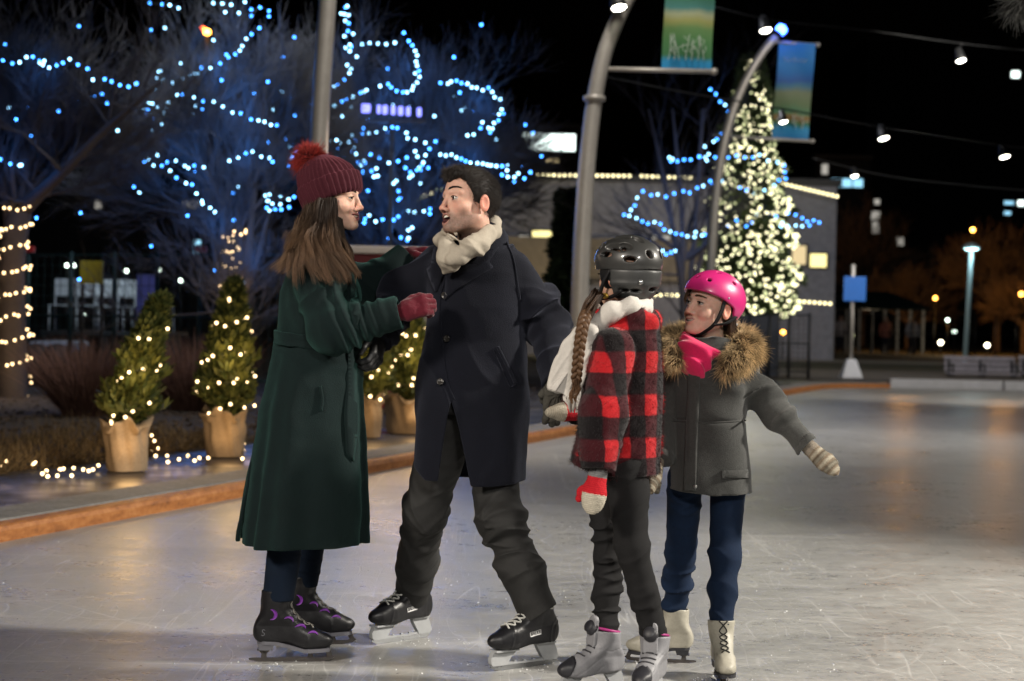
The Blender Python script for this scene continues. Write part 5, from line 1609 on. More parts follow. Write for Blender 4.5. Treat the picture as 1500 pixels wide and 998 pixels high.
    v1, q1, c1 = hair_guides(gd, 700, 8, .0020, .006, .006, (.025, .012, .007), (.10, .05, .025), 3, .3)
    fr2 = [[H.w((.030, .090, .045)), H.w((.030, .100, .030)), H.w((.040, .096, .012)), H.w((.050, .085, -.005))], [H.w((.045, .080, .045)), H.w((.048, .090, .025)), H.w((.058, .080, .0)), H.w((.064, .065, -.03))]]
    v2, q2, c2 = hair_guides(fr2, 50, 8, .0012, .003, .003, (.06, .03, .015), (.12, .07, .035), 4, .3)
    mesh_np('hair', v1, [q1], M['hair'], P0, True, c1)
    mesh_np('hair_wisp', v2, [q2], M['hair'], P0, True, c2)
    # helmet
    hp = bpy.data.objects.new('helmet', None); C.objects.link(hp); hp.parent = P0; hp.location = [float(x) for x in (H.o - base)]
    holes = [(.052, .082, .094), (.0, .100, .105), (.040, .030, .136), (.085, -.02, .105), (.045, -.09, .118), (.0, -.05, .14)]
    def shell(P):
        p = H.loc(P); q = p.copy(); q[:, 0] = np.abs(q[:, 0])
        d = sd_ell(p, (0, -.012, .036), (.103, .130, .105))
        # rim: level in front, rising over the ear, long at the nape
        yy = p[:, 1]
        rim = np.interp(yy, [-.16, -.085, -.052, -.030, .0, .040, .09, .13], [-.060, -.064, -.040, .004, .016, .030, .040, .046])
        d = smax(d, rim - p[:, 2], .006)
        d = np.maximum(d, -sd_ell(p, (0, -.012, .034), (.093, .119, .094)))
        for h_ in holes:
            d = smax(d, -sd_cap(q, np.array(h_) * .8, np.array(h_) * 1.3, .0085, .0085), .002)
        # rolled edge
        return d * H.s
    l4, h4 = bounds(H.w((0, 0, .03)), pad=.18)
    sdf_obj('shell', shell, l4, h4, .0028, M['pink_shell'], hp)
    lin = lambda P: (np.maximum(np.maximum(sd_ell(H.loc(P), (0, -.012, .034), (.0935, .1195, .0945)), -sd_ell(H.loc(P), (0, -.010, .034), (.078, .100, .086))), np.interp(H.loc(P)[:, 1], [-.16, -.08, -.05, -.02, .04, .13], [-.040, -.045, -.010, .020, .036, .050]) - H.loc(P)[:, 2])) * H.s
    sdf_obj('padding', lin, l4, h4, .0045, M['black_strap'], hp)
    mb = MB()
    for sx in (-1, 1):
        for a in ([(.088, .018, .03), (.083, .020, -.02), (.066, .030, -.072), (.028, .050, -.112), (0, .056, -.117)], [(.088, -.055, -.02), (.080, -.02, -.052), (.068, .028, -.070)]):
            L = smooth_poly([(sx * x, y, z) for x, y, z in a], 24)
            for off in np.linspace(-.006, .006, 4): mb.tube(H.w(L + np.array([0, off, 0])), .0028, 5)
    mb.build('chin_strap', M['black_strap'], hp, True)
    mb = MB()
    for p_ in ((-.098, .012, .036), (-.070, -.082, -.046), (.098, .012, .036)):
        n = H.R @ norm([p_[0], p_[1] + .01, p_[2] * .3]); r_ = norm(np.cross(n, [0, 0, 1]))
        mb.lathe([(.0005, .003), (.003, .003), (.0042, .001), (.0042, -.004)], H.w(np.array(p_) * np.array([1.02, 1, 1])), 12, np.stack([r_, np.cross(n, r_), n], 1))
    mb.build('rivet', M['steel'], hp, True)
    # jeans
    for hp_, k_, a_, rr, sd in ((hr, kr, ar, (.068, .053, .046, .043), 4), (hl, kl, al, (.066, .053, .046, .042), 14)):
        dr = norm(a_ - k_); md = (k_ + a_) / 2; d1 = norm(k_ - hp_)
        lf = lambda P, hp_=hp_, k_=k_, a_=a_, md=md, rr=rr, dr=dr, sd=sd, d1=d1: sd_chain(P, [hp_, k_, md, a_ + dr * .03], rr, .03) + wr(P, dr + .12, 22, .012, .45, 8, 2.0, sd) + wr(P, d1 + np.array([-.3, 0, .1]), 14, .010, .5, 7, 2, sd)
        l5, h5 = bounds(hp_, k_, a_ + dr * .05, pad=.085)
        lf3 = lambda P, lf=lf: np.maximum(lf(P), .190 - P[:, 2])
        sdf_obj('trouser_leg', lf3, l5, h5, .0042, M['jeans'], P0, band=2.4)
    # mittens
    def mit(w, dr, nr, thumb, sc):
        f = norm(dr); n = norm(np.asarray(nr) - np.dot(nr, f) * f); l = np.cross(f, n) * thumb
        Wp = lambda p: np.asarray(w) + (np.asarray(p, float) * sc) @ np.stack([l, f, n]); R = np.stack([l, f, n], 1)
        def fl(P):
            d = sd_ell(P, Wp((0, .082, 0)), np.array([.041, .060, .024]) * sc, R)
            d = smin(d, sd_cap(P, Wp((0, -.01, 0)), Wp((0, .06, 0)), .030 * sc, .034 * sc), .02)
            d = smin(d, sd_chain(P, [Wp((.022, .040, -.004)), Wp((.046, .066, -.010)), Wp((.052, .098, -.014))], np.array([.016, .0155, .012]) * sc, .008), .008)
            d = smax(d, -((P - Wp((0, -.03, 0))) @ f), .006)
            return d + .0012 * np.sin(((P - w) @ f) * 700) + .001 * vnoise(P * 90)
        def cf(V):
            y = (V - w) @ f / sc
            k = np.sin(y * 260 + .6) * .5 + .5; k2 = np.sin(y * 120 + 2) > .3
            c = np.array([.15, .115, .080]) * (1 - k)[:, None] + np.array([.30, .27, .21]) * k[:, None]
            c = np.where(k2[:, None], c * .55, c)
            return np.where((y < .012)[:, None], (.20, .17, .135), c)
        lo_, hi_ = bounds(Wp((0, -.03, 0)), Wp((0, .15, 0)), pad=.08)
        sdf_obj('mitten', fl, lo_, hi_, .0028, M['mitten'], P0, cf)
    mit(wr_l + fl_ * .018, norm(fl_ + np.array([.08, 0, .0])), (.5, -.8, .5), -1, .93)
    mit(wr_r + fr_ * .015, norm(fr_), (-.8, .2, 0), 1, .93)
    # skates
    for sd, ft in enumerate(FT):
        sk = bpy.data.objects.new('ice_skate', None); C.objects.link(sk); sk.parent = P0
        sk.location = [float(x) for x in (ft.o - root_loc(P0))]
        bo, bf = build_boot(ft, M['cream_leather'], sk, .042, .068, .235, lean=.012, disp=lambda p: .0012 * vnoise(p * 45))
        figure_sole(ft, sk, M['dark_trim'], .042, .068)
        figure_blade(ft, sk, M['dark_steel'], .042, .068)
        laces(bf, ft, sk, M['dark_lace'], [(.125, .17), (.105, .19), (.088, .21), (.07, .23), (.055, .25), (.045, .28), (.035, .30), (.03, .325)], w=.016, r=.0026, seed=7 + sd)
make_grey_girl()

# =================================================================== SETTING
# the rink's left edge runs along this line
K0 = G(0, 795); K1 = G(1150, 580); K0[2] = K1[2] = 0
KT = norm(K1 - K0); KN = np.array([-KT[1], KT[0], 0.0])         # KN points away from the ice
if KN[0] > 0: KN = -KN
YB = 36.0                                                        # far edge of the ice
def kl(s, off=0.0, z=0.0):
    p = K0 + KT * s + KN * off
    return np.array([p[0], p[1], z])
def edge_line(off):
    """rink edge: straight, then a rounded corner, then straight along the far side"""
    s1 = (30.0 - K0[1]) / KT[1]
    P = [kl(s, off) for s in np.linspace(-9, s1, 60)]
    c0 = kl(s1, off); d = YB + off - c0[1]
    cor = [c0, c0 + KT * 3.2, np.array([c0[0] + 2.1, YB + off - .8, 0]), np.array([c0[0] + 3.7, YB + off, 0])]
    q = smooth_poly(np.array(cor), 16)
    P += list(q[1:]) + [np.array([x, YB + off, 0]) for x in (16, 25, 40, 70)]
    return np.array(P)
def strip(name, o0, o1, z0, z1, mat, skirt=None, **kw):
    a, b = edge_line(o0), edge_line(o1)
    a[:, 2] = z0; b[:, 2] = z1; n = len(a); i = np.arange(n - 1)
    V = np.concatenate([a, b]); F = [np.stack([i, i + 1, i + 1 + n, i + n], 1)]
    return V, F

def fix_up(V, F):
    return V, F

# ---- ice
t = NT('ice'); o = t.obj()
n1 = t.noise(.55, o, 5, .6); n2 = t.noise(3.2, o, 6, .65); n3 = t.noise(26, o, 5, .7)
def scratches(scale, rot, thr, stretch=(1, .09, 1)):
    v = t.mapping(o, stretch, (0, 0, rot))
    w = t.add('ShaderNodeTexNoise'); w.inputs['Scale'].default_value = scale; w.inputs['Detail'].default_value = 2; w.inputs['Distortion'].default_value = .9
    t.t.links.new(v, w.inputs['Vector'])
    d = t.math('ABSOLUTE', t.math('SUBTRACT', w.outputs['Fac'], .5))
    return t.ramp(d, [(0.0, 1.0), (thr, 0.0)])
def curves(scale, thr, seed):
    v = t.add('ShaderNodeMapping'); v.inputs['Location'].default_value = (seed, seed * 1.7, 0); t.t.links.new(o, v.inputs['Vector'])
    w = t.add('ShaderNodeTexNoise'); w.inputs['Scale'].default_value = scale; w.inputs['Detail'].default_value = 0; t.t.links.new(v.outputs[0], w.inputs['Vector'])
    d = t.math('ABSOLUTE', t.math('SUBTRACT', w.outputs['Fac'], .5))
    return t.ramp(d, [(0.0, 1.0), (thr, 0.0)])
s = scratches(4, .5, .008)
for k in (scratches(5, -.7, .008), curves(.9, .0030, 3.0), curves(.5, .0018, 9.0), curves(1.3, .0034, 14.0), curves(.35, .0013, 31.0)):
    s = t.math('MAXIMUM', s, k)
brk = t.ramp(t.noise(1.6, o, 5), [(.40, 0.15), (.66, 1.0)])
s = t.math('MULTIPLY', s, brk)
frost = t.ramp(t.math('ADD', t.math('MULTIPLY', n1, .55), t.math('MULTIPLY', n2, .45)), [(.36, 0.0), (.66, 1.0)])
grain = t.ramp(n3, [(.35, 0.0), (.75, 1.0)])
snow = t.ramp(t.noise(48, o, 3), [(.66, 0.0), (.74, 1.0)])
c = t.mix(frost, (.165, .167, .170), (.29, .288, .278))
n4 = t.noise(8, t.mapping(o, (.7, 1.3, 1)), 9, .78, .4)
mott = t.ramp(n4, [(.38, 0.0), (.64, 1.0)])
c = t.mix(t.math('MULTIPLY', mott, .60), c, (.42, .415, .395))
dark = t.ramp(t.noise(1.3, t.mapping(o, (.6, 1.6, 1)), 6, .7), [(.50, 0.0), (.70, 1.0)])
c = t.mix(t.math('MULTIPLY', dark, .6), c, (.13, .13, .132))
c = t.mix(t.math('MULTIPLY', grain, .45), c, (.46, .455, .435))
c = t.mix(t.math('MULTIPLY', s, .45), c, (.66, .66, .65))
c = t.mix(t.math('MULTIPLY', snow, .6), c, (.75, .75, .74))
rough = t.math('ADD', t.math('ADD', .17, t.math('MULTIPLY', frost, .16)), t.math('MULTIPLY', t.math('MAXIMUM', mott, grain), .20))
bh = t.math('ADD', t.math('ADD', t.math('MULTIPLY', n3, .6), t.math('MULTIPLY', n4, .9)), t.math('ADD', t.math('MULTIPLY', s, -.28), t.math('MULTIPLY', snow, .8)))
M['ice'] = t.pr(c, rough, Normal=t.bump(bh, .45, .006), Specular__IOR__Level=.33)

el = edge_line(0.0)
ring = np.concatenate([el, [[70, -14, 0], [el[0][0], -14, 0]]])
bm = bmesh.new(); vs = [bm.verts.new(p) for p in ring]; bm.faces.new(vs); bmesh.ops.triangulate(bm, faces=bm.faces[:])
bm.verts.index_update(); Vv = np.array([v.co[:] for v in bm.verts]); Ff = np.array([[v.index for v in f.verts] for f in bm.faces]); bm.free()
ice = mesh_np('ice', Vv, [Ff[:, ::-1]], M['ice'], None, False); tag(ice, kind='structure')
if ice.data.polygons[0].normal.z < 0:
    ice.data.flip_normals()

M['soil'] = plain('soil', (.022, .016, .012), .95, bump=1.0, scale=22, var=.8)
gnd = MB().box((0, 300, -.08), (1600, 1000, .1)).build('ground', M['soil']); tag(gnd, kind='structure')

# ---- kerb: weathered timber lip, concrete coping, dark wet paving behind
t = NT('timber'); o = t.obj()
n = t.noise(3, t.mapping(o, (6, 1, 8), (0, 0, math.atan2(KT[0], KT[1]) * -1)), 5); n2 = t.noise(30, o, 3)
t.pr(t.ramp(t.math('ADD', t.math('MULTIPLY', n, .7), t.math('MULTIPLY', n2, .3)), [(.3, (.16, .055, .016)), (.5, (.36, .135, .036)), (.72, (.50, .23, .08))]), .6, Normal=t.bump(n2, .5, .006)); M['timber'] = t.m
M['concrete'] = plain('concrete', (.20, .19, .18), .8, bump=.8, scale=35, var=.6)
t = NT('wet_paving'); o = t.obj(); n = t.noise(2.2, o, 5); n2 = t.noise(40, o, 3)
M['paving'] = t.pr(t.ramp(n, [(.3, (.010, .011, .015)), (.7, (.026, .027, .034))]), t.ramp(n, [(.35, .30), (.7, .65)]), Normal=t.bump(n2, .4, .004), Specular__IOR__Level=.5)

def ribbon(name, prof, mat, kind='structure', parent=None, smooth=True):
    """sweep a (offset, z) profile along the rink edge"""
    L = [edge_line(o_) + np.array([0, 0, z_]) for o_, z_ in prof]
    n = len(L[0]); m = len(L); V = np.concatenate(L); i = np.arange(n - 1)
    F = [np.stack([k * n + i, k * n + i + 1, (k + 1) * n + i + 1, (k + 1) * n + i], 1) for k in range(m - 1)]
    ob = mesh_np(name, V, [np.concatenate(F)], mat, parent, False)
    if ob.data.polygons[len(ob.data.polygons) // 2].normal.z < -.01: ob.data.flip_normals()
    if kind: tag(ob, kind=kind)
    return ob
ribbon('kerb_timber', [(-.002, -.03), (-.002, .060), (.012, .082), (.035, .090), (.115, .092), (.118, .05)], M['timber'])
ribbon('kerb', [(.121, .02), (.121, .088), (.135, .100), (.47, .104), (.485, .10), (.49, .05)], M['concrete'])
ribbon('pavement', [(.493, .080), (1.75, .078), (1.76, -.05)], M['paving'])
ribbon('planting_bed', [(1.762, .070), (2.1, .11), (9.0, .15), (9.4, -.05)], M['soil'])

# ---- far side: pale barrier, lawn, path
M['lawn'] = plain('lawn', (.022, .026, .012), .95, bump=1.0, scale=14, var=.8)
M['path'] = plain('path', (.17, .16, .14), .85, bump=.4, scale=8, var=.4)
lw = MB().add([[2, YB + .9, .02], [90, YB + .9, .02], [160, 140, .1], [-6, 140, .1]], [np.array([[0, 1, 2, 3]])]).build('lawn', M['lawn']); tag(lw, kind='structure')
pth = MB().add([[0, 58, .066], [70, 55.5, .066], [70, 60.5, .066], [0, 64, .066]], [np.array([[0, 1, 2, 3]])]).build('path', M['path']); tag(pth, kind='structure')
M['pale_paint'] = plain('pale_paint', (.42, .43, .46), .6, var=.3)
b0, b1 = G(1252, 571), G(1530, 578)
bw = MB()
for x in np.arange(b0[0] + 1.0, b0[0] + 10.5, 2.4):
    bw.box((x + 1.19, YB - .09, .10), (2.36, .16, .20), bev=.02)
tag(bw.build('rink_kerb', M['pale_paint']), kind='structure')

# =================================================================== PLANTS AND LIGHTS
BULB_V, BULB_F = None, None
bm = bmesh.new(); bmesh.ops.create_icosphere(bm, subdivisions=2, radius=1.0); bm.verts.index_update()
BULB_V = np.array([v.co[:] for v in bm.verts]); BULB_F = np.array([[v.index for v in f.verts] for f in bm.faces]); bm.free()
def bulb_mesh(r, mat):
    me = bpy.data.meshes.new('bulb'); me.from_pydata((BULB_V * r).tolist(), [], BULB_F.tolist())
    me.polygons.foreach_set('use_smooth', [True] * len(me.polygons)); me.materials.append(mat)
    return me
E = {
    'warm': emit('warm_bulb_glow', (1.0, .68, .34), 7.0),
    'blue': emit('blue_bulb_glow', (.05, .27, 1.0), 13.0),
    'ice_blue': emit('pale_blue_bulb_glow', (.30, .66, 1.0), 10.0),
    'cream': emit('cream_bulb_glow', (1.0, .92, .56), 4.2),
    'cream_dim': emit('cream_dim_bulb_glow', (.78, .82, .42), 2.2),
    'roof': emit('roof_bulb_glow', (1.0, .88, .48), 5.0),
    'white': emit('white_lamp_glow', (1.0, .95, .80), 22.0),
}
M['wire'] = plain('wire', (.006, .008, .006), .6)
BM = {}
def bulbs(parent, pts, r, keys, seed=0, name='bulb', most=100):
    rg = np.random.default_rng(seed)
    pts = list(pts)
    for i, p in enumerate(pts[:most]):
        k = keys[int(rg.integers(len(keys)))]
        key = (k, round(r, 4))
        if key not in BM: BM[key] = bulb_mesh(r, E[k])
        o_ = bpy.data.objects.new(name, BM[key]); C.objects.link(o_)
        o_.parent = parent; o_.location = [float(x) for x in (np.asarray(p) - root_loc(parent))]
    return pts[most:]
def bulb_stuff(parent, pts, r, keys, name='small_bulbs', seed=0):
    rg = np.random.default_rng(seed)
    pts = np.asarray(pts)
    V = (pts[:, None] + BULB_V[None] * r).reshape(-1, 3)
    F = (np.arange(len(pts))[:, None, None] * len(BULB_V) + BULB_F[None]).reshape(-1, 3)
    o_ = mesh_np(name, V, [F], E[keys[0]], parent, True)
    ks = list(dict.fromkeys(keys))
    for k in ks[1:]: o_.data.materials.append(E[k])
    mi = np.repeat(rg.integers(0, len(ks), len(pts)), len(BULB_F)).astype(np.int32)
    o_.data.polygons.foreach_set('material_index', mi)
    return tag(o_, kind='stuff')
def lamp(name, loc, col, energy, r=.1):
    l = bpy.data.lights.new(name, 'POINT'); l.energy = energy; l.color = col; l.shadow_soft_size = r
    ob = bpy.data.objects.new(name, l); C.objects.link(ob); ob.location = [float(x) for x in loc]; return ob

M['bark'] = plain('bark', (.042, .034, .033), .9, bump=1.0, scale=30, var=.5)
M['pale_bark'] = plain('pale_bark', (.060, .054, .052), .85, bump=.8, scale=30, var=.5)

class Tree:
    def __init__(s, seed): s.rg = np.random.default_rng(seed); s.A = []; s.B = []; s.ra = []; s.rb = []; s.tips = []
    def seg(s, a, b, ra, rb): s.A.append(a); s.B.append(b); s.ra.append(ra); s.rb.append(rb)
    def grow(s, p, d, L, r, lev, up=.12, spread=.55, kids=3, minr=.004, steps=4):
        rg = s.rg; p = np.array(p, float); d = norm(d)
        r0 = r
        for i in range(steps):
            d = norm(d + rg.normal(0, .10, 3) + np.array([0, 0, up * .35]))
            q = p + d * L / steps
            r1 = r0 * (1 - .42 * (i + 1) / steps)
            s.seg(p, q, r, r1)
            p, r = q, r1
            if lev > 0 and i >= 1:
                n = kids if i == steps - 1 else max(1, kids - 1)
                for _ in range(n):
                    ax = rg.normal(0, 1, 3); ax = norm(ax - d * np.dot(ax, d))
                    a = spread * (.6 + .8 * rg.random())
                    nd = norm(d * math.cos(a) + ax * math.sin(a) + np.array([0, 0, up]))
                    s.grow(p, nd, L * (.60 + .25 * rg.random()), max(r * .62, minr), lev - 1, up, spread, kids, minr, steps if lev > 2 else 3)
        s.tips.append(p)
    def limb(s, pts, r0, r1, n=16, twigs=0, tl=.8, lev=1):
        P = smooth_poly(pts, n); r = np.linspace(r0, r1, n)
        for i in range(n - 1): s.seg(P[i], P[i + 1], r[i], r[i + 1])
        for _ in range(twigs):
            i = int(s.rg.integers(1, n - 1)); d = norm(P[i + 1] - P[i])
            ax = s.rg.normal(0, 1, 3); nd = norm(d * .5 + ax * .6 + np.array([0, 0, .35]))
            s.grow(P[i], nd, tl * (.5 + s.rg.random()), max(r[i] * .4, .005), lev, .12, .5, 3, .004, 3)
    def build(s, parent, thick=.03, mat=None):
        A, B, ra, rb = map(np.array, (s.A, s.B, s.ra, s.rb))
        m = ra > thick
        for nm, k, sel in (('trunk', 8, m), ('crown', 3, ~m)):
            if sel.any():
                V, Q = segs_mesh(A[sel], B[sel], ra[sel], rb[sel], k)
                mesh_np(nm, V, [Q], mat or M['bark'], parent, True)

def px_line(pts, d):
    d = np.broadcast_to(np.asarray(d, float), (len(pts),))
    return [J(x, y, q) for (x, y), q in zip(pts, d)]
def string_of(pts, step=None):
    return pts

def light_string(label, lines, d, r, keys, group, seed=0, wig=.25, wire=True, jitter=0.0, extra=()):
    """a string of lights; lines = lists of photo points at distance d (with a little depth wander)"""
    rg = np.random.default_rng(seed)
    allp = []; W = []
    for L in lines:
        L2 = [L[0]]
        for a_, b_ in zip(L[:-1], L[1:]):
            k_ = int(math.hypot(b_[0] - a_[0], b_[1] - a_[1]) / 9.5)
            if k_ <= 3: L2 += [(a_[0] + (b_[0] - a_[0]) * q_ / k_ + rg.normal(0, 2), a_[1] + (b_[1] - a_[1]) * q_ / k_ + rg.normal(0, 2)) for q_ in range(1, k_)]
            L2.append(b_)
        L = L2; n = len(L); ph = rg.random() * 6.3
        dd = d + wig * np.sin(np.linspace(0, 3.0, n) + ph)
        P = np.array(px_line(L, dd)); W.append(P); allp += list(P)
    allp += [np.asarray(q_) for q_ in extra]
    c = np.mean(allp, 0)
    root = empty('string_lights', c, label, 'string lights', group)
    if wire:
        for P in W:
            if len(P) > 2: MB().tube(smooth_poly(P, len(P) * 3), .006, 4).build('wire', M['wire'], root, True)
    rest = bulbs(root, allp, r, keys, seed)
    if rest: bulb_stuff(root, rest, r, keys, seed=seed)
    return root, np.array(allp)

def zoomed(pts, k, ox, oy=0): return [(ox + x / k, oy + y / k) for x, y in pts]

# ---------------------------------------------------- bare trees
# A: at the left edge
dA = 22.0
gA = G(18, 598); gA[2] = .1
rootA = empty('bare_tree', gA, 'bare tree at the left edge, its trunk wound with warm fairy lights', 'tree', 'bare trees behind the rink')
T = Tree(3)
trA = [gA + (0, 0, -.1), J(18, 520, dA), J(17, 430, dA), J(20, 360, dA), J(30, 310, dA)]
T.limb(trA, .20, .16, 14)
T.limb([J(30, 312, dA), J(62, 280, dA - .2), (J(105, 240, dA - .5)), J(150, 195, dA - .7), J(190, 160, dA - .9), J(235, 120, dA - 1)], .10, .025, 22, 14, .6, 2)
T.limb([J(22, 330, dA), J(45, 235, dA + .1), J(80, 180, dA + .3), J(118, 150, dA + .4), J(180, 140, dA + .3)], .07, .02, 18, 12, .6, 2)
T.limb([J(20, 330, dA), J(18, 230, dA), J(40, 140, dA), J(60, 60, dA)], .08, .03, 14, 10, .6, 3)
T.limb([J(15, 330, dA), J(0, 240, dA), J(-15, 150, dA), J(-10, 40, dA)], .08, .03, 14, 10, .6, 3)
for d_ in ((.5, .2, 1), (-.4, .3, 1), (.2, -.4, 1), (.8, .1, .8)):
    T.grow(J(22, 320, dA), d_, .85, .05, 4, .10, .45, 3, .005, 4)
tipsA = T.tips
T.build(rootA)
# B: many-stemmed tree with warm lights on its foot
dB = 24.0
gB = G(340, 580); gB[2] = .1
rootB = empty('bare_tree', J(340, 555, dB) * np.array([1, 1, 0]) + np.array([0, 0, .1]), 'bare many-stemmed tree behind the potted evergreens, warm lights on its foot and blue ones above', 'tree', 'bare trees behind the rink')
T = Tree(8)
for (x0, x1, x2, r_) in ((337, 332, 322, .085), (345, 352, 348, .10), (352, 360, 372, .08), (330, 322, 300, .05), (356, 366, 402, .05)):
    T.limb([J(x0, 560, dB), J(x1, 440, dB), J((x1 + x2) / 2, 350, dB), J(x2, 280, dB), J(x2 + (x2 - 340) * .3, 180, dB + .3)], r_, r_ * .5, 16, 12, .62, 3)
for d_ in ((-.9, .2, .8), (-.6, -.3, 1), (.6, .2, 1), (.9, -.2, .8), (0, .4, 1.2), (-1.0, 0, .35), (1.0, .1, .5)):
    T.grow(J(342, 330, dB), d_, .95, .045, 4, .08, .42, 3, .0045, 4)
tipsB = T.tips
T.build(rootB, mat=M['pale_bark'])
# C: larger tree behind the couple
dC = 27.0
gC = J(590, 560, dC); gC[2] = .1
rootC = empty('bare_tree', gC, 'tallest bare tree behind the couple, its crown outlined with loops of blue lights', 'tree', 'bare trees behind the rink')
T = Tree(21)
for (x0, x1, x2) in ((575, 560, 520), (590, 600, 610), (600, 640, 690), (585, 590, 560), (570, 530, 455)):
    T.limb([J(585, 560, dC), J(x0, 420, dC), J(x1, 320, dC), J((x1 + x2) / 2, 240, dC), J(x2, 150, dC)], .12, .035, 16, 14, .66, 3)
for d_ in ((-.9, .2, .7), (-.5, -.3, 1), (.6, .2, 1), (.95, -.2, .6), (0, .4, 1.2), (1.0, .2, .3), (-1, .1, .4)):
    T.grow(J(590, 340, dC), d_, 1.05, .05, 4, .08, .42, 3, .005, 4)
tipsC = T.tips
T.build(rootC)
# D: tree in front of the christmas tree
dD = 44.0
gD = J(1005, 520, dD); gD[2] = .1
rootD = empty('bare_tree', gD, 'slender bare tree beside the lit christmas tree, wide loops of blue lights on it', 'tree', 'bare trees behind the rink')
T = Tree(31)
for (x0, x1, x2) in ((1000, 985, 950), (1010, 1020, 1030), (1015, 1040, 1080), (1000, 1000, 985)):
    T.limb([J(1006, 525, dD), J(x0, 430, dD), J(x1, 330, dD), J((x1 + x2) / 2, 240, dD), J(x2, 160, dD)], .11, .03, 16, 5, 1.1, 2)
for d_ in ((-.9, .2, .7), (.6, .2, 1), (.95, -.2, .6), (0, .4, 1.2), (-1, .1, .4)):
    T.grow(J(1006, 380, dD), d_, 1.3, .06, 2, .08, .42, 3, .008, 4)
T.build(rootD)

# ---------------------------------------------------- blue strings
Z1 = 2.495; Z3 = 2.771; Z4 = 2.08
A_l = [zoomed([(10, 222), (45, 232), (120, 208), (180, 248), (255, 217), (285, 237), (320, 252), (340, 292), (383, 290), (470, 318)], Z1, 0), zoomed([(2, 583), (38, 600), (72, 605), (78, 604)], Z1, 0)]
B_l = [zoomed(q, Z1, 0) for q in (
    [(490, 382), (518, 366), (528, 397), (543, 376), (553, 378), (540, 400), (560, 380), (575, 392), (570, 408), (553, 411), (535, 418), (556, 433), (606, 397), (633, 405)],
    [(565, 326), (574, 284), (580, 262), (632, 303), (695, 275), (710, 272), (725, 270), (736, 248), (770, 250), (805, 232), (835, 210), (877, 185), (900, 142), (920, 125), (948, 103)],
    [(548, 12), (592, 16), (652, 30)], [(780, 12), (813, 14), (823, 45), (845, 18), (873, 48), (895, 8), (918, 35), (918, 58), (950, 28), (983, 40), (983, 60)],
    [(715, 388), (740, 398), (742, 370), (782, 372), (815, 390), (850, 412), (880, 415), (918, 437), (990, 457)],
    [(528, 590), (542, 582), (562, 605), (592, 607), (622, 625), (645, 650), (680, 670), (702, 675), (718, 708), (738, 735), (740, 745), (768, 760), (785, 775)],
    [(575, 567), (610, 593), (642, 588), (675, 607), (710, 606), (745, 612)],
    [(838, 588), (870, 577), (922, 555), (955, 573), (985, 578), (996, 592)],
    [(970, 715), (985, 712), (980, 735), (975, 760), (995, 745), (985, 770)])]
C_l = [zoomed(q, Z3, 380) for q in (
    [(350, 30), (332, 55), (345, 58), (362, 62), (348, 85), (362, 95), (360, 127), (380, 138), (345, 148), (367, 182), (367, 208)],
    [(417, 180), (448, 175), (482, 178), (515, 180), (550, 174)], [(606, 167), (621, 185), (632, 207), (640, 225), (636, 250), (640, 267), (648, 288), (632, 298), (650, 312), (640, 335), (625, 350), (620, 365), (600, 375), (583, 375), (557, 370), (535, 355), (523, 342), (490, 350)],
    [(357, 265), (372, 280), (365, 297), (345, 323), (315, 342), (305, 352)],
    [(735, 337), (765, 340), (778, 332), (800, 328), (820, 338), (845, 340), (862, 355), (882, 357), (907, 367), (930, 357), (945, 374), (955, 395), (978, 404), (983, 445), (973, 465), (970, 490), (952, 500), (945, 523), (930, 520), (897, 520), (905, 497)], [(870, 547), (845, 550)],
    [(735, 628), (757, 632), (780, 628), (800, 640), (820, 645), (838, 655), (857, 662), (885, 663), (907, 665), (925, 670), (940, 672), (962, 675), (985, 675), (1005, 692), (985, 710), (1008, 718), (1035, 720), (1050, 705), (1075, 725), (1100, 700)],
    [(65, 385), (88, 380), (127, 397), (163, 387)], [(108, 440), (140, 452), (138, 490), (133, 515), (150, 510), (153, 545), (125, 597), (130, 620), (120, 672)], [(187, 482), (205, 478), (48, 507)],
    [(285, 573), (330, 580), (362, 577), (383, 600), (390, 570), (375, 615), (345, 635), (310, 640)], [(320, 527), (340, 550), (417, 545), (443, 541), (510, 522), (540, 517), (560, 520), (597, 540), (602, 562), (633, 567), (674, 580), (715, 575), (690, 605), (674, 630), (632, 615), (598, 640), (563, 655), (525, 662), (487, 640), (452, 628)],
    [(593, 682), (612, 700), (620, 712), (648, 680), (660, 670), (655, 690), (685, 682), (640, 690), (665, 660)], [(400, 660), (425, 655), (412, 672), (420, 700), (475, 685), (480, 715), (465, 718)],
    [(472, 900), (500, 892), (545, 893), (563, 880), (605, 858), (630, 862), (668, 858), (692, 868)], [(605, 935), (620, 925), (605, 967), (575, 965), (600, 975)],
    [(545, 745), (555, 735), (535, 750), (572, 805), (565, 812), (440, 775), (430, 890), (445, 875), (425, 905)],
    [(20, 790), (28, 815), (45, 800), (38, 830), (58, 795), (85, 800), (110, 800), (140, 800), (85, 830), (120, 842), (30, 855), (48, 850)], [(8, 637), (40, 643), (57, 657)], [(305, 430), (355, 405), (380, 393), (410, 377), (435, 367)])]
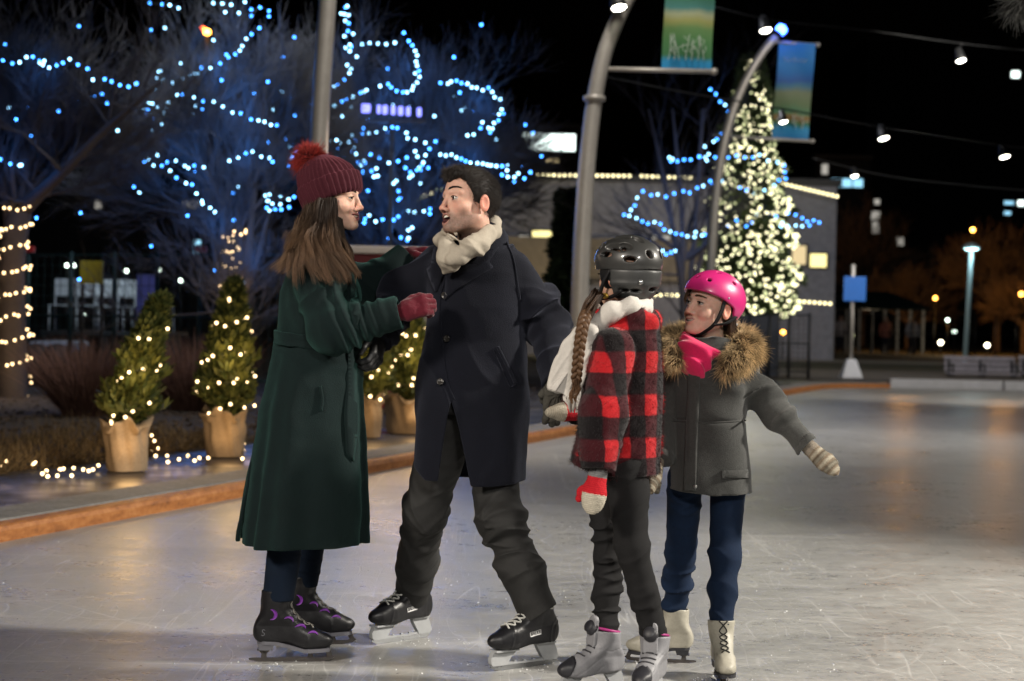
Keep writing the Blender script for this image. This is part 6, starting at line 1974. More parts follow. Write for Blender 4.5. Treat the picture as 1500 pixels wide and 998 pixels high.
D_l = [zoomed(q, Z4, 740) for q in (
    [(625, 273), (642, 287), (655, 310), (670, 320), (680, 340), (680, 353)], [(660, 408), (645, 425), (635, 432), (608, 447), (590, 478), (610, 480), (620, 470), (640, 480), (565, 487), (545, 487), (525, 492), (510, 485), (500, 480), (505, 492)],
    [(625, 552), (660, 552), (585, 573), (562, 588), (543, 583), (515, 590), (490, 600), (465, 593), (445, 595), (420, 583), (402, 603), (395, 627), (383, 640), (362, 655), (378, 658), (400, 665), (418, 675), (435, 682), (455, 677), (473, 683), (485, 700), (503, 706), (520, 712), (538, 715), (555, 720), (577, 722), (580, 708), (600, 718), (608, 715)],
    [(465, 770), (480, 765), (490, 775), (505, 770), (518, 765)])]
X_l = [zoomed(q, Z4, 740) for q in (
    [(680, 480), (705, 475), (730, 480), (755, 480), (775, 472), (800, 490), (830, 495), (850, 505), (852, 525), (855, 545), (820, 565), (790, 580), (760, 590), (735, 580), (715, 572)],
    [(655, 700), (680, 690), (705, 672), (735, 690), (780, 640), (800, 655), (825, 660), (845, 680), (862, 650), (885, 655), (905, 665), (920, 675), (940, 672), (957, 678), (905, 690), (885, 688), (862, 690), (840, 690)])]
def some(tips, n, seed):
    rg = np.random.default_rng(seed); md = np.median([w[1] for w in tips]); t_ = [q for q in tips if q[1] < md]
    return [t_[i] for i in rg.choice(len(t_), n, False)]
light_string('string of blue lights across the leftmost bare tree', A_l, dA - 1.2, .017, ['blue', 'blue', 'ice_blue'], 'blue lights in the bare trees', 1, extra=some(tipsA, 22, 1))
light_string('blue lights strung through the many-stemmed tree left of the woman', B_l, dB - 1.5, .017, ['ice_blue', 'ice_blue', 'blue'], 'blue lights in the bare trees', 2, .7, extra=some(tipsB, 60, 2))
light_string('looping blue lights in the tall tree behind the couple', C_l, dC - 1.8, .020, ['ice_blue', 'ice_blue', 'blue'], 'blue lights in the bare trees', 3, .8, extra=some(tipsC, 70, 3))
light_string('wide loops of blue lights left of the lit christmas tree', D_l, dD - 1.4, .028, ['blue', 'ice_blue', 'blue'], 'blue lights in the bare trees', 4, .8)
light_string('blue light loops crossing the front of the christmas tree', X_l, 46.0, .028, ['blue', 'ice_blue', 'blue'], 'blue lights in the bare trees', 5, .3)
# the strings' own light on the twigs
for x, y, d_, e in ((60, 110, dA - .9, 9), (20, 240, dA - .7, 7), (215, 160, dB - .8, 16), (310, 100, dB - .9, 16), (370, 30, dB - .8, 10), (350, 160, dB - .8, 14), (260, 250, dB - .8, 14), (365, 230, dB - .8, 12), (320, 330, dB - .6, 8), (372, 380, dB - .6, 8),
                    (510, 60, dC - .9, 12), (600, 95, dC - .9, 16), (570, 150, dC - .8, 12), (430, 180, dC - .9, 14), (700, 150, dC - .9, 18), (560, 220, dC - .9, 16), (620, 240, dC - .9, 14), (690, 235, dC - .9, 12), (590, 320, dC - .9, 14), (410, 295, dC - .9, 10), (520, 300, dC - .9, 10),
                    (1050, 150, dD - .9, 10), (1010, 230, dD - .9, 14), (950, 310, dD - .9, 14), (1000, 345, dD - .9, 10)):
    lamp('blue_string_glow', J(x, y, d_), (.06, .28, 1.0), e * 2.0, .25)

# ---------------------------------------------------- warm spirals on trunks
def helix(axis, r0, r1, turns, per, ph=0, jit=.02, seed=0):
    rg = np.random.default_rng(seed); n = int(turns * per); t_ = np.linspace(0, 1, n)
    P = smooth_poly(axis, n); a = t_ * turns * 2 * PI + ph; r = r0 + (r1 - r0) * t_
    return P + np.stack([r * np.cos(a), r * np.sin(a), 0 * a], 1) + rg.normal(0, jit, (n, 3))
def spiral(label, axis, r0, r1, turns, per, rb, seed, group='warm fairy lights wound round trunks and pots', keys=('warm',), extra=None, cam_side=True):
    P = helix(axis, r0, r1, turns, per, seed=seed)
    root = empty('string_lights', P[0], label, 'string lights', group)
    MB().tube(P, .006, 4).build('wire', M['wire'], root, True)
    rest = bulbs(root, P, rb, list(keys), seed)
    if rest: bulb_stuff(root, rest, rb, list(keys))
    return root
spiral('warm fairy lights wound up the trunk at the left edge', [J(18, 588, dA), J(17, 500, dA), J(18, 400, dA), J(22, 330, dA), J(36, 300, dA)], .25, .19, 9, 15, .016, 5)
spiral('warm fairy lights wound round the foot of the many-stemmed tree', [J(345, 480, dB), J(345, 430, dB), J(340, 380, dB), J(345, 338, dB)], .20, .13, 6, 14, .016, 6)
lamp('warm_string_and_fill_glow', J(20, 520, dA - .7), (1.0, .6, .25), 9, .2); lamp('warm_string_and_fill_glow', J(20, 400, dA - .7), (1.0, .6, .25), 7, .2)
lamp('warm_string_and_fill_glow', J(105, 300, dA - 1.6), (1.0, .8, .65), 7, .3)  # added fill on the dim limb, not light from a string
lamp('warm_string_and_fill_glow', J(345, 420, dB - .7), (1.0, .6, .25), 9, .2)

# ---------------------------------------------------- potted evergreens in burlap
M['leaf'] = plain('evergreen_leaf', (.040, .070, .022), .6, var=.6, spec=.3, attr=False)
t = NT('evergreen_spray'); c = t.add('ShaderNodeAttribute', _attribute_name='Col').outputs['Color']; M['spray'] = t.pr(c, .6, Specular__IOR__Level=.3)
M['burlap'] = fabric('burlap', (.34, .26, .175), scale=160, bump=1.0, dist=.004, var=.7, big=5)
def sprays(n, prof, h, base, seed, size, up=.7, w=.35, cols=((.022, .038, .010), (.11, .125, .032)), spike=0.0):
    """leaf sprays (three-point fans) filling a spindle; prof(t)->radius"""
    rg = np.random.default_rng(seed)
    t_ = rg.random(n) ** .85; a = rg.random(n) * 2 * PI
    rr = prof(t_) * (.35 + .68 * rg.random(n) ** .5)
    rr = rr * (1 + .22 * np.sin(a * 3 + t_ * 17) + .18 * np.sin(a * 5 - t_ * 29))
    if spike:
        cl = rg.integers(0, 60, n); ca = rg.random(60) * 2 * PI; ct = rg.random(60); rr = rr * (1 + spike * np.cos((a - ca[cl])) * (np.abs(t_ - ct[cl]) < .2) + spike * .8 * vnoise(np.stack([np.cos(a) * 2.2, np.sin(a) * 2.2, t_ * 6 + seed], 1)))
    P = np.stack([rr * np.cos(a), rr * np.sin(a), t_ * h], 1) + base
    out = np.stack([np.cos(a), np.sin(a), 0 * a], 1)
    V, F, Cc = [], [], []
    sh = rg.random(n)
    for k in range(3):
        d = out * (1 - up) + np.array([0, 0, up]) + rg.normal(0, .35, (n, 3)); d /= np.linalg.norm(d, axis=1)[:, None]
        s_ = np.cross(d, rg.normal(0, 1, (n, 3))); s_ /= np.linalg.norm(s_, axis=1)[:, None]
        L = size * (.6 + .8 * rg.random(n))[:, None]
        v = np.stack([P - s_ * L * w * .15, P + s_ * L * w * .15, P + d * L * .55 + s_ * L * w * .5, P + d * L, P + d * L * .55 - s_ * L * w * .5], 1).reshape(-1, 3)
        b = (np.arange(n) * 5)[:, None] + len(np.concatenate(V)) if V else (np.arange(n) * 5)[:, None]
        V.append(v); F.append(b + np.array([[0, 1, 2, 3, 4]]))
        cc = np.array(cols[0]) * (1 - sh[:, None]) + np.array(cols[1]) * sh[:, None]
        Cc.append(np.repeat(cc, 5, 0))
    return np.concatenate(V), np.concatenate(F), np.concatenate(Cc)
def potted(px, py, d, hgt, w, tilt, label, seed, pot=(.21, .42)):
    g = G(px, py, .09)
    root = empty('potted_conifer', g, label, 'potted tree', 'potted evergreens in burlap along the rink')
    r, h = pot
    # gathered burlap sack
    n, m = 64, 20; rg = np.random.default_rng(seed); V = []
    a = np.arange(n) * 2 * PI / n
    for i in range(m):
        u = i / (m - 1)
        rr = r * (.86 + .16 * u + .05 * math.sin(u * 5)) * np.ones(n)
        rr = rr * (1 + .06 * np.sin(a * 7 + seed + 1.5 * u) * (.3 + u) + .07 * np.sin(a * 3 + 2 * u + seed) + .035 * np.sin(a * 13 + 7 * u) * (.3 + u) + .05 * math.sin(u * 9 + seed) * np.sin(a * 2 + seed))
        z = h * u
        if u > .80: rr = rr * (1.0 + .9 * (u - .8) * (1 + .5 * np.sin(a * 5 + seed))); z = z + .05 * (u - .8) / .2 * np.sin(a * 4 + seed) + .02 * np.sin(a * 9)
        V.append(np.stack([rr * np.cos(a), rr * np.sin(a), z + 0 * a], 1))
    V.append(np.stack([r * .55 * np.cos(a), r * .55 * np.sin(a), h * .93 + 0 * a], 1))
    m += 1
    V = np.concatenate(V) + g; i, j = np.meshgrid(np.arange(m - 1), np.arange(n), indexing='ij'); A = i * n + j; B = i * n + (j + 1) % n
    sack = mesh_np('burlap_wrap', V, [np.stack([A, B, B + n, A + n], -1).reshape(-1, 4), (np.arange(n) + (m - 1) * n)[None]], M['burlap'], root, True)
    zc = h * .80; P = np.stack([r * .99 * np.cos(a), r * .99 * np.sin(a), zc + .01 * np.sin(a * 3)], 1)
    base = g + np.array([0, 0, h * .92])
    MB().tube([base + (0, 0, -.1), base + (tilt * .3, 0, hgt * .5), base + (tilt, 0, hgt * .95)], [.03, .02, .006], 7).build('trunk', M['bark'], root, True)
    prof = lambda t_: w * (np.clip(t_ / .12, .45, 1) * (1 - np.clip((t_ - .25) / .78, 0, 1) ** 1.25) + .02)
    V, F, cc = sprays(3200, prof, hgt, base, seed, .085, spike=.25)
    k = (V[:, 2] - base[2]) / hgt; V[:, 0] += tilt * k ** 1.3
    mesh_np('foliage', V, [F], M['spray'], root, False, cc)
    return g, base
pots = [(184, 689, 13.5, .92, .145, .22, 'potted evergreen in a burlap sack, leftmost, its tip leaning right', 1, (.155, .35)),
        (329, 668, 15.1, 1.06, .17, .05, 'potted evergreen in burlap in front of the many-stemmed tree', 2, (.165, .36)),
        (537, 640, 18.0, .80, .19, 0, 'potted evergreen in burlap between the couple, mostly behind the green coat', 3, (.15, .40)),
        (596, 634, 18.6, 1.05, .20, 0, 'potted evergreen in burlap against the red booth, beside the man', 4, (.21, .36))]
warm_keys = ['warm']
PB = []
for i, p in enumerate(pots):
    g, base = potted(*p)
    PB.append((g, base, p))
labs = ['warm fairy lights on the leftmost potted evergreen', 'warm fairy lights on the evergreen before the many-stemmed tree', 'warm fairy lights on the evergreen behind the green coat', 'warm fairy lights on the evergreen by the red booth']
for i, (g, base, p) in enumerate(PB):
    h, w, tl = p[3], p[4], p[5]
    n = (40, 58, 34, 58)[i]; rg = np.random.default_rng(40 + i)
    t_ = np.linspace(.02, .93, n); a = t_ * 2 * PI * (3.2, 4.5, 3.5, 4.5)[i] + i + 2.5
    prof = w * (np.clip(t_ / .12, .6, 1) * (1 - np.clip((t_ - .25) / .78, 0, 1) ** 1.25) + .03) * 1.04 + .03
    P = base + np.stack([prof * np.cos(a) + tl * t_ ** 1.3, prof * np.sin(a), t_ * h], 1) + rg.normal(0, .025, (n, 3))
    root = empty('string_lights', P[0], labs[i], 'string lights', 'warm fairy lights wound round trunks and pots')
    MB().tube(P, .004, 4).build('wire', M['wire'], root, True)
    bulbs(root, P, (.0125, .013, .015, .015)[i], ['warm'], i)
    lamp('warm_string_and_fill_glow', base + np.array([.15, -w - .25, h * .45]), (1.0, .62, .26), (9, 10, 8, 11)[i], .15)
    lamp('warm_string_and_fill_glow', base + np.array([.1, -w - .18, -.12]), (1.0, .6, .25), (2.2, 2.0, 1.2, 1.4)[i], .1)
# string lying on the ground from pot to pot
gl = [[(3, 684), (10, 676), (48, 680), (52, 678), (62, 694), (68, 690), (70, 698), (84, 697), (88, 688), (93, 687), (105, 697), (108, 686), (122, 688), (130, 690), (136, 688), (144, 682), (158, 678), (162, 670), (172, 661), (176, 655), (183, 643)],
      [(212, 627), (222, 638), (226, 646), (232, 657), (222, 662), (228, 668), (245, 668), (246, 677), (262, 673), (275, 668), (285, 675), (292, 671), (305, 671)], [(356, 655), (357, 660), (355, 672), (357, 650)]]
labs = ['warm lights trailing over the dry grass to the leftmost pot', 'warm lights lying on the ground between the two left pots', 'short end of warm lights hanging beside the green coat']
for k, L in enumerate(gl):
    P = []
    for x, y in L:
        q = G(x, y, .14)
        if q[1] > 13.6 or (k == 0 and y < 685): q = J(x, y, (12.5, 14.2, 14.8)[k])
        P.append(q)
    P = np.array(P)
    root = empty('string_lights', P[0], labs[k], 'string lights', 'warm fairy lights wound round trunks and pots')
    MB().tube(P, .004, 4).build('wire', M['wire'], root, True)
    bulbs(root, P, .0125, ['warm'], k)
    lamp('warm_string_and_fill_glow', P.mean(0) + np.array([0, -.15, .25]), (1.0, .6, .25), 3.0, .3)

# ---------------------------------------------------- bushes and dry grass
t = NT('dry_stalk'); c = t.add('ShaderNodeAttribute', _attribute_name='Col').outputs['Color']; M['stalk'] = t.pr(c, .8, Specular__IOR__Level=.2)
def stalks(n, c, r, h, lean, seed, cols, rad=.004, segs=3):
    rg = np.random.default_rng(seed)
    a = rg.random(n) * 2 * PI; q = r * np.sqrt(rg.random(n)) * .45
    root = np.stack([q * np.cos(a), q * np.sin(a), 0 * a], 1) + c
    d = np.stack([np.cos(a) * lean * (q / r * 2 + .2), np.sin(a) * lean * (q / r * 2 + .2), np.ones(n)], 1) + rg.normal(0, .14, (n, 3)); d /= np.linalg.norm(d, axis=1)[:, None]
    L = h * (.55 + .5 * rg.random((n, 1))); bend = np.stack([np.cos(a), np.sin(a), -.4 + 0 * a], 1) * .12 * L
    sh = rg.random((n, 1))
    return strands(root, lambda t: root + d * L * t + bend * t * t, n, segs, np.full(n, rad), lambda t, N: (np.array(cols[0]) * (1 - sh) + np.array(cols[1]) * sh))
for px, py, d_, r, h, lab, sd in ((133, 585, 18.5, .62, .95, 'rounded clump of dry brown ornamental grass left of the leftmost pot', 1), (285, 580, 20, .60, 1.0, 'darker clump of dry brown ornamental grass between the pots', 2)):
    g = G(px, py, .12); g = J(px, py, d_); g[2] = .12
    V, Q, cc = stalks(1500, g, r, h, .55, sd, ((.07, .036, .028), (.20, .11, .085)), .005)
    o_ = mesh_np('dry_bush', V, [Q], M['stalk'], None, True, cc, loc=g); tag(o_, lab, 'bush', 'dry ornamental grasses')
V, Q, cc = [], [], []
rg = np.random.default_rng(5); n = 9000
x = rg.random(n); y = rg.random(n)
rt = np.array([kl(-3.2 + 9.5 * a_, 1.8 + 1.9 * b_ ** 1.4, .09) for a_, b_ in zip(x, y)])
d = rg.normal(0, .55, (n, 3)) + np.array([.1, 0, .75]); d /= np.linalg.norm(d, axis=1)[:, None]
L = .09 + .11 * rg.random((n, 1)); bend = rg.normal(0, .06, (n, 3)); sh = rg.random((n, 1))
V, Q, cc = strands(rt, lambda t: rt + d * L * t + bend * t * t, n, 2, np.full(n, .004), lambda t, N: np.array([.05, .032, .014]) * (1 - sh) + np.array([.22, .15, .07]) * sh)
o_ = mesh_np('dry_grass', V, [Q], M['stalk'], None, True, cc); tag(o_, kind='stuff')
# bark chips and clods in the bed
rg = np.random.default_rng(9); n = 3500
P = np.array([kl(-5 + 26 * a_, 2.2 + 6 * b_, .13) for a_, b_ in rg.random((n, 2))])
d = rg.normal(0, 1, (n, 3)); d[:, 2] *= .3; d /= np.linalg.norm(d, axis=1)[:, None]
V, Q = segs_mesh(P - d * .04, P + d * .04, np.full(n, .014), np.full(n, .008), 4)
o_ = mesh_np('bark_mulch', V, [Q], plain('mulch', (.045, .030, .022), .9, var=.9), None, False); tag(o_, kind='stuff')

# shaved ice lying on the rink
rg = np.random.default_rng(15); n = 1500
P = np.stack([rg.normal(.1, 1.5, n), 4.6 + 6.5 * rg.random(n) ** 1.3, 0 * rg.random(n)], 1)
for i_, (x_, y_) in enumerate(((426, 969), (461, 944), (588, 939), (768, 978), (868, 1011), (952, 1022), (968, 970), (1058, 996))):
    P[i_ * 60:(i_ + 1) * 60] = G(x_, y_) + np.stack([rg.normal(0, .12, 60), rg.normal(0, .06, 60), np.zeros(60)], 1)
r_ = .0010 + .0022 * rg.random(n) ** 3
V, Q = segs_mesh(P - [.0, 0, .001], P + np.stack([r_ * rg.normal(0, .7, n), r_ * rg.normal(0, .7, n), r_ * 1.2], 1), r_ * 1.3, r_ * .6, 5)
o_ = mesh_np('ice_shavings', V, [Q], plain('shaved_ice', (.72, .73, .74), .7), None, True); tag(o_, kind='stuff')

# =================================================================== POLES, BANNERS, CABLES
M['pole_steel'] = plain('pole_steel', (.36, .34, .31), .42, .3, var=.15, scale=20)
M['dark_metal'] = plain('dark_metal', (.022, .023, .025), .5, .4)
dP = 19.5
def pole(name, label, pts, d, r0, r1, group=None, base_r=.16):
    P = np.array(px_line(pts, d)); P[0][2] = .08
    root = empty(name, P[0], label, 'lamp post', group)
    MB().tube(smooth_poly(P, 40), np.linspace(r0, r1, 40), 18).build('pole', M['pole_steel'], root, True)
    mb = MB(); mb.lathe([(base_r, 0), (base_r, .02), (base_r * .8, .05), (base_r * .7, .05)], P[0], 20)
    for a in range(4): mb.lathe([(.02, 0), (.02, .05), (.012, .06)], P[0] + np.array([base_r * .85 * math.cos(a * PI / 2 + .7), base_r * .85 * math.sin(a * PI / 2 + .7), .02]), 8)
    mb.build('base_plate', M['pole_steel'], root, True)
    return root, P
gp = J(459, 640, dP)
r1_, _ = pole('lamp_post', 'straight pale steel lamp post rising behind the woman', [(459, 640), (463, 420), (467, 210), (480, 0), (490, -160)], dP, .105, .098)
CP = [(846, 632), (850, 420), (857, 280), (864, 200), (872, 140), (885, 80), (902, 35), (918, 0), (940, -40)]
r2_, P2 = pole('lamp_post', 'nearer curved steel lamp post between the man and the girl in the black helmet', CP, dP, .112, .085, 'curved lamp posts along the rink')
MB().lathe([(.128, 0), (.128, .05), (.10, .06)], J(870.5, 148, dP), 18).build('collar', M['pole_steel'], r2_, True)
dQ = 31.0
CQ = [(1036, 560), (1041, 400), (1048, 290), (1058, 220), (1074, 160), (1094, 115), (1116, 78), (1136, 54)]
r3_, P3 = pole('lamp_post', 'farther curved lamp post beside the christmas tree, blue lamp on its tip', CQ, dQ, .10, .075, 'curved lamp posts along the rink')
E['tip'] = emit('blue_lamp_glow', (.04, .12, 1.0), 22.0)
mb = MB(); c = J(1144, 44, dQ); ax = norm(J(1144, 44, dQ) - J(1125, 66, dQ)); r_ = norm(np.cross(ax, [0, 1, 0])); R = np.stack([r_, np.cross(ax, r_), ax], 1)
mb.lathe([(.02, -.13), (.075, -.11), (.08, 0)], c, 18, R); hd = mb.build('lamp_head', M['dark_metal'], r3_, True)
mb = MB(); mb.lathe([(.085, -.06), (.10, 0), (.085, .07), (.02, .10)], c, 18, R); mb.build('blue_lens', E['tip'], r3_, True)
lamp('blue_lamp_glow', c + np.array([0, -.3, .1]), (.08, .2, 1), 8, .1)

def banner_mat(name, stops, ly):
    t = NT(name); o = t.obj()
    s = t.add('ShaderNodeSeparateXYZ'); t.t.links.new(o, s.inputs[0])
    n = t.noise(1.6, t.mapping(o, (1, 1, .35)), 4); n2 = t.noise(9, o, 3)
    v = t.math('ADD', t.math('DIVIDE', s.outputs[2], ly), t.math('MULTIPLY', t.math('SUBTRACT', n, .5), .16))
    v = t.math('ADD', v, t.math('MULTIPLY', t.math('SUBTRACT', n2, .5), .03))
    c = t.ramp(v, stops)
    m = t.pr(c, .65, Specular__IOR__Level=.3)
    return m
def banner(label, quad, d, mat_stops, group, words=None, arms=()):
    """quad: tl, tr, br, bl photo points"""
    q = [J(x, y, d) for x, y in quad]
    bl = q[3]; h = np.linalg.norm(q[0] - q[3])
    root = empty('banner', bl, label, 'banner', group)
    mat = banner_mat('banner_cloth', mat_stops, h)
    n, m = 14, 28; V = []
    for i in range(m + 1):
        for j in range(n + 1):
            u, v = j / n, i / m
            p = (q[3] * (1 - u) + q[2] * u) * (1 - v) + (q[0] * (1 - u) + q[1] * u) * v
            V.append(p + np.array([0, .025 * math.sin(u * 5 + v * 7) + .03 * math.sin(v * 4 + 1), 0]))
    V = np.array(V); i, j = np.meshgrid(np.arange(m), np.arange(n), indexing='ij'); A = i * (n + 1) + j
    Q = np.stack([A, A + 1, A + n + 2, A + n + 1], -1).reshape(-1, 4); N = len(V)
    mesh_np('cloth', np.concatenate([V, V + np.array([0, .006, 0])]), [Q, (Q + N)[:, ::-1]], mat, root, True)
    mb = MB()
    for a, b in arms:
        mb = MB(); mb.tube([J(*a, d), J(*b, d)], .028, 10); mb.lathe([(.001, -.045), (.035, -.03), (.045, 0), (.035, .03), (.001, .045)], J(*b, d), 12); mb.build('arm', M['pole_steel'], root, True)
    return root, q
green_field = [(0.0, (.01, .16, .34)), (.10, (.012, .20, .42)), (.16, (.035, .13, .05)), (.30, (.06, .17, .06)), (.42, (.10, .20, .07)), (.50, (.26, .27, .09)), (.56, (.30, .33, .20)), (.62, (.05, .17, .16)), (.74, (.03, .12, .06)), (.82, (.20, .17, .03)), (.90, (.22, .13, .03)), (.96, (.02, .06, .20)), (1.0, (.02, .05, .22))]
blue_field = [(0.0, (.01, .14, .34)), (.10, (.015, .20, .40)), (.16, (.03, .13, .05)), (.22, (.22, .11, .03)), (.27, (.05, .16, .08)), (.36, (.10, .15, .07)), (.48, (.14, .17, .10)), (.55, (.04, .14, .22)), (.60, (.02, .08, .26)), (.70, (.012, .13, .36)), (.80, (.02, .16, .40)), (1.0, (.012, .15, .42))]
bn1, q1 = banner('green and blue banner hanging nearer, cut off by the top of the photo', [(976, -46), (1049, -44), (1042, 108), (969, 106)], dP, green_field, 'banners on the curved lamp posts', arms=[((872, 101), (1046, 105))])
bn2, q2 = banner('blue banner hung from the farther curved post beside the christmas tree', [(1141, 62), (1194, 65), (1184, 207), (1131, 203)], dQ, blue_field, 'banners on the curved lamp posts', arms=[((1134, 62), (1198, 66)), ((1045, 199), (1190, 207))])
# pale brushed marks on the banners (branches, and one blurred line of script)
M['banner_ink'] = plain('banner_ink', (.45, .50, .45), .7)
def brush(root, quad, d, lines, w):
    q = [J(x, y, d - .06) for x, y in quad]; mb = MB()
    for L in lines:
        P = np.array([(q[3] * (1 - u) + q[2] * u) * (1 - v) + (q[0] * (1 - u) + q[1] * u) * v for u, v in L])
        mb.tube(smooth_poly(P, 14), w, 4)
    mb.build('brush_mark', M['banner_ink'], root, True)
def twigs_on(seed, n, vmax):
    rg = np.random.default_rng(seed); L = []
    for i in range(n):
        u = .10 + .8 * (i + rg.random() * .6) / n; h_ = vmax * (.6 + .4 * rg.random()); lean = rg.normal(0, .06)
        P = [(u + lean * k + rg.normal(0, .012), .12 + h_ * k) for k in (0, .3, .6, 1)]; L.append(P)
        for k in (1, 2): L.append([P[k], (P[k][0] + rg.normal(0, .07), P[k][1] + h_ * .18), (P[k][0] + rg.normal(0, .10), P[k][1] + h_ * .32)])
    return L
brush(bn1, [(976, -46), (1049, -44), (1042, 108), (969, 106)], dP, twigs_on(1, 7, .26), .0035)
brush(bn2, [(1141, 62), (1194, 65), (1184, 207), (1131, 203)], dQ, twigs_on(2, 4, .16) + [[(.14, .825), (.18, .86), (.22, .80), (.27, .85), (.31, .80), (.36, .84), (.41, .80), (.45, .86), (.50, .80), (.55, .84), (.60, .80), (.66, .85), (.72, .80), (.80, .845)]], .006)

# hanging spot lamps on cables
def cable(label, pts, d):
    P = np.array([J(x, y, q) for (x, y), q in zip(pts, d)])
    c_ = smooth_poly(P, 40)
    o_ = MB().tube(c_, .012, 5).build('cable', M['dark_metal'], None, True); 
    tag(o_, label, 'cable', 'overhead cables'); return c_
cable('upper overhead cable carrying spot lamps past the blue banner', [(985, -6), (1122, 28), (1250, 42), (1408, 64), (1520, 76)], [24, 25, 26, 27, 28])
cable('lower overhead cable carrying spot lamps from the nearer curved post', [(886, 112), (1000, 135), (1148, 160), (1295, 187), (1472, 213), (1530, 220)], [19.6, 21, 23, 25, 27, 28])
cable('faint lowest overhead cable above the far buildings', [(1190, 232), (1300, 258), (1420, 272), (1530, 282)], [34, 35, 36, 37])
def spot(x, y, d, label, top, s=1.0, lit='white'):
    p = J(x, y, d); root = empty('spot_lamp', p, label, 'spot lamp', 'spot lamps over the rink')
    ax = norm([.18, -.35, -1]); r_ = norm(np.cross(ax, [0, 1, 0])); R = np.stack([r_, np.cross(ax, r_), ax], 1)
    MB().lathe([(.02 * s, -.22 * s), (.05 * s, -.20 * s), (.075 * s, -.06 * s), (.085 * s, .0), (.078 * s, 0), (.06 * s, -.05 * s)], p, 16, R).build('housing', M['dark_metal'], root, True)
    MB().lathe([(.001, -.012), (.066 * s, -.012), (.068 * s, -.03 * s)], p, 16, R).build('lens', E[lit], root, True)
    MB().tube([p - ax * .2 * s, J(*top, d)], .012, 6).build('bracket', M['dark_metal'], root, True)
    return p
spot(907, 13, dP - .3, 'spot lamp fixed on the nearer curved post at the top edge', (912, -4), 1.2)
spot(1122, 46, 25, 'spot lamp hanging beside the blue-tipped post', (1124, 28), 1.2)
spot(1408, 90, 27, 'spot lamp alone on the upper cable at right', (1410, 64), 1.1, 'white')
spot(1148, 180, 23, 'spot lamp hanging in front of the blue banner', (1149, 160), .8)
spot(1295, 204, 25, 'spot lamp in the middle of the lower cable', (1296, 187), 1.1)
spot(1472, 231, 27, 'spot lamp near the right end of the lower cable', (1473, 213), 1.1)
spot(1252, 259, 34.6, 'small spot lamp on the lowest cable above lit office windows', (1253, 246), 1.0)

# =================================================================== CHRISTMAS TREE
dX = 47.0
gX = J(1093, 540, dX); gX[2] = .1
rootX = empty('christmas_tree', gX, 'tall lit christmas tree standing beyond the far corner of the rink', 'christmas tree')
top = J(1099, 88, dX); bot = J(1093, 464, dX)
hX = top[2] - bot[2]; wX = 68 * dX / FPX
MB().tube([gX, bot + (0, 0, .3), top], [.16, .13, .02], 10).build('trunk', M['bark'], rootX, True)
profX = lambda t_: wX * (1 - t_) ** .78 * (1 + .16 * np.sin(t_ * 46)) * np.clip(.70 + t_ * 3.4, 0, 1) + .05
V, F, cc = sprays(9000, lambda t_: profX(t_) * .86, hX, bot, 77, .26, .05, .4, ((.012, .022, .008), (.045, .065, .022)))
mesh_np('foliage', V, [F], M['spray'], rootX, False, cc)
rg = np.random.default_rng(5); n = 1200
t_ = np.where(rg.random(n) < .30, rg.random(n), 1 - np.sqrt(rg.random(n))); t_ = np.clip(t_ * 1.0, 0, .99); a = -PI * rg.random(n) * 1.1 + .05 * PI
rr = profX(t_) * (.96 + .16 * rg.random(n)) + .12
PX = bot + np.stack([rr * np.cos(a), rr * np.sin(a), t_ * hX], 1)
front = PX[:, 1] < bot[1] + .3
order = np.argsort(~front, kind='stable'); PX = PX[order]
root = empty('string_lights', bot, 'hundreds of cream lights covering the tall christmas tree', 'string lights')
bulbs(root, PX[:100], .030, ['cream', 'cream', 'cream_dim'], 3)
bulb_stuff(root, PX[100:], .030, ['cream', 'cream', 'cream_dim'], seed=4)
mb = MB()
ts = np.linspace(0, .98, 400); aa = ts * 2 * PI * 13; rr = profX(ts) * .97
mb.tube(bot + np.stack([rr * np.cos(aa), rr * np.sin(aa), ts * hX], 1), .010, 3); mb.build('wire', M['wire'], root, True)
for k, (z_, e) in enumerate(((.12, 40), (.4, 26), (.7, 14))):
    lamp('tree_light_glow', bot + np.array([-.3, -wX * (1 - z_) - .7, z_ * hX]), (1.0, .88, .5), e, .4)

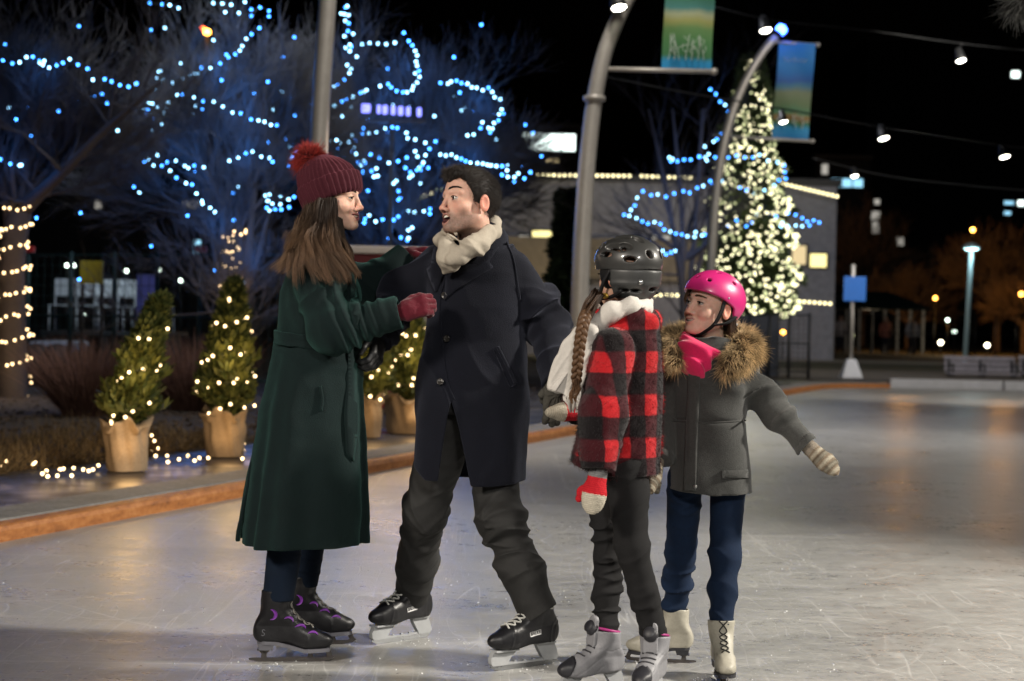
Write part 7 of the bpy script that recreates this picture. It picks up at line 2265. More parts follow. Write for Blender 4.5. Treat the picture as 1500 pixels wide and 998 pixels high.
# =================================================================== BUILDINGS
M['stucco'] = plain('stucco', (.22, .22, .25), .85, bump=.3, scale=3, var=.35)
M['stucco_warm'] = plain('stucco_warm', (.20, .17, .13), .85, var=.4, scale=2)
M['dark_wall'] = plain('dark_wall', (.012, .012, .014), .8, var=.4, scale=1.5)
M['dark_glass'] = plain('dark_glass', (.01, .012, .015), .15)
M['frame_dark'] = plain('frame_dark', (.03, .03, .032), .6)
def lit(name, col, s): return emit(name, col, s)
W_warm = lit('warm_window_glow', (1.0, .78, .42), .9); W_white = lit('white_window_glow', (.85, 1.0, .95), 3.2); W_blue = lit('cool_window_glow', (.35, .75, 1.0), 1.3); W_dim = lit('dim_window_glow', (.9, .85, .75), .5)
W_yel = lit('yellow_window_glow', (1.0, .85, .35), 1.8)
def block(name, label, p0, p1, d, depth, mat, wins=(), kind='building', base=True, roofh=.25, topz=None, group=None):
    """box building: photo corners of its front (x0,ytop)-(x1) at distance d, windows as (x0,y0,x1,y1,mat)"""
    a = J(p0[0], p0[1], d); b = J(p1[0], p1[1], d)
    zt = a[2]; 
    root = empty(name, [(a[0] + b[0]) / 2, d, 0], label, kind, group)
    MB().box(((a[0] + b[0]) / 2, d + depth / 2, zt / 2 + .0), (b[0] - a[0], depth, zt)).build('wall', mat, root)
    MB().box(((a[0] + b[0]) / 2, d + depth / 2, zt + roofh / 2 + .003), (b[0] - a[0] + .3, depth + .3, roofh), bev=.04).build('roof', M['frame_dark'], root)
    for (x0, y0, x1, y1, m) in wins:
        u = J(x0, y0, d - .02); v = J(x1, y1, d - .02)
        cx, cz, w_, h_ = (u[0] + v[0]) / 2, (u[2] + v[2]) / 2, abs(v[0] - u[0]), abs(u[2] - v[2])
        mb = MB(); f = .06 * d / 65
        for dx in (-1, 1): mb.box((cx + dx * (w_ / 2 + f / 2), d - .05, cz), (f, .16, h_ + 2 * f))
        for dz in (-1, 1): mb.box((cx, d - .05, cz + dz * (h_ / 2 + f / 2)), (w_, .16, f))
        if w_ > 1.2:
            for k in range(1, int(w_ / 1.0) + 1): mb.box((cx - w_ / 2 + k * w_ / (int(w_ / 1.0) + 1), d - .06, cz), (f * .7, .10, h_))
        fr = mb.build('window', M['frame_dark'], root)
        MB().box((cx, d - .022, cz), (w_, .03, h_)).build('pane', m, fr)
    return root
# long low hall with a lit roof line
dH = 62.0
hall = block('hall', 'long low grey hall with a row of cream lights along its roof line', (700, 262), (1226, 262), dH, 14, M['stucco'],
             [(760, 345, 775, 385, W_dim), (780, 338, 812, 392, W_yel), (830, 350, 848, 400, W_warm), (880, 360, 905, 400, W_warm), (955, 345, 980, 400, W_dim), (1160, 360, 1180, 388, W_warm), (1186, 372, 1210, 392, W_yel)])
pl = J(720, 352, dH - .4); pr = J(1030, 358, dH - .4)
lamp('hall_warm_fill', J(800, 392, dH - 3), (1.0, .78, .42), 90, .3); lamp('hall_warm_fill', J(985, 400, dH - 3), (1.0, .78, .5), 70, .3)  # added warm fill lamps to brighten the tan facade band
MB().box(((pl[0] + pr[0]) / 2, dH - .2, (pl[2] + pr[2]) / 2 - .6), (pr[0] - pl[0], .36, 1.5)).build('facade_band', M['stucco_warm'], hall)
roofP = []
def row(x0, y0, x1, y1, n, d): return [J(x0 + (x1 - x0) * i / (n - 1), y0 + (y1 - y0) * i / (n - 1), d) for i in range(n)]
R1 = row(748, 256, 922, 258, 23, dH - .9) + row(940, 258, 1012, 261, 10, dH - .9)
R2 = row(1146, 269, 1226, 288, 13, dH - .9)
root = empty('string_lights', R1[0], 'straight row of cream lights along the hall roof left of the christmas tree', 'string lights', 'cream lights on the hall'); bulbs(root, R1, .048, ['roof'], 1); MB().tube(R1, .015, 4).build('wire', M['wire'], root)
root = empty('string_lights', R2[0], 'short row of cream lights along the hall roof right of the christmas tree', 'string lights', 'cream lights on the hall'); bulbs(root, R2, .048, ['roof'], 1); MB().tube(R2, .015, 4).build('wire', M['wire'], root)
R3 = row(960, 432, 1000, 433, 6, 52) ; R4 = row(1163, 441, 1216, 445, 8, 52)
for Rr, l_ in ((R3, 'low row of cream lights glimpsed between the two helmets'), (R4, 'low row of cream lights on the rail right of the christmas tree')):
    root = empty('string_lights', Rr[0], l_, 'string lights', 'cream lights on the hall'); bulbs(root, Rr, .042, ['roof'], 1); MB().tube(Rr, .012, 4).build('wire', M['wire'], root)
    MB()
R5 = [J(x, y, 40) for x, y in zoomed([(570, 838), (590, 832), (604, 826), (622, 818), (640, 810), (658, 802), (672, 796), (700, 785), (722, 775), (742, 768)], 2.771, 380)]
root = empty('string_lights', R5[0], 'slanting row of cream lights just left of the man\'s face', 'string lights', 'cream lights on the hall'); bulbs(root, R5, .04, ['cream_dim', 'roof'], 1); MB().tube(R5, .012, 4).build('wire', M['wire'], root)
# rail that carries the low lights
def rail(name, label, x0, x1, ytop, ybot, d, n, mat, cat='fence', mesh_=True, red=False, group=None):
    a = J(x0, ytop, d); b = J(x1, ytop, d); za = a[2]; 
    gz = .1
    root = empty(name, [a[0], a[1], gz], label, cat, group)
    for i in range(n):
        u = i / (n - 1); p = a * (1 - u) + b * u
        MB().tube([[p[0], p[1], gz], [p[0], p[1], p[2] + .05]], .035, 8).build('post', mat, root, True)
        if red and i in red: MB().box((p[0], p[1], p[2] + .09), (.18, .10, .10), bev=.02).build('cap', M['red_cap'], root)
    mb = MB()
    for z in (0, .5, 1.0):
        A_ = a.copy(); B_ = b.copy(); A_[2] = gz + .15 + (a[2] - gz - .15) * z; B_[2] = gz + .15 + (b[2] - gz - .15) * z
        mb.tube([A_, B_], .022, 6)
    mb.build('rail', mat, root, True)
    if mesh_:
        L = np.linalg.norm(b - a); k = int(L / .12); A, B = [], []
        for i in range(k):
            u = i / k; p = a * (1 - u) + b * u
            A.append([p[0], p[1], gz + .15]); B.append(p)
        for i in range(12):
            z = gz + .15 + (a[2] - gz - .15) * i / 12; z2 = gz + .15 + (b[2] - gz - .15) * i / 12
            A.append([a[0], a[1], z]); B.append([b[0], b[1], z2])
        V, Q = segs_mesh(A, B, np.full(len(A), .006), np.full(len(A), .006), 3)
        mesh_np('wire_mesh', V, [Q], mat, root, False)
    return root
M['red_cap'] = plain('red_cap', (.45, .02, .02), .5)
M['green_dark'] = plain('green_dark', (.010, .030, .030), .6, .3)
rail('wire_fence', 'dark wire fence with red-capped posts behind the dry grasses', 42, 420, 374, 560, 26, 7, M['green_dark'], red=(0, 4))
rail('wire_fence', 'dark wire fence right of the girl in grey below the christmas tree', 1098, 1186, 462, 560, 38, 4, M['dark_metal'])
rail('wire_fence', 'long low far fence across the lawn at right', 1186, 1520, 462, 520, 75, 12, M['dark_metal'], mesh_=False)
M['navy_panel'] = plain('navy_panel', (.008, .014, .030), .6, var=.4)
a = J(1085, 462, 39); b = J(1140, 462, 39); z0 = .1
rt = empty('hoarding', [(a[0] + b[0]) / 2, 39, .1], 'dark blue hoarding at the foot of the christmas tree', 'hoarding'); 
MB().box(((a[0] + b[0]) / 2, 39, (a[2] + .1) / 2), (b[0] - a[0], .06, a[2] - .1), bev=.01).build('panel', M['navy_panel'], rt)
for x in (a[0], b[0]): MB().box((x, 39.05, (a[2] + .1) / 2), (.08, .08, a[2])).build('post', M['dark_metal'], rt)

# distant dark blocks with a few lit windows
block('office_block', 'dark office block with a long bright sign near its top, upper middle', (758, 186), (850, 200), 120, 12, M['dark_wall'], [(764, 196, 842, 222, W_white), (800, 233, 818, 238, W_warm)], group='dark buildings far away')
block('office_block', 'dark office block with one row of pale blue lit windows', (1195, 232), (1275, 240), 115, 14, M['dark_wall'], [(1217, 262, 1263, 275, W_blue), (1203, 241, 1212, 256, W_dim)], group='dark buildings far away')
block('office_block', 'dark tower at right with scattered lit windows', (1270, 60), (1545, 60), 170, 20, M['dark_wall'], [(1480, 105, 1492, 115, W_white), (1276, 310, 1288, 322, W_dim), (1277, 325, 1287, 342, W_dim), (1490, 294, 1500, 302, W_white), (1470, 295, 1484, 300, W_blue), (1470, 310, 1480, 315, W_blue), (1313, 348, 1323, 360, W_dim), (1280, 292, 1288, 300, W_dim)], group='dark buildings far away')
block('office_block', 'low dark building at far left with dim lights', (-60, 282), (330, 282), 62, 14, M['dark_wall'], [(140, 294, 150, 306, W_dim), (268, 294, 292, 306, W_dim), (285, 352, 300, 372, W_blue)], group='dark buildings far away')
# purple-blue neon sign seen through the branches (unreadable at this distance)
dN = 25.4
root = empty('neon_sign', J(565, 163, dN), 'purple-blue glowing sign, blurred beyond reading, among the branches', 'sign')
E['neon'] = emit('violet_sign_glow', (.22, .24, 1.0), 3.0)
mb = MB()
for x, w_ in ((536, 17), (555, 7), (564, 9), (576, 8), (587, 9), (598, 8), (614, 8)):
    p = J(x, 159 + (x - 536) * .07, dN); s_ = dN / FPX
    MB().box(p, (w_ * s_ * .8, .05, 13 * s_), bev=.02).build('letter', E['neon'], root)
p0 = J(526, 175, dN + .3); p1 = J(624, 181, dN + .3); MB().box((p0 + p1) / 2, (p1[0] - p0[0], .05, .04)).build('support_bar', M['dark_metal'], root)
MB().box(((p0 + p1)[0] / 2, dN + .35, p0[2] / 2), (.06, .06, p0[2])).build('mast', M['dark_metal'], root)
# small signal lamp, upper left
root = empty('signal_lamp', J(302, 44, 60), 'small red and amber lamp high among the branches at upper left', 'lamp')
E['red'] = emit('red_lamp_glow', (1.0, .10, .02), 30); E['amber'] = emit('amber_lamp_glow', (1.0, .42, .06), 22)
p = J(302, 44, 60); mb = MB(); mb.lathe([(.001, -.12), (.11, -.08), (.12, 0), (.10, .06), (.001, .10)], p + np.array([.03, 0, -.06]), 14); mb.build('amber_lens', E['amber'], root, True)
mb = MB(); mb.lathe([(.001, -.09), (.08, -.05), (.09, 0), (.001, .07)], p + np.array([-.12, 0, .06]), 14); mb.build('red_lens', E['red'], root, True)
MB().tube([[p[0], p[1] + .2, 0], [p[0], p[1] + .2, p[2]]], [.10, .06], 8).build('mast', M['dark_metal'], root, True)

# =================================================================== RED BOOTH
M['booth_red'] = plain('booth_red', (.30, .022, .030), .5, var=.15)
M['booth_pale'] = plain('booth_pale', (.34, .31, .28), .6, var=.2)
dB2 = 21.5
a = J(505, 372, dB2); b = J(640, 372, dB2); w_ = b[0] - a[0]; zt = a[2]; cx = (a[0] + b[0]) / 2; zb = .1
root = empty('booth', [cx, dB2, zb], 'red booth with pale panels behind the couple', 'booth')
MB().box((cx, dB2 + .8, (zt + zb) / 2), (w_ - .1, 1.5, zt - zb - .02)).build('wall', M['booth_pale'], root)
z1 = J(560, 360, dB2)[2]
for i, u in enumerate((0, .40, .62, 1.0)):
    MB().box((a[0] + w_ * u, dB2 - .01, (zt + zb) / 2), (.16, .12, zt - zb), bev=.01).build('post', M['booth_red'], root)
for z, h_ in ((zt - .30, .62), (.62, .16), (.22, .2)):
    MB().box((cx, dB2 + .02, z), (w_, .10, h_), bev=.01).build('panel', M['booth_red'], root)
MB().box((cx, dB2 + .75, zt + .05), (w_ + .35, 1.9, .10), bev=.02).build('roof', M['booth_pale'], root)
for x in (572, 592):
    p = J(x, 508, dB2 - .08); MB().box(p, (.05, .04, .12), bev=.01).build('latch', M['dark_metal'], root)
lamp('booth_glow', [cx, dB2 - 1.2, zt + 1.2], (1.0, .78, .6), 22, .3)

# =================================================================== THINGS BEHIND THE LEFT FENCE
M['yellow'] = plain('yellow_sign', (.42, .33, .02), .5); M['pale_panel'] = plain('pale_panel', (.30, .33, .40), .5, var=.3); M['violet_panel'] = plain('violet_panel', (.10, .10, .30), .5)
def board(name, label, x0, y0, x1, y1, d, mat, cat, legs=True, group=None):
    u, v = J(x0, y0, d), J(x1, y1, d); cx, cz, w_, h_ = (u[0] + v[0]) / 2, (u[2] + v[2]) / 2, v[0] - u[0], u[2] - v[2]
    root = empty(name, [cx, d, .1], label, cat, group)
    MB().box((cx, d, cz), (w_, .05, h_), bev=.012).build('panel', mat, root)
    if legs:
        for s_ in (-1, 1): MB().box((cx + s_ * w_ * .42, d + .06, (cz + h_ / 2 + .1) / 2), (.05, .05, cz + h_ / 2 - .1)).build('post', M['dark_metal'], root)
    return root
board('notice_board', 'square yellow notice on the dark wire fence at left', 118, 382, 151, 416, 25.8, M['yellow'], 'sign')
board('notice_board', 'tall violet poster leaning behind the leftmost potted evergreen', 201, 402, 226, 470, 27.5, M['violet_panel'], 'sign')
# a parked pale trailer and stacked white chairs behind the fence
def trailer(x0, x1, ytop, d, label, mat):
    a = J(x0, ytop, d); b = J(x1, ytop, d); w_ = b[0] - a[0]; cx = (a[0] + b[0]) / 2; zt = a[2]; zb = .55
    root = empty('trailer', [cx, d, .1], label, 'trailer')
    MB().box((cx, d + .8, (zt + zb) / 2), (w_, 1.6, zt - zb), bev=.05).build('body', mat, root)
    for i in range(3): MB().box((cx - w_ * .33 + i * w_ * .33, d - .03, zt - .28), (w_ * .24, .04, .30), bev=.01).build('window', M['dark_glass'], root)
    for s_ in (-1, 1):
        mb = MB(); mb.lathe([(.02, -.1), (.26, -.1), (.30, -.05), (.30, .05), (.26, .1), (.02, .1)], (cx + s_ * w_ * .27, d - .02, .40), 22, np.array([[1, 0, 0], [0, 0, -1], [0, 1, 0]])); mb.build('wheel', M['black_rubber'], root, True)
    return root
trailer(42, 96, 500, 29, 'low pale blue trailer behind the fence at far left', M['pale_panel'])
def white_chair(p, label, rz):
    root = empty('folding_chair', p, label, 'chair', 'white chairs behind the fence')
    R = np.array([[math.cos(rz), -math.sin(rz), 0], [math.sin(rz), math.cos(rz), 0], [0, 0, 1]])
    W = lambda q: p + R @ np.array(q)
    MB().box(W((0, 0, .46)), (.44, .42, .03), R, bev=.008).build('seat', M['pale_paint'], root)
    MB().box(W((0, .22, .80)), (.42, .03, .34), R, bev=.008).build('backrest', M['pale_paint'], root)
    for x in (-.2, .2):
        for y in (-.19, .2): MB().tube([W((x, y * 1.15, 0)), W((x, y, .46 if y < 0 else .95))], .016, 6).build('leg', M['pale_paint'], root, True)
rows = ['leftmost white chair of the row behind the fence', 'second white chair from the left behind the fence', 'third white chair from the left behind the fence', 'fourth white chair from the left, behind the violet poster', 'rightmost white chair of the row behind the fence']
for k, x in enumerate((92, 128, 160, 196, 232)):
    p = J(x, 455, 32); p[2] = .9; white_chair(p, rows[k], .3 * k)
a = J(70, 455, 32); b = J(262, 455, 32)
rt = empty('low_stage', [(a[0] + b[0]) / 2, 32, 0], 'low dark platform carrying the white chairs behind the fence', 'platform'); 
MB().box(((a[0] + b[0]) / 2, 32.2, .85), (b[0] - a[0], 1.6, .09), bev=.02).build('deck', M['dark_metal'], rt)
for u in (.05, .5, .95): MB().box((a[0] + (b[0] - a[0]) * u, 32.0, .45), (.1, 1.2, .7)).build('leg', M['dark_metal'], rt)
# round white yard lamps
def globe(x, y, d, r, label, key, group='small lamps in the far dark', post=True):
    p = J(x, y, d); root = empty('yard_lamp', [p[0], p[1], .1], label, 'lamp', group)
    mb = MB(); mb.lathe([(.001, -r), (r * .7, -r * .72), (r, 0), (r * .7, r * .72), (.001, r)], p, 14); mb.build('globe', E[key] if isinstance(key, str) else key, root, True)
    if post: MB().tube([[p[0], p[1] + .02, .05], p - np.array([0, 0, r])], .03, 6).build('post', M['dark_metal'], root, True)
E['soft'] = emit('soft_lamp_glow', (.80, 1.0, .85), 9); E['orange'] = emit('orange_lamp_glow', (1.0, .40, .06), 14); E['soft2'] = emit('warm_white_lamp_glow', (1.0, .9, .62), 16)
for x, y, l_ in ((98, 389, 'left one of a close pair of white lamps above the fence'), (108, 389, 'right one of a close pair of white lamps above the fence'), (185, 397, 'white lamp behind the fence right of the yellow notice'), (233, 396, 'white lamp behind the fence above the violet poster'), (265, 411, 'white lamp behind the fence nearest the many-stemmed tree'), (122, 462, 'lowest small white lamp behind the fence')):
    globe(x, y, 40, .045, l_, 'soft')
lamp('yard_glow', J(170, 400, 31), (.75, .95, 1.0), 30, .3); lamp('yard_glow', J(70, 430, 28), (.6, .8, 1.0), 8, .3)
for x, y, d, r, k, l_ in ((1370, 437, 90, .10, 'orange', 'orange street lamp low in the trees left of the pale lamp post'), (1496, 431, 90, .12, 'orange', 'orange street lamp at the right edge'), (1378, 502, 80, .10, 'soft2', 'white bollard lamp just left of the pale lamp post, lowest'), (1446, 506, 80, .10, 'soft2', 'white bollard lamp above the nearer bench'), (1388, 469, 85, .08, 'soft', 'white lamp left of the pale lamp post, highest of three'), (1398, 486, 85, .08, 'soft', 'white lamp touching the pale lamp post'), (1249, 492, 60, .05, 'cream_dim', 'small lamp behind the blue sign post'), (1213, 472, 70, .09, 'soft2', 'white lamp left of the blue sign'), (1147, 487, 60, .07, 'amber', 'amber lamp below the christmas tree')):
    globe(x, y, d, r, l_, k)
lamp('street_glow', J(1325, 425, 88), (1.0, .42, .08), 380, .3); lamp('street_glow', J(1470, 430, 86), (1.0, .42, .08), 470, .3); lamp('street_glow', J(1400, 480, 78), (1.0, .85, .6), 90, .3)

# dark conifer left of the nearer curved post
def conifer(px, py, d, ptop, w, label, n, seed, cols=((.008, .016, .007), (.030, .045, .018)), group=None):
    g = J(px, py, d); g[2] = .05; tp = J(px + 6, ptop, d)
    root = empty('conifer', g, label, 'tree', group)
    h = tp[2] - g[2]
    MB().tube([g, tp], [.14, .02], 8).build('trunk', M['bark'], root, True)
    prof = lambda t_: w * (1 - t_) ** .8 * (1 + .2 * np.sin(t_ * 40)) * np.clip(.3 + t_ * 6, 0, 1) + .04
    V, F, cc = sprays(n, prof, h, g, seed, .26, .10, .4, cols)
    mesh_np('crown', V, [F], M['spray'], root, False, cc)
conifer(826, 560, 42, 282, .36, 'dark narrow conifer left of the nearer curved lamp post', 3000, 12)
M['lit_bark'] = plain('lit_bark', (.14, .10, .07), .9, bump=.6, scale=20, var=.5)  # lighter copy of bark, lamp light partly put into its colour
# far leafless and evergreen trees at the right, lit by street lamps
for k, (px, d, top_y, w, lab) in enumerate(((1262, 105, 300, 2.2, 'dark round tree behind the blue sign'), (1330, 98, 385, 1.5, 'tree lit orange from below left of the pale lamp post'), (1460, 95, 330, 2.4, 'tall dark tree right of the pale lamp post'), (1500, 92, 392, 1.6, 'orange-lit shrubby tree at the right edge'))):
    g = J(px, 505, d); g[2] = .1; tp = J(px, top_y, d); h = tp[2] - .1
    root = empty('bare_tree', g, lab, 'tree', 'far trees at the right')
    T = Tree(50 + k)
    T.limb([g, g + (0, 0, h * .25), g + (.1, 0, h * .4)], .22, .15, 8)
    for q in range(7):
        a_ = q * 2 * PI / 7; T.grow(g + (0, 0, h * (.2 + .03 * q)), (math.cos(a_) * .8, math.sin(a_) * .8, .8), h * .28, .09, 3, .06, .5, 3, .015, 4)
    T.build(root, .06, M['lit_bark'])

# =================================================================== PAVILION AND PASSERS-BY, FAR RIGHT
pa, pb = J(1216, 452, 82), J(1345, 458, 82)
root = empty('pavilion', [(pa[0] + pb[0]) / 2, 82, .1], 'dark open pavilion with a low hipped roof behind the blue sign', 'pavilion')
rz = pa[2]
v = np.array([[pa[0] - .5, 80.5, rz], [pb[0] + .5, 80.5, rz], [pb[0] + .5, 86, rz], [pa[0] - .5, 86, rz], [pa[0] + 1.2, 83.2, rz + .9], [pb[0] - 1.2, 83.2, rz + .9]])
MB().add(v, [[[0, 1, 5, 4]], [[2, 3, 4, 5]], [[1, 2, 5]], [[3, 0, 4]], [[3, 2, 1, 0]]]).build('roof', M['green_dark'], root)
for i in range(8):
    x = pa[0] + (pb[0] - pa[0]) * i / 7
    MB().box((x, 81, (rz + .05) / 2), (.11, .11, rz - .05)).build('post', M['concrete'], root)
lamp('pavilion_glow', [(pa[0] + pb[0]) / 2, 83, 1.9], (1.0, .75, .5), 25, .3)
def far_person(x, y, d, label, col, h=1.65):
    p = J(x, y, d); p[2] = .12
    f = lambda P: smin(smin(sd_ell(P, p + np.array([0, 0, h * .93]), (.09, .10, .12)), sd_cap(P, p + np.array([0, 0, h * .78]), p + np.array([0, 0, h * .50]), .19, .16), .05),
                       np.minimum(sd_cap(P, p + np.array([.07, 0, h * .5]), p + np.array([.10, 0, .05]), .10, .06), sd_cap(P, p + np.array([-.07, 0, h * .5]), p + np.array([-.11, .1, .05]), .10, .06)), .04)
    f2 = lambda P: smin(f(P), np.minimum(sd_chain(P, [p + np.array([.2, 0, h * .80]), p + np.array([.27, -.02, h * .62]), p + np.array([.24, -.12, h * .48])], [.07, .06, .05]), sd_chain(P, [p + np.array([-.2, 0, h * .80]), p + np.array([-.27, -.02, h * .62]), p + np.array([-.24, -.1, h * .48])], [.07, .06, .05])), .03)
    root = empty('person', p, label, 'person', 'people far away by the pavilion')
    cf = lambda V: np.where((V[:, 2] > p[2] + h * .86)[:, None], (.30, .18, .13), np.where((V[:, 2] > p[2] + h * .45)[:, None], col, (.02, .02, .03)))
    sdf_obj('body', f2, p - np.array([.4, .3, 0]), p + np.array([.4, .3, h + .1]), .03, M['mitten'], root, cf)
far_person(1231, 505, 76, 'far person in a pale coat left of the blue sign post', (.25, .22, .22))
far_person(1297, 506, 77, 'far person in a reddish coat under the pavilion', (.28, .10, .07))
far_person(1336, 506, 76, 'far person in a light grey coat at the right end of the pavilion', (.28, .28, .30))

# =================================================================== BLUE SIGN, BENCHES, LAMP POST
M['sign_blue'] = plain('sign_blue', (.012, .16, .62), .5, var=.1)
dS = 39.0
root = empty('sign', G(1246, 556, .02), 'blue square sign on a pale post with a concrete foot, beyond the rink', 'sign')
sb = J(1246, 556, dS); sb[2] = .05
MB().tube([sb, J(1250, 388, dS)], .045, 12).build('post', M['pole_steel'], root, True)
u, v = J(1236, 405, dS - .08), J(1268, 442, dS - .08)
MB().box((u + v) / 2, (v[0] - u[0], .04, u[2] - v[2]), bev=.012).build('panel', M['sign_blue'], root)
mb = MB(); s4 = [(.34, 0), (.33, .06), (.15, .46), (.12, .48)]; mb.lathe(s4, sb, 4, np.array([[math.cos(PI / 4), -math.sin(PI / 4), 0], [math.sin(PI / 4), math.cos(PI / 4), 0], [0, 0, 1]])); mb.build('base', M['pale_paint'], root)
M['bench_wood'] = plain('bench_wood', (.14, .13, .15), .6, var=.4, scale=12)
def bench(x0, x1, d, label):
    a, b = J(x0, 520, d), J(x1, 520, d); w_ = b[0] - a[0]; cx = (a[0] + b[0]) / 2; zb = .05; y = d
    root = empty('bench', [cx, y, zb], label, 'bench', 'park benches at the far side of the rink')
    zt = a[2]
    mb = MB()
    for k in range(3): mb.box((cx, y + .22 + .03 * k, zt - .34 + .13 * k), (w_, .035, .11), bev=.008)
    mb.build('backrest', M['bench_wood'], root)
    mb = MB()
    for k in range(4): mb.box((cx, y - .24 + .125 * k, zt - .44), (w_, .11, .035), bev=.008)
    mb.build('seat', M['bench_wood'], root)
    for u in (.06, .5, .94):
        x = a[0] + w_ * u; mb = MB()
        mb.box((x, y - .2, (zt - .46 + zb) / 2), (.05, .05, zt - .46 - zb)); mb.box((x, y + .2, (zt + zb) / 2 - .05), (.05, .05, zt - zb - .1)); mb.box((x, y, zt - .475), (.05, .46, .03))
        mb.box((x, y - .02, zt - .22), (.045, .42, .035)); mb.box((x, y - .22, zt - .33), (.045, .045, .22))
        mb.build('leg', M['dark_metal'], root)
bench(1387, 1492, 41, 'dark slatted bench in front of the pale lamp post')
bench(1497, 1600, 41, 'dark slatted bench cut off by the right edge of the photo')
dL = 58.0
M['teal_steel'] = plain('teal_steel', (.30, .42, .44), .5, var=.1)
root = empty('street_lamp', J(1414, 545, dL) * np.array([1, 1, 0]), 'pale teal lamp post with a lit disc head right of the blue sign', 'street lamp')
pb_ = J(1413, 545, dL); pb_[2] = .05; pt = J(1423, 366, dL)
MB().tube([pb_, pt], [.085, .07], 14).build('pole', M['teal_steel'], root, True)
mb = MB(); mb.lathe([(.02, .24), (.16, .20), (.30, .10), (.31, .04), (.12, .02)], pt, 22); mb.build('lamp_head', M['teal_steel'], root, True)
mb = MB(); mb.lathe([(.001, -.02), (.18, -.01), (.24, .03), (.24, .06)], pt, 22); mb.build('diffuser', emit('cool_lamp_glow', (.55, .95, 1.0), 7), root, True)
lamp('street_lamp_glow', pt + np.array([0, -.35, -.15]), (.7, .95, 1.0), 26, .12)
globe(1425, 337, 75, .09, 'orange and white lamp glowing just above the pale lamp post', 'amber')
# curved thing hanging in at the upper right corner: tip of a shaggy frosted bough
root = empty('tree_branch', J(1492, 5, 9.0), 'frosted shaggy tip of a bough hanging into the upper right corner', 'branch')
bp = [J(1540, -30, 9), J(1512, -8, 9), J(1492, 8, 9), J(1480, 14, 9)]
MB().tube(smooth_poly(bp, 12), np.linspace(.03, .010, 12), 8).build('stem', M['bark'], root, True)
f = lambda P: sd_chain(P, bp, [.09, .07, .05, .03], .02)
V, Q = surfnets(f, *bounds(np.array(bp), pad=.1), .02)
fv, fq, fc = fur_on(V, Q, 1500, .06, .0016, lambda r, n: n + np.array([-.5, 0, -.6]), lambda t, sh, r: np.array([.03, .03, .028]) * (1 - t) + np.array([.12, .12, .115]) * t * (.5 + sh), 3, .2, .6, 12)
mesh_np('needles', np.concatenate([V, fv]), [Q, fq + len(V)], M['fur'], root, True, np.concatenate([np.tile([.02, .02, .018], (len(V), 1)), fc]))

# =================================================================== LIGHT
w = bpy.data.worlds.new('World'); SC.world = w; w.use_nodes = True
nt = w.node_tree; bg = nt.nodes['Background']
sky = nt.nodes.new('ShaderNodeTexSky'); sky.sky_type = 'NISHITA'; sky.sun_disc = False
sky.sun_elevation = math.radians(-4); sky.sun_rotation = math.radians(120)
nt.links.new(sky.outputs[0], bg.inputs[0]); bg.inputs[1].default_value = .012
# faint moonlight
s = bpy.data.lights.new('moon', 'SUN'); s.energy = .012; s.color = (.7, .8, 1.0); s.angle = math.radians(.5)
so = bpy.data.objects.new('moon', s); C.objects.link(so); so.rotation_euler = (math.radians(40), 0, math.radians(30))
# rink floodlights on masts out of view, plus added fill spots
def flood(name, loc, target, energy, size, angle, col=(1.0, .93, .82), blend=.6):
    l = bpy.data.lights.new(name, 'SPOT'); l.energy = energy; l.shadow_soft_size = size; l.spot_size = math.radians(angle); l.spot_blend = blend; l.color = col
    o_ = bpy.data.objects.new(name, l); C.objects.link(o_); o_.location = loc
    o_.rotation_euler = (Vector(target) - Vector(loc)).to_track_quat('-Z', 'Y').to_euler()
flood('rink_flood_and_fill', (7.5, 5.6, 5.2), (-.2, 6.3, .6), 5400, .35, 70)
flood('rink_flood_and_fill', (1.2, -3.5, 5.0), (.5, 6.3, .9), 1750, .6, 50, (1.0, .95, .88))  # added front fill for the figures, not one of the rink's lamps
flood('rink_flood_and_fill', (-4.2, 1.2, 3.9), (.15, 6.2, 1.15), 1500, .5, 36, (1.0, .90, .78))  # added soft fill from the left to brighten the faces
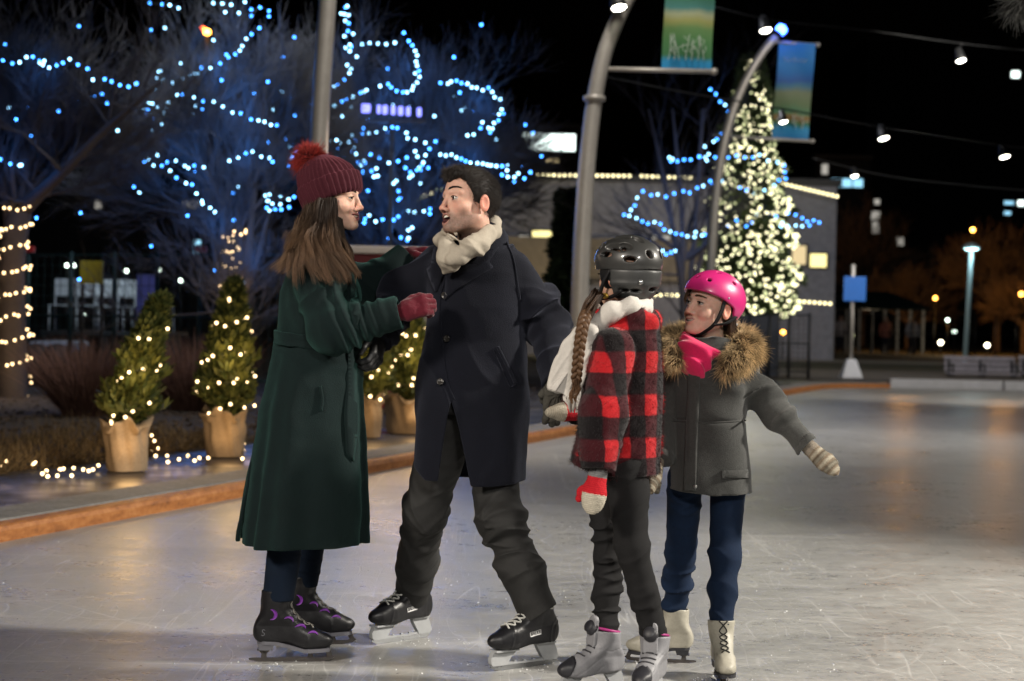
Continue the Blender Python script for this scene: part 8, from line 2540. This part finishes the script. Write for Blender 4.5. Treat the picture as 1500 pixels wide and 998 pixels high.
flood('rink_flood_and_fill', (9, 17, 7.5), (4.5, 15, 0), 1900, .4, 95, (1.0, .94, .86))
flood('rink_flood_and_fill', (1.5, 24, 7.0), (4.5, 24, 0), 1000, .4, 95, (.95, .95, 1.0))
flood('rink_flood_and_fill', (10, 27, 7.5), (10, 35.5, 0), 2600, .4, 95, (1.0, .92, .82))
flood('rink_flood_and_fill', (1.0, 15.5, 9.5), (-.6, 20, 1.5), 2000, .4, 80, (1.0, .93, .84))  # added spot that brightens the pale lamp posts
flood('banner_fill', (7.5, 24, 7), (5.4, 31, 5), 1500, .3, 50)  # added spot to lift the farther banner, no real lamp here
flood('hall_fill', (4, 50, 9), (6, 62, 4.5), 950, .4, 110, (.9, .92, 1.0))  # added fill on the hall front, not a lamp of the hall
flood('lawn_fill', (10, 37, 9), (12, 47, 0), 3000, .4, 110, (.95, .93, .9))  # added fill to bring up the dark lawn, path and benches
flood('yard_fill', (-4, 22, 8), (-5, 27, .5), 1000, .4, 110, (.8, .9, 1.0))  # added fill for the fence and chairs at the left
# =================================================================== CAMERA
cd = bpy.data.cameras.new('camera'); cam = bpy.data.objects.new('camera', cd); C.objects.link(cam)
cd.sensor_fit = 'HORIZONTAL'; cd.sensor_width = 36; cd.lens = 60; cd.clip_end = 2000; cd.clip_start = .1
cam.matrix_world = Matrix([[CR[i], CU[i], -FW[i], CAM[i]] for i in range(3)] + [[0, 0, 0, 1]])
cd.dof.use_dof = True; cd.dof.focus_distance = 6.2; cd.dof.aperture_fstop = 3.1; cd.dof.aperture_blades = 0
SC.camera = cam
SC.view_settings.view_transform = 'Standard'; SC.view_settings.look = 'None'; SC.view_settings.exposure = 0; SC.view_settings.gamma = 1
SC.view_settings.use_curve_mapping = False
cy = SC.cycles
cy.use_denoising = True
try: cy.denoiser = 'OPENIMAGEDENOISE'
except Exception: pass
cy.max_bounces = 6; cy.diffuse_bounces = 3; cy.glossy_bounces = 3; cy.sample_clamp_indirect = 4
cy.use_light_tree = True
cy.caustics_reflective = False; cy.caustics_refractive = False
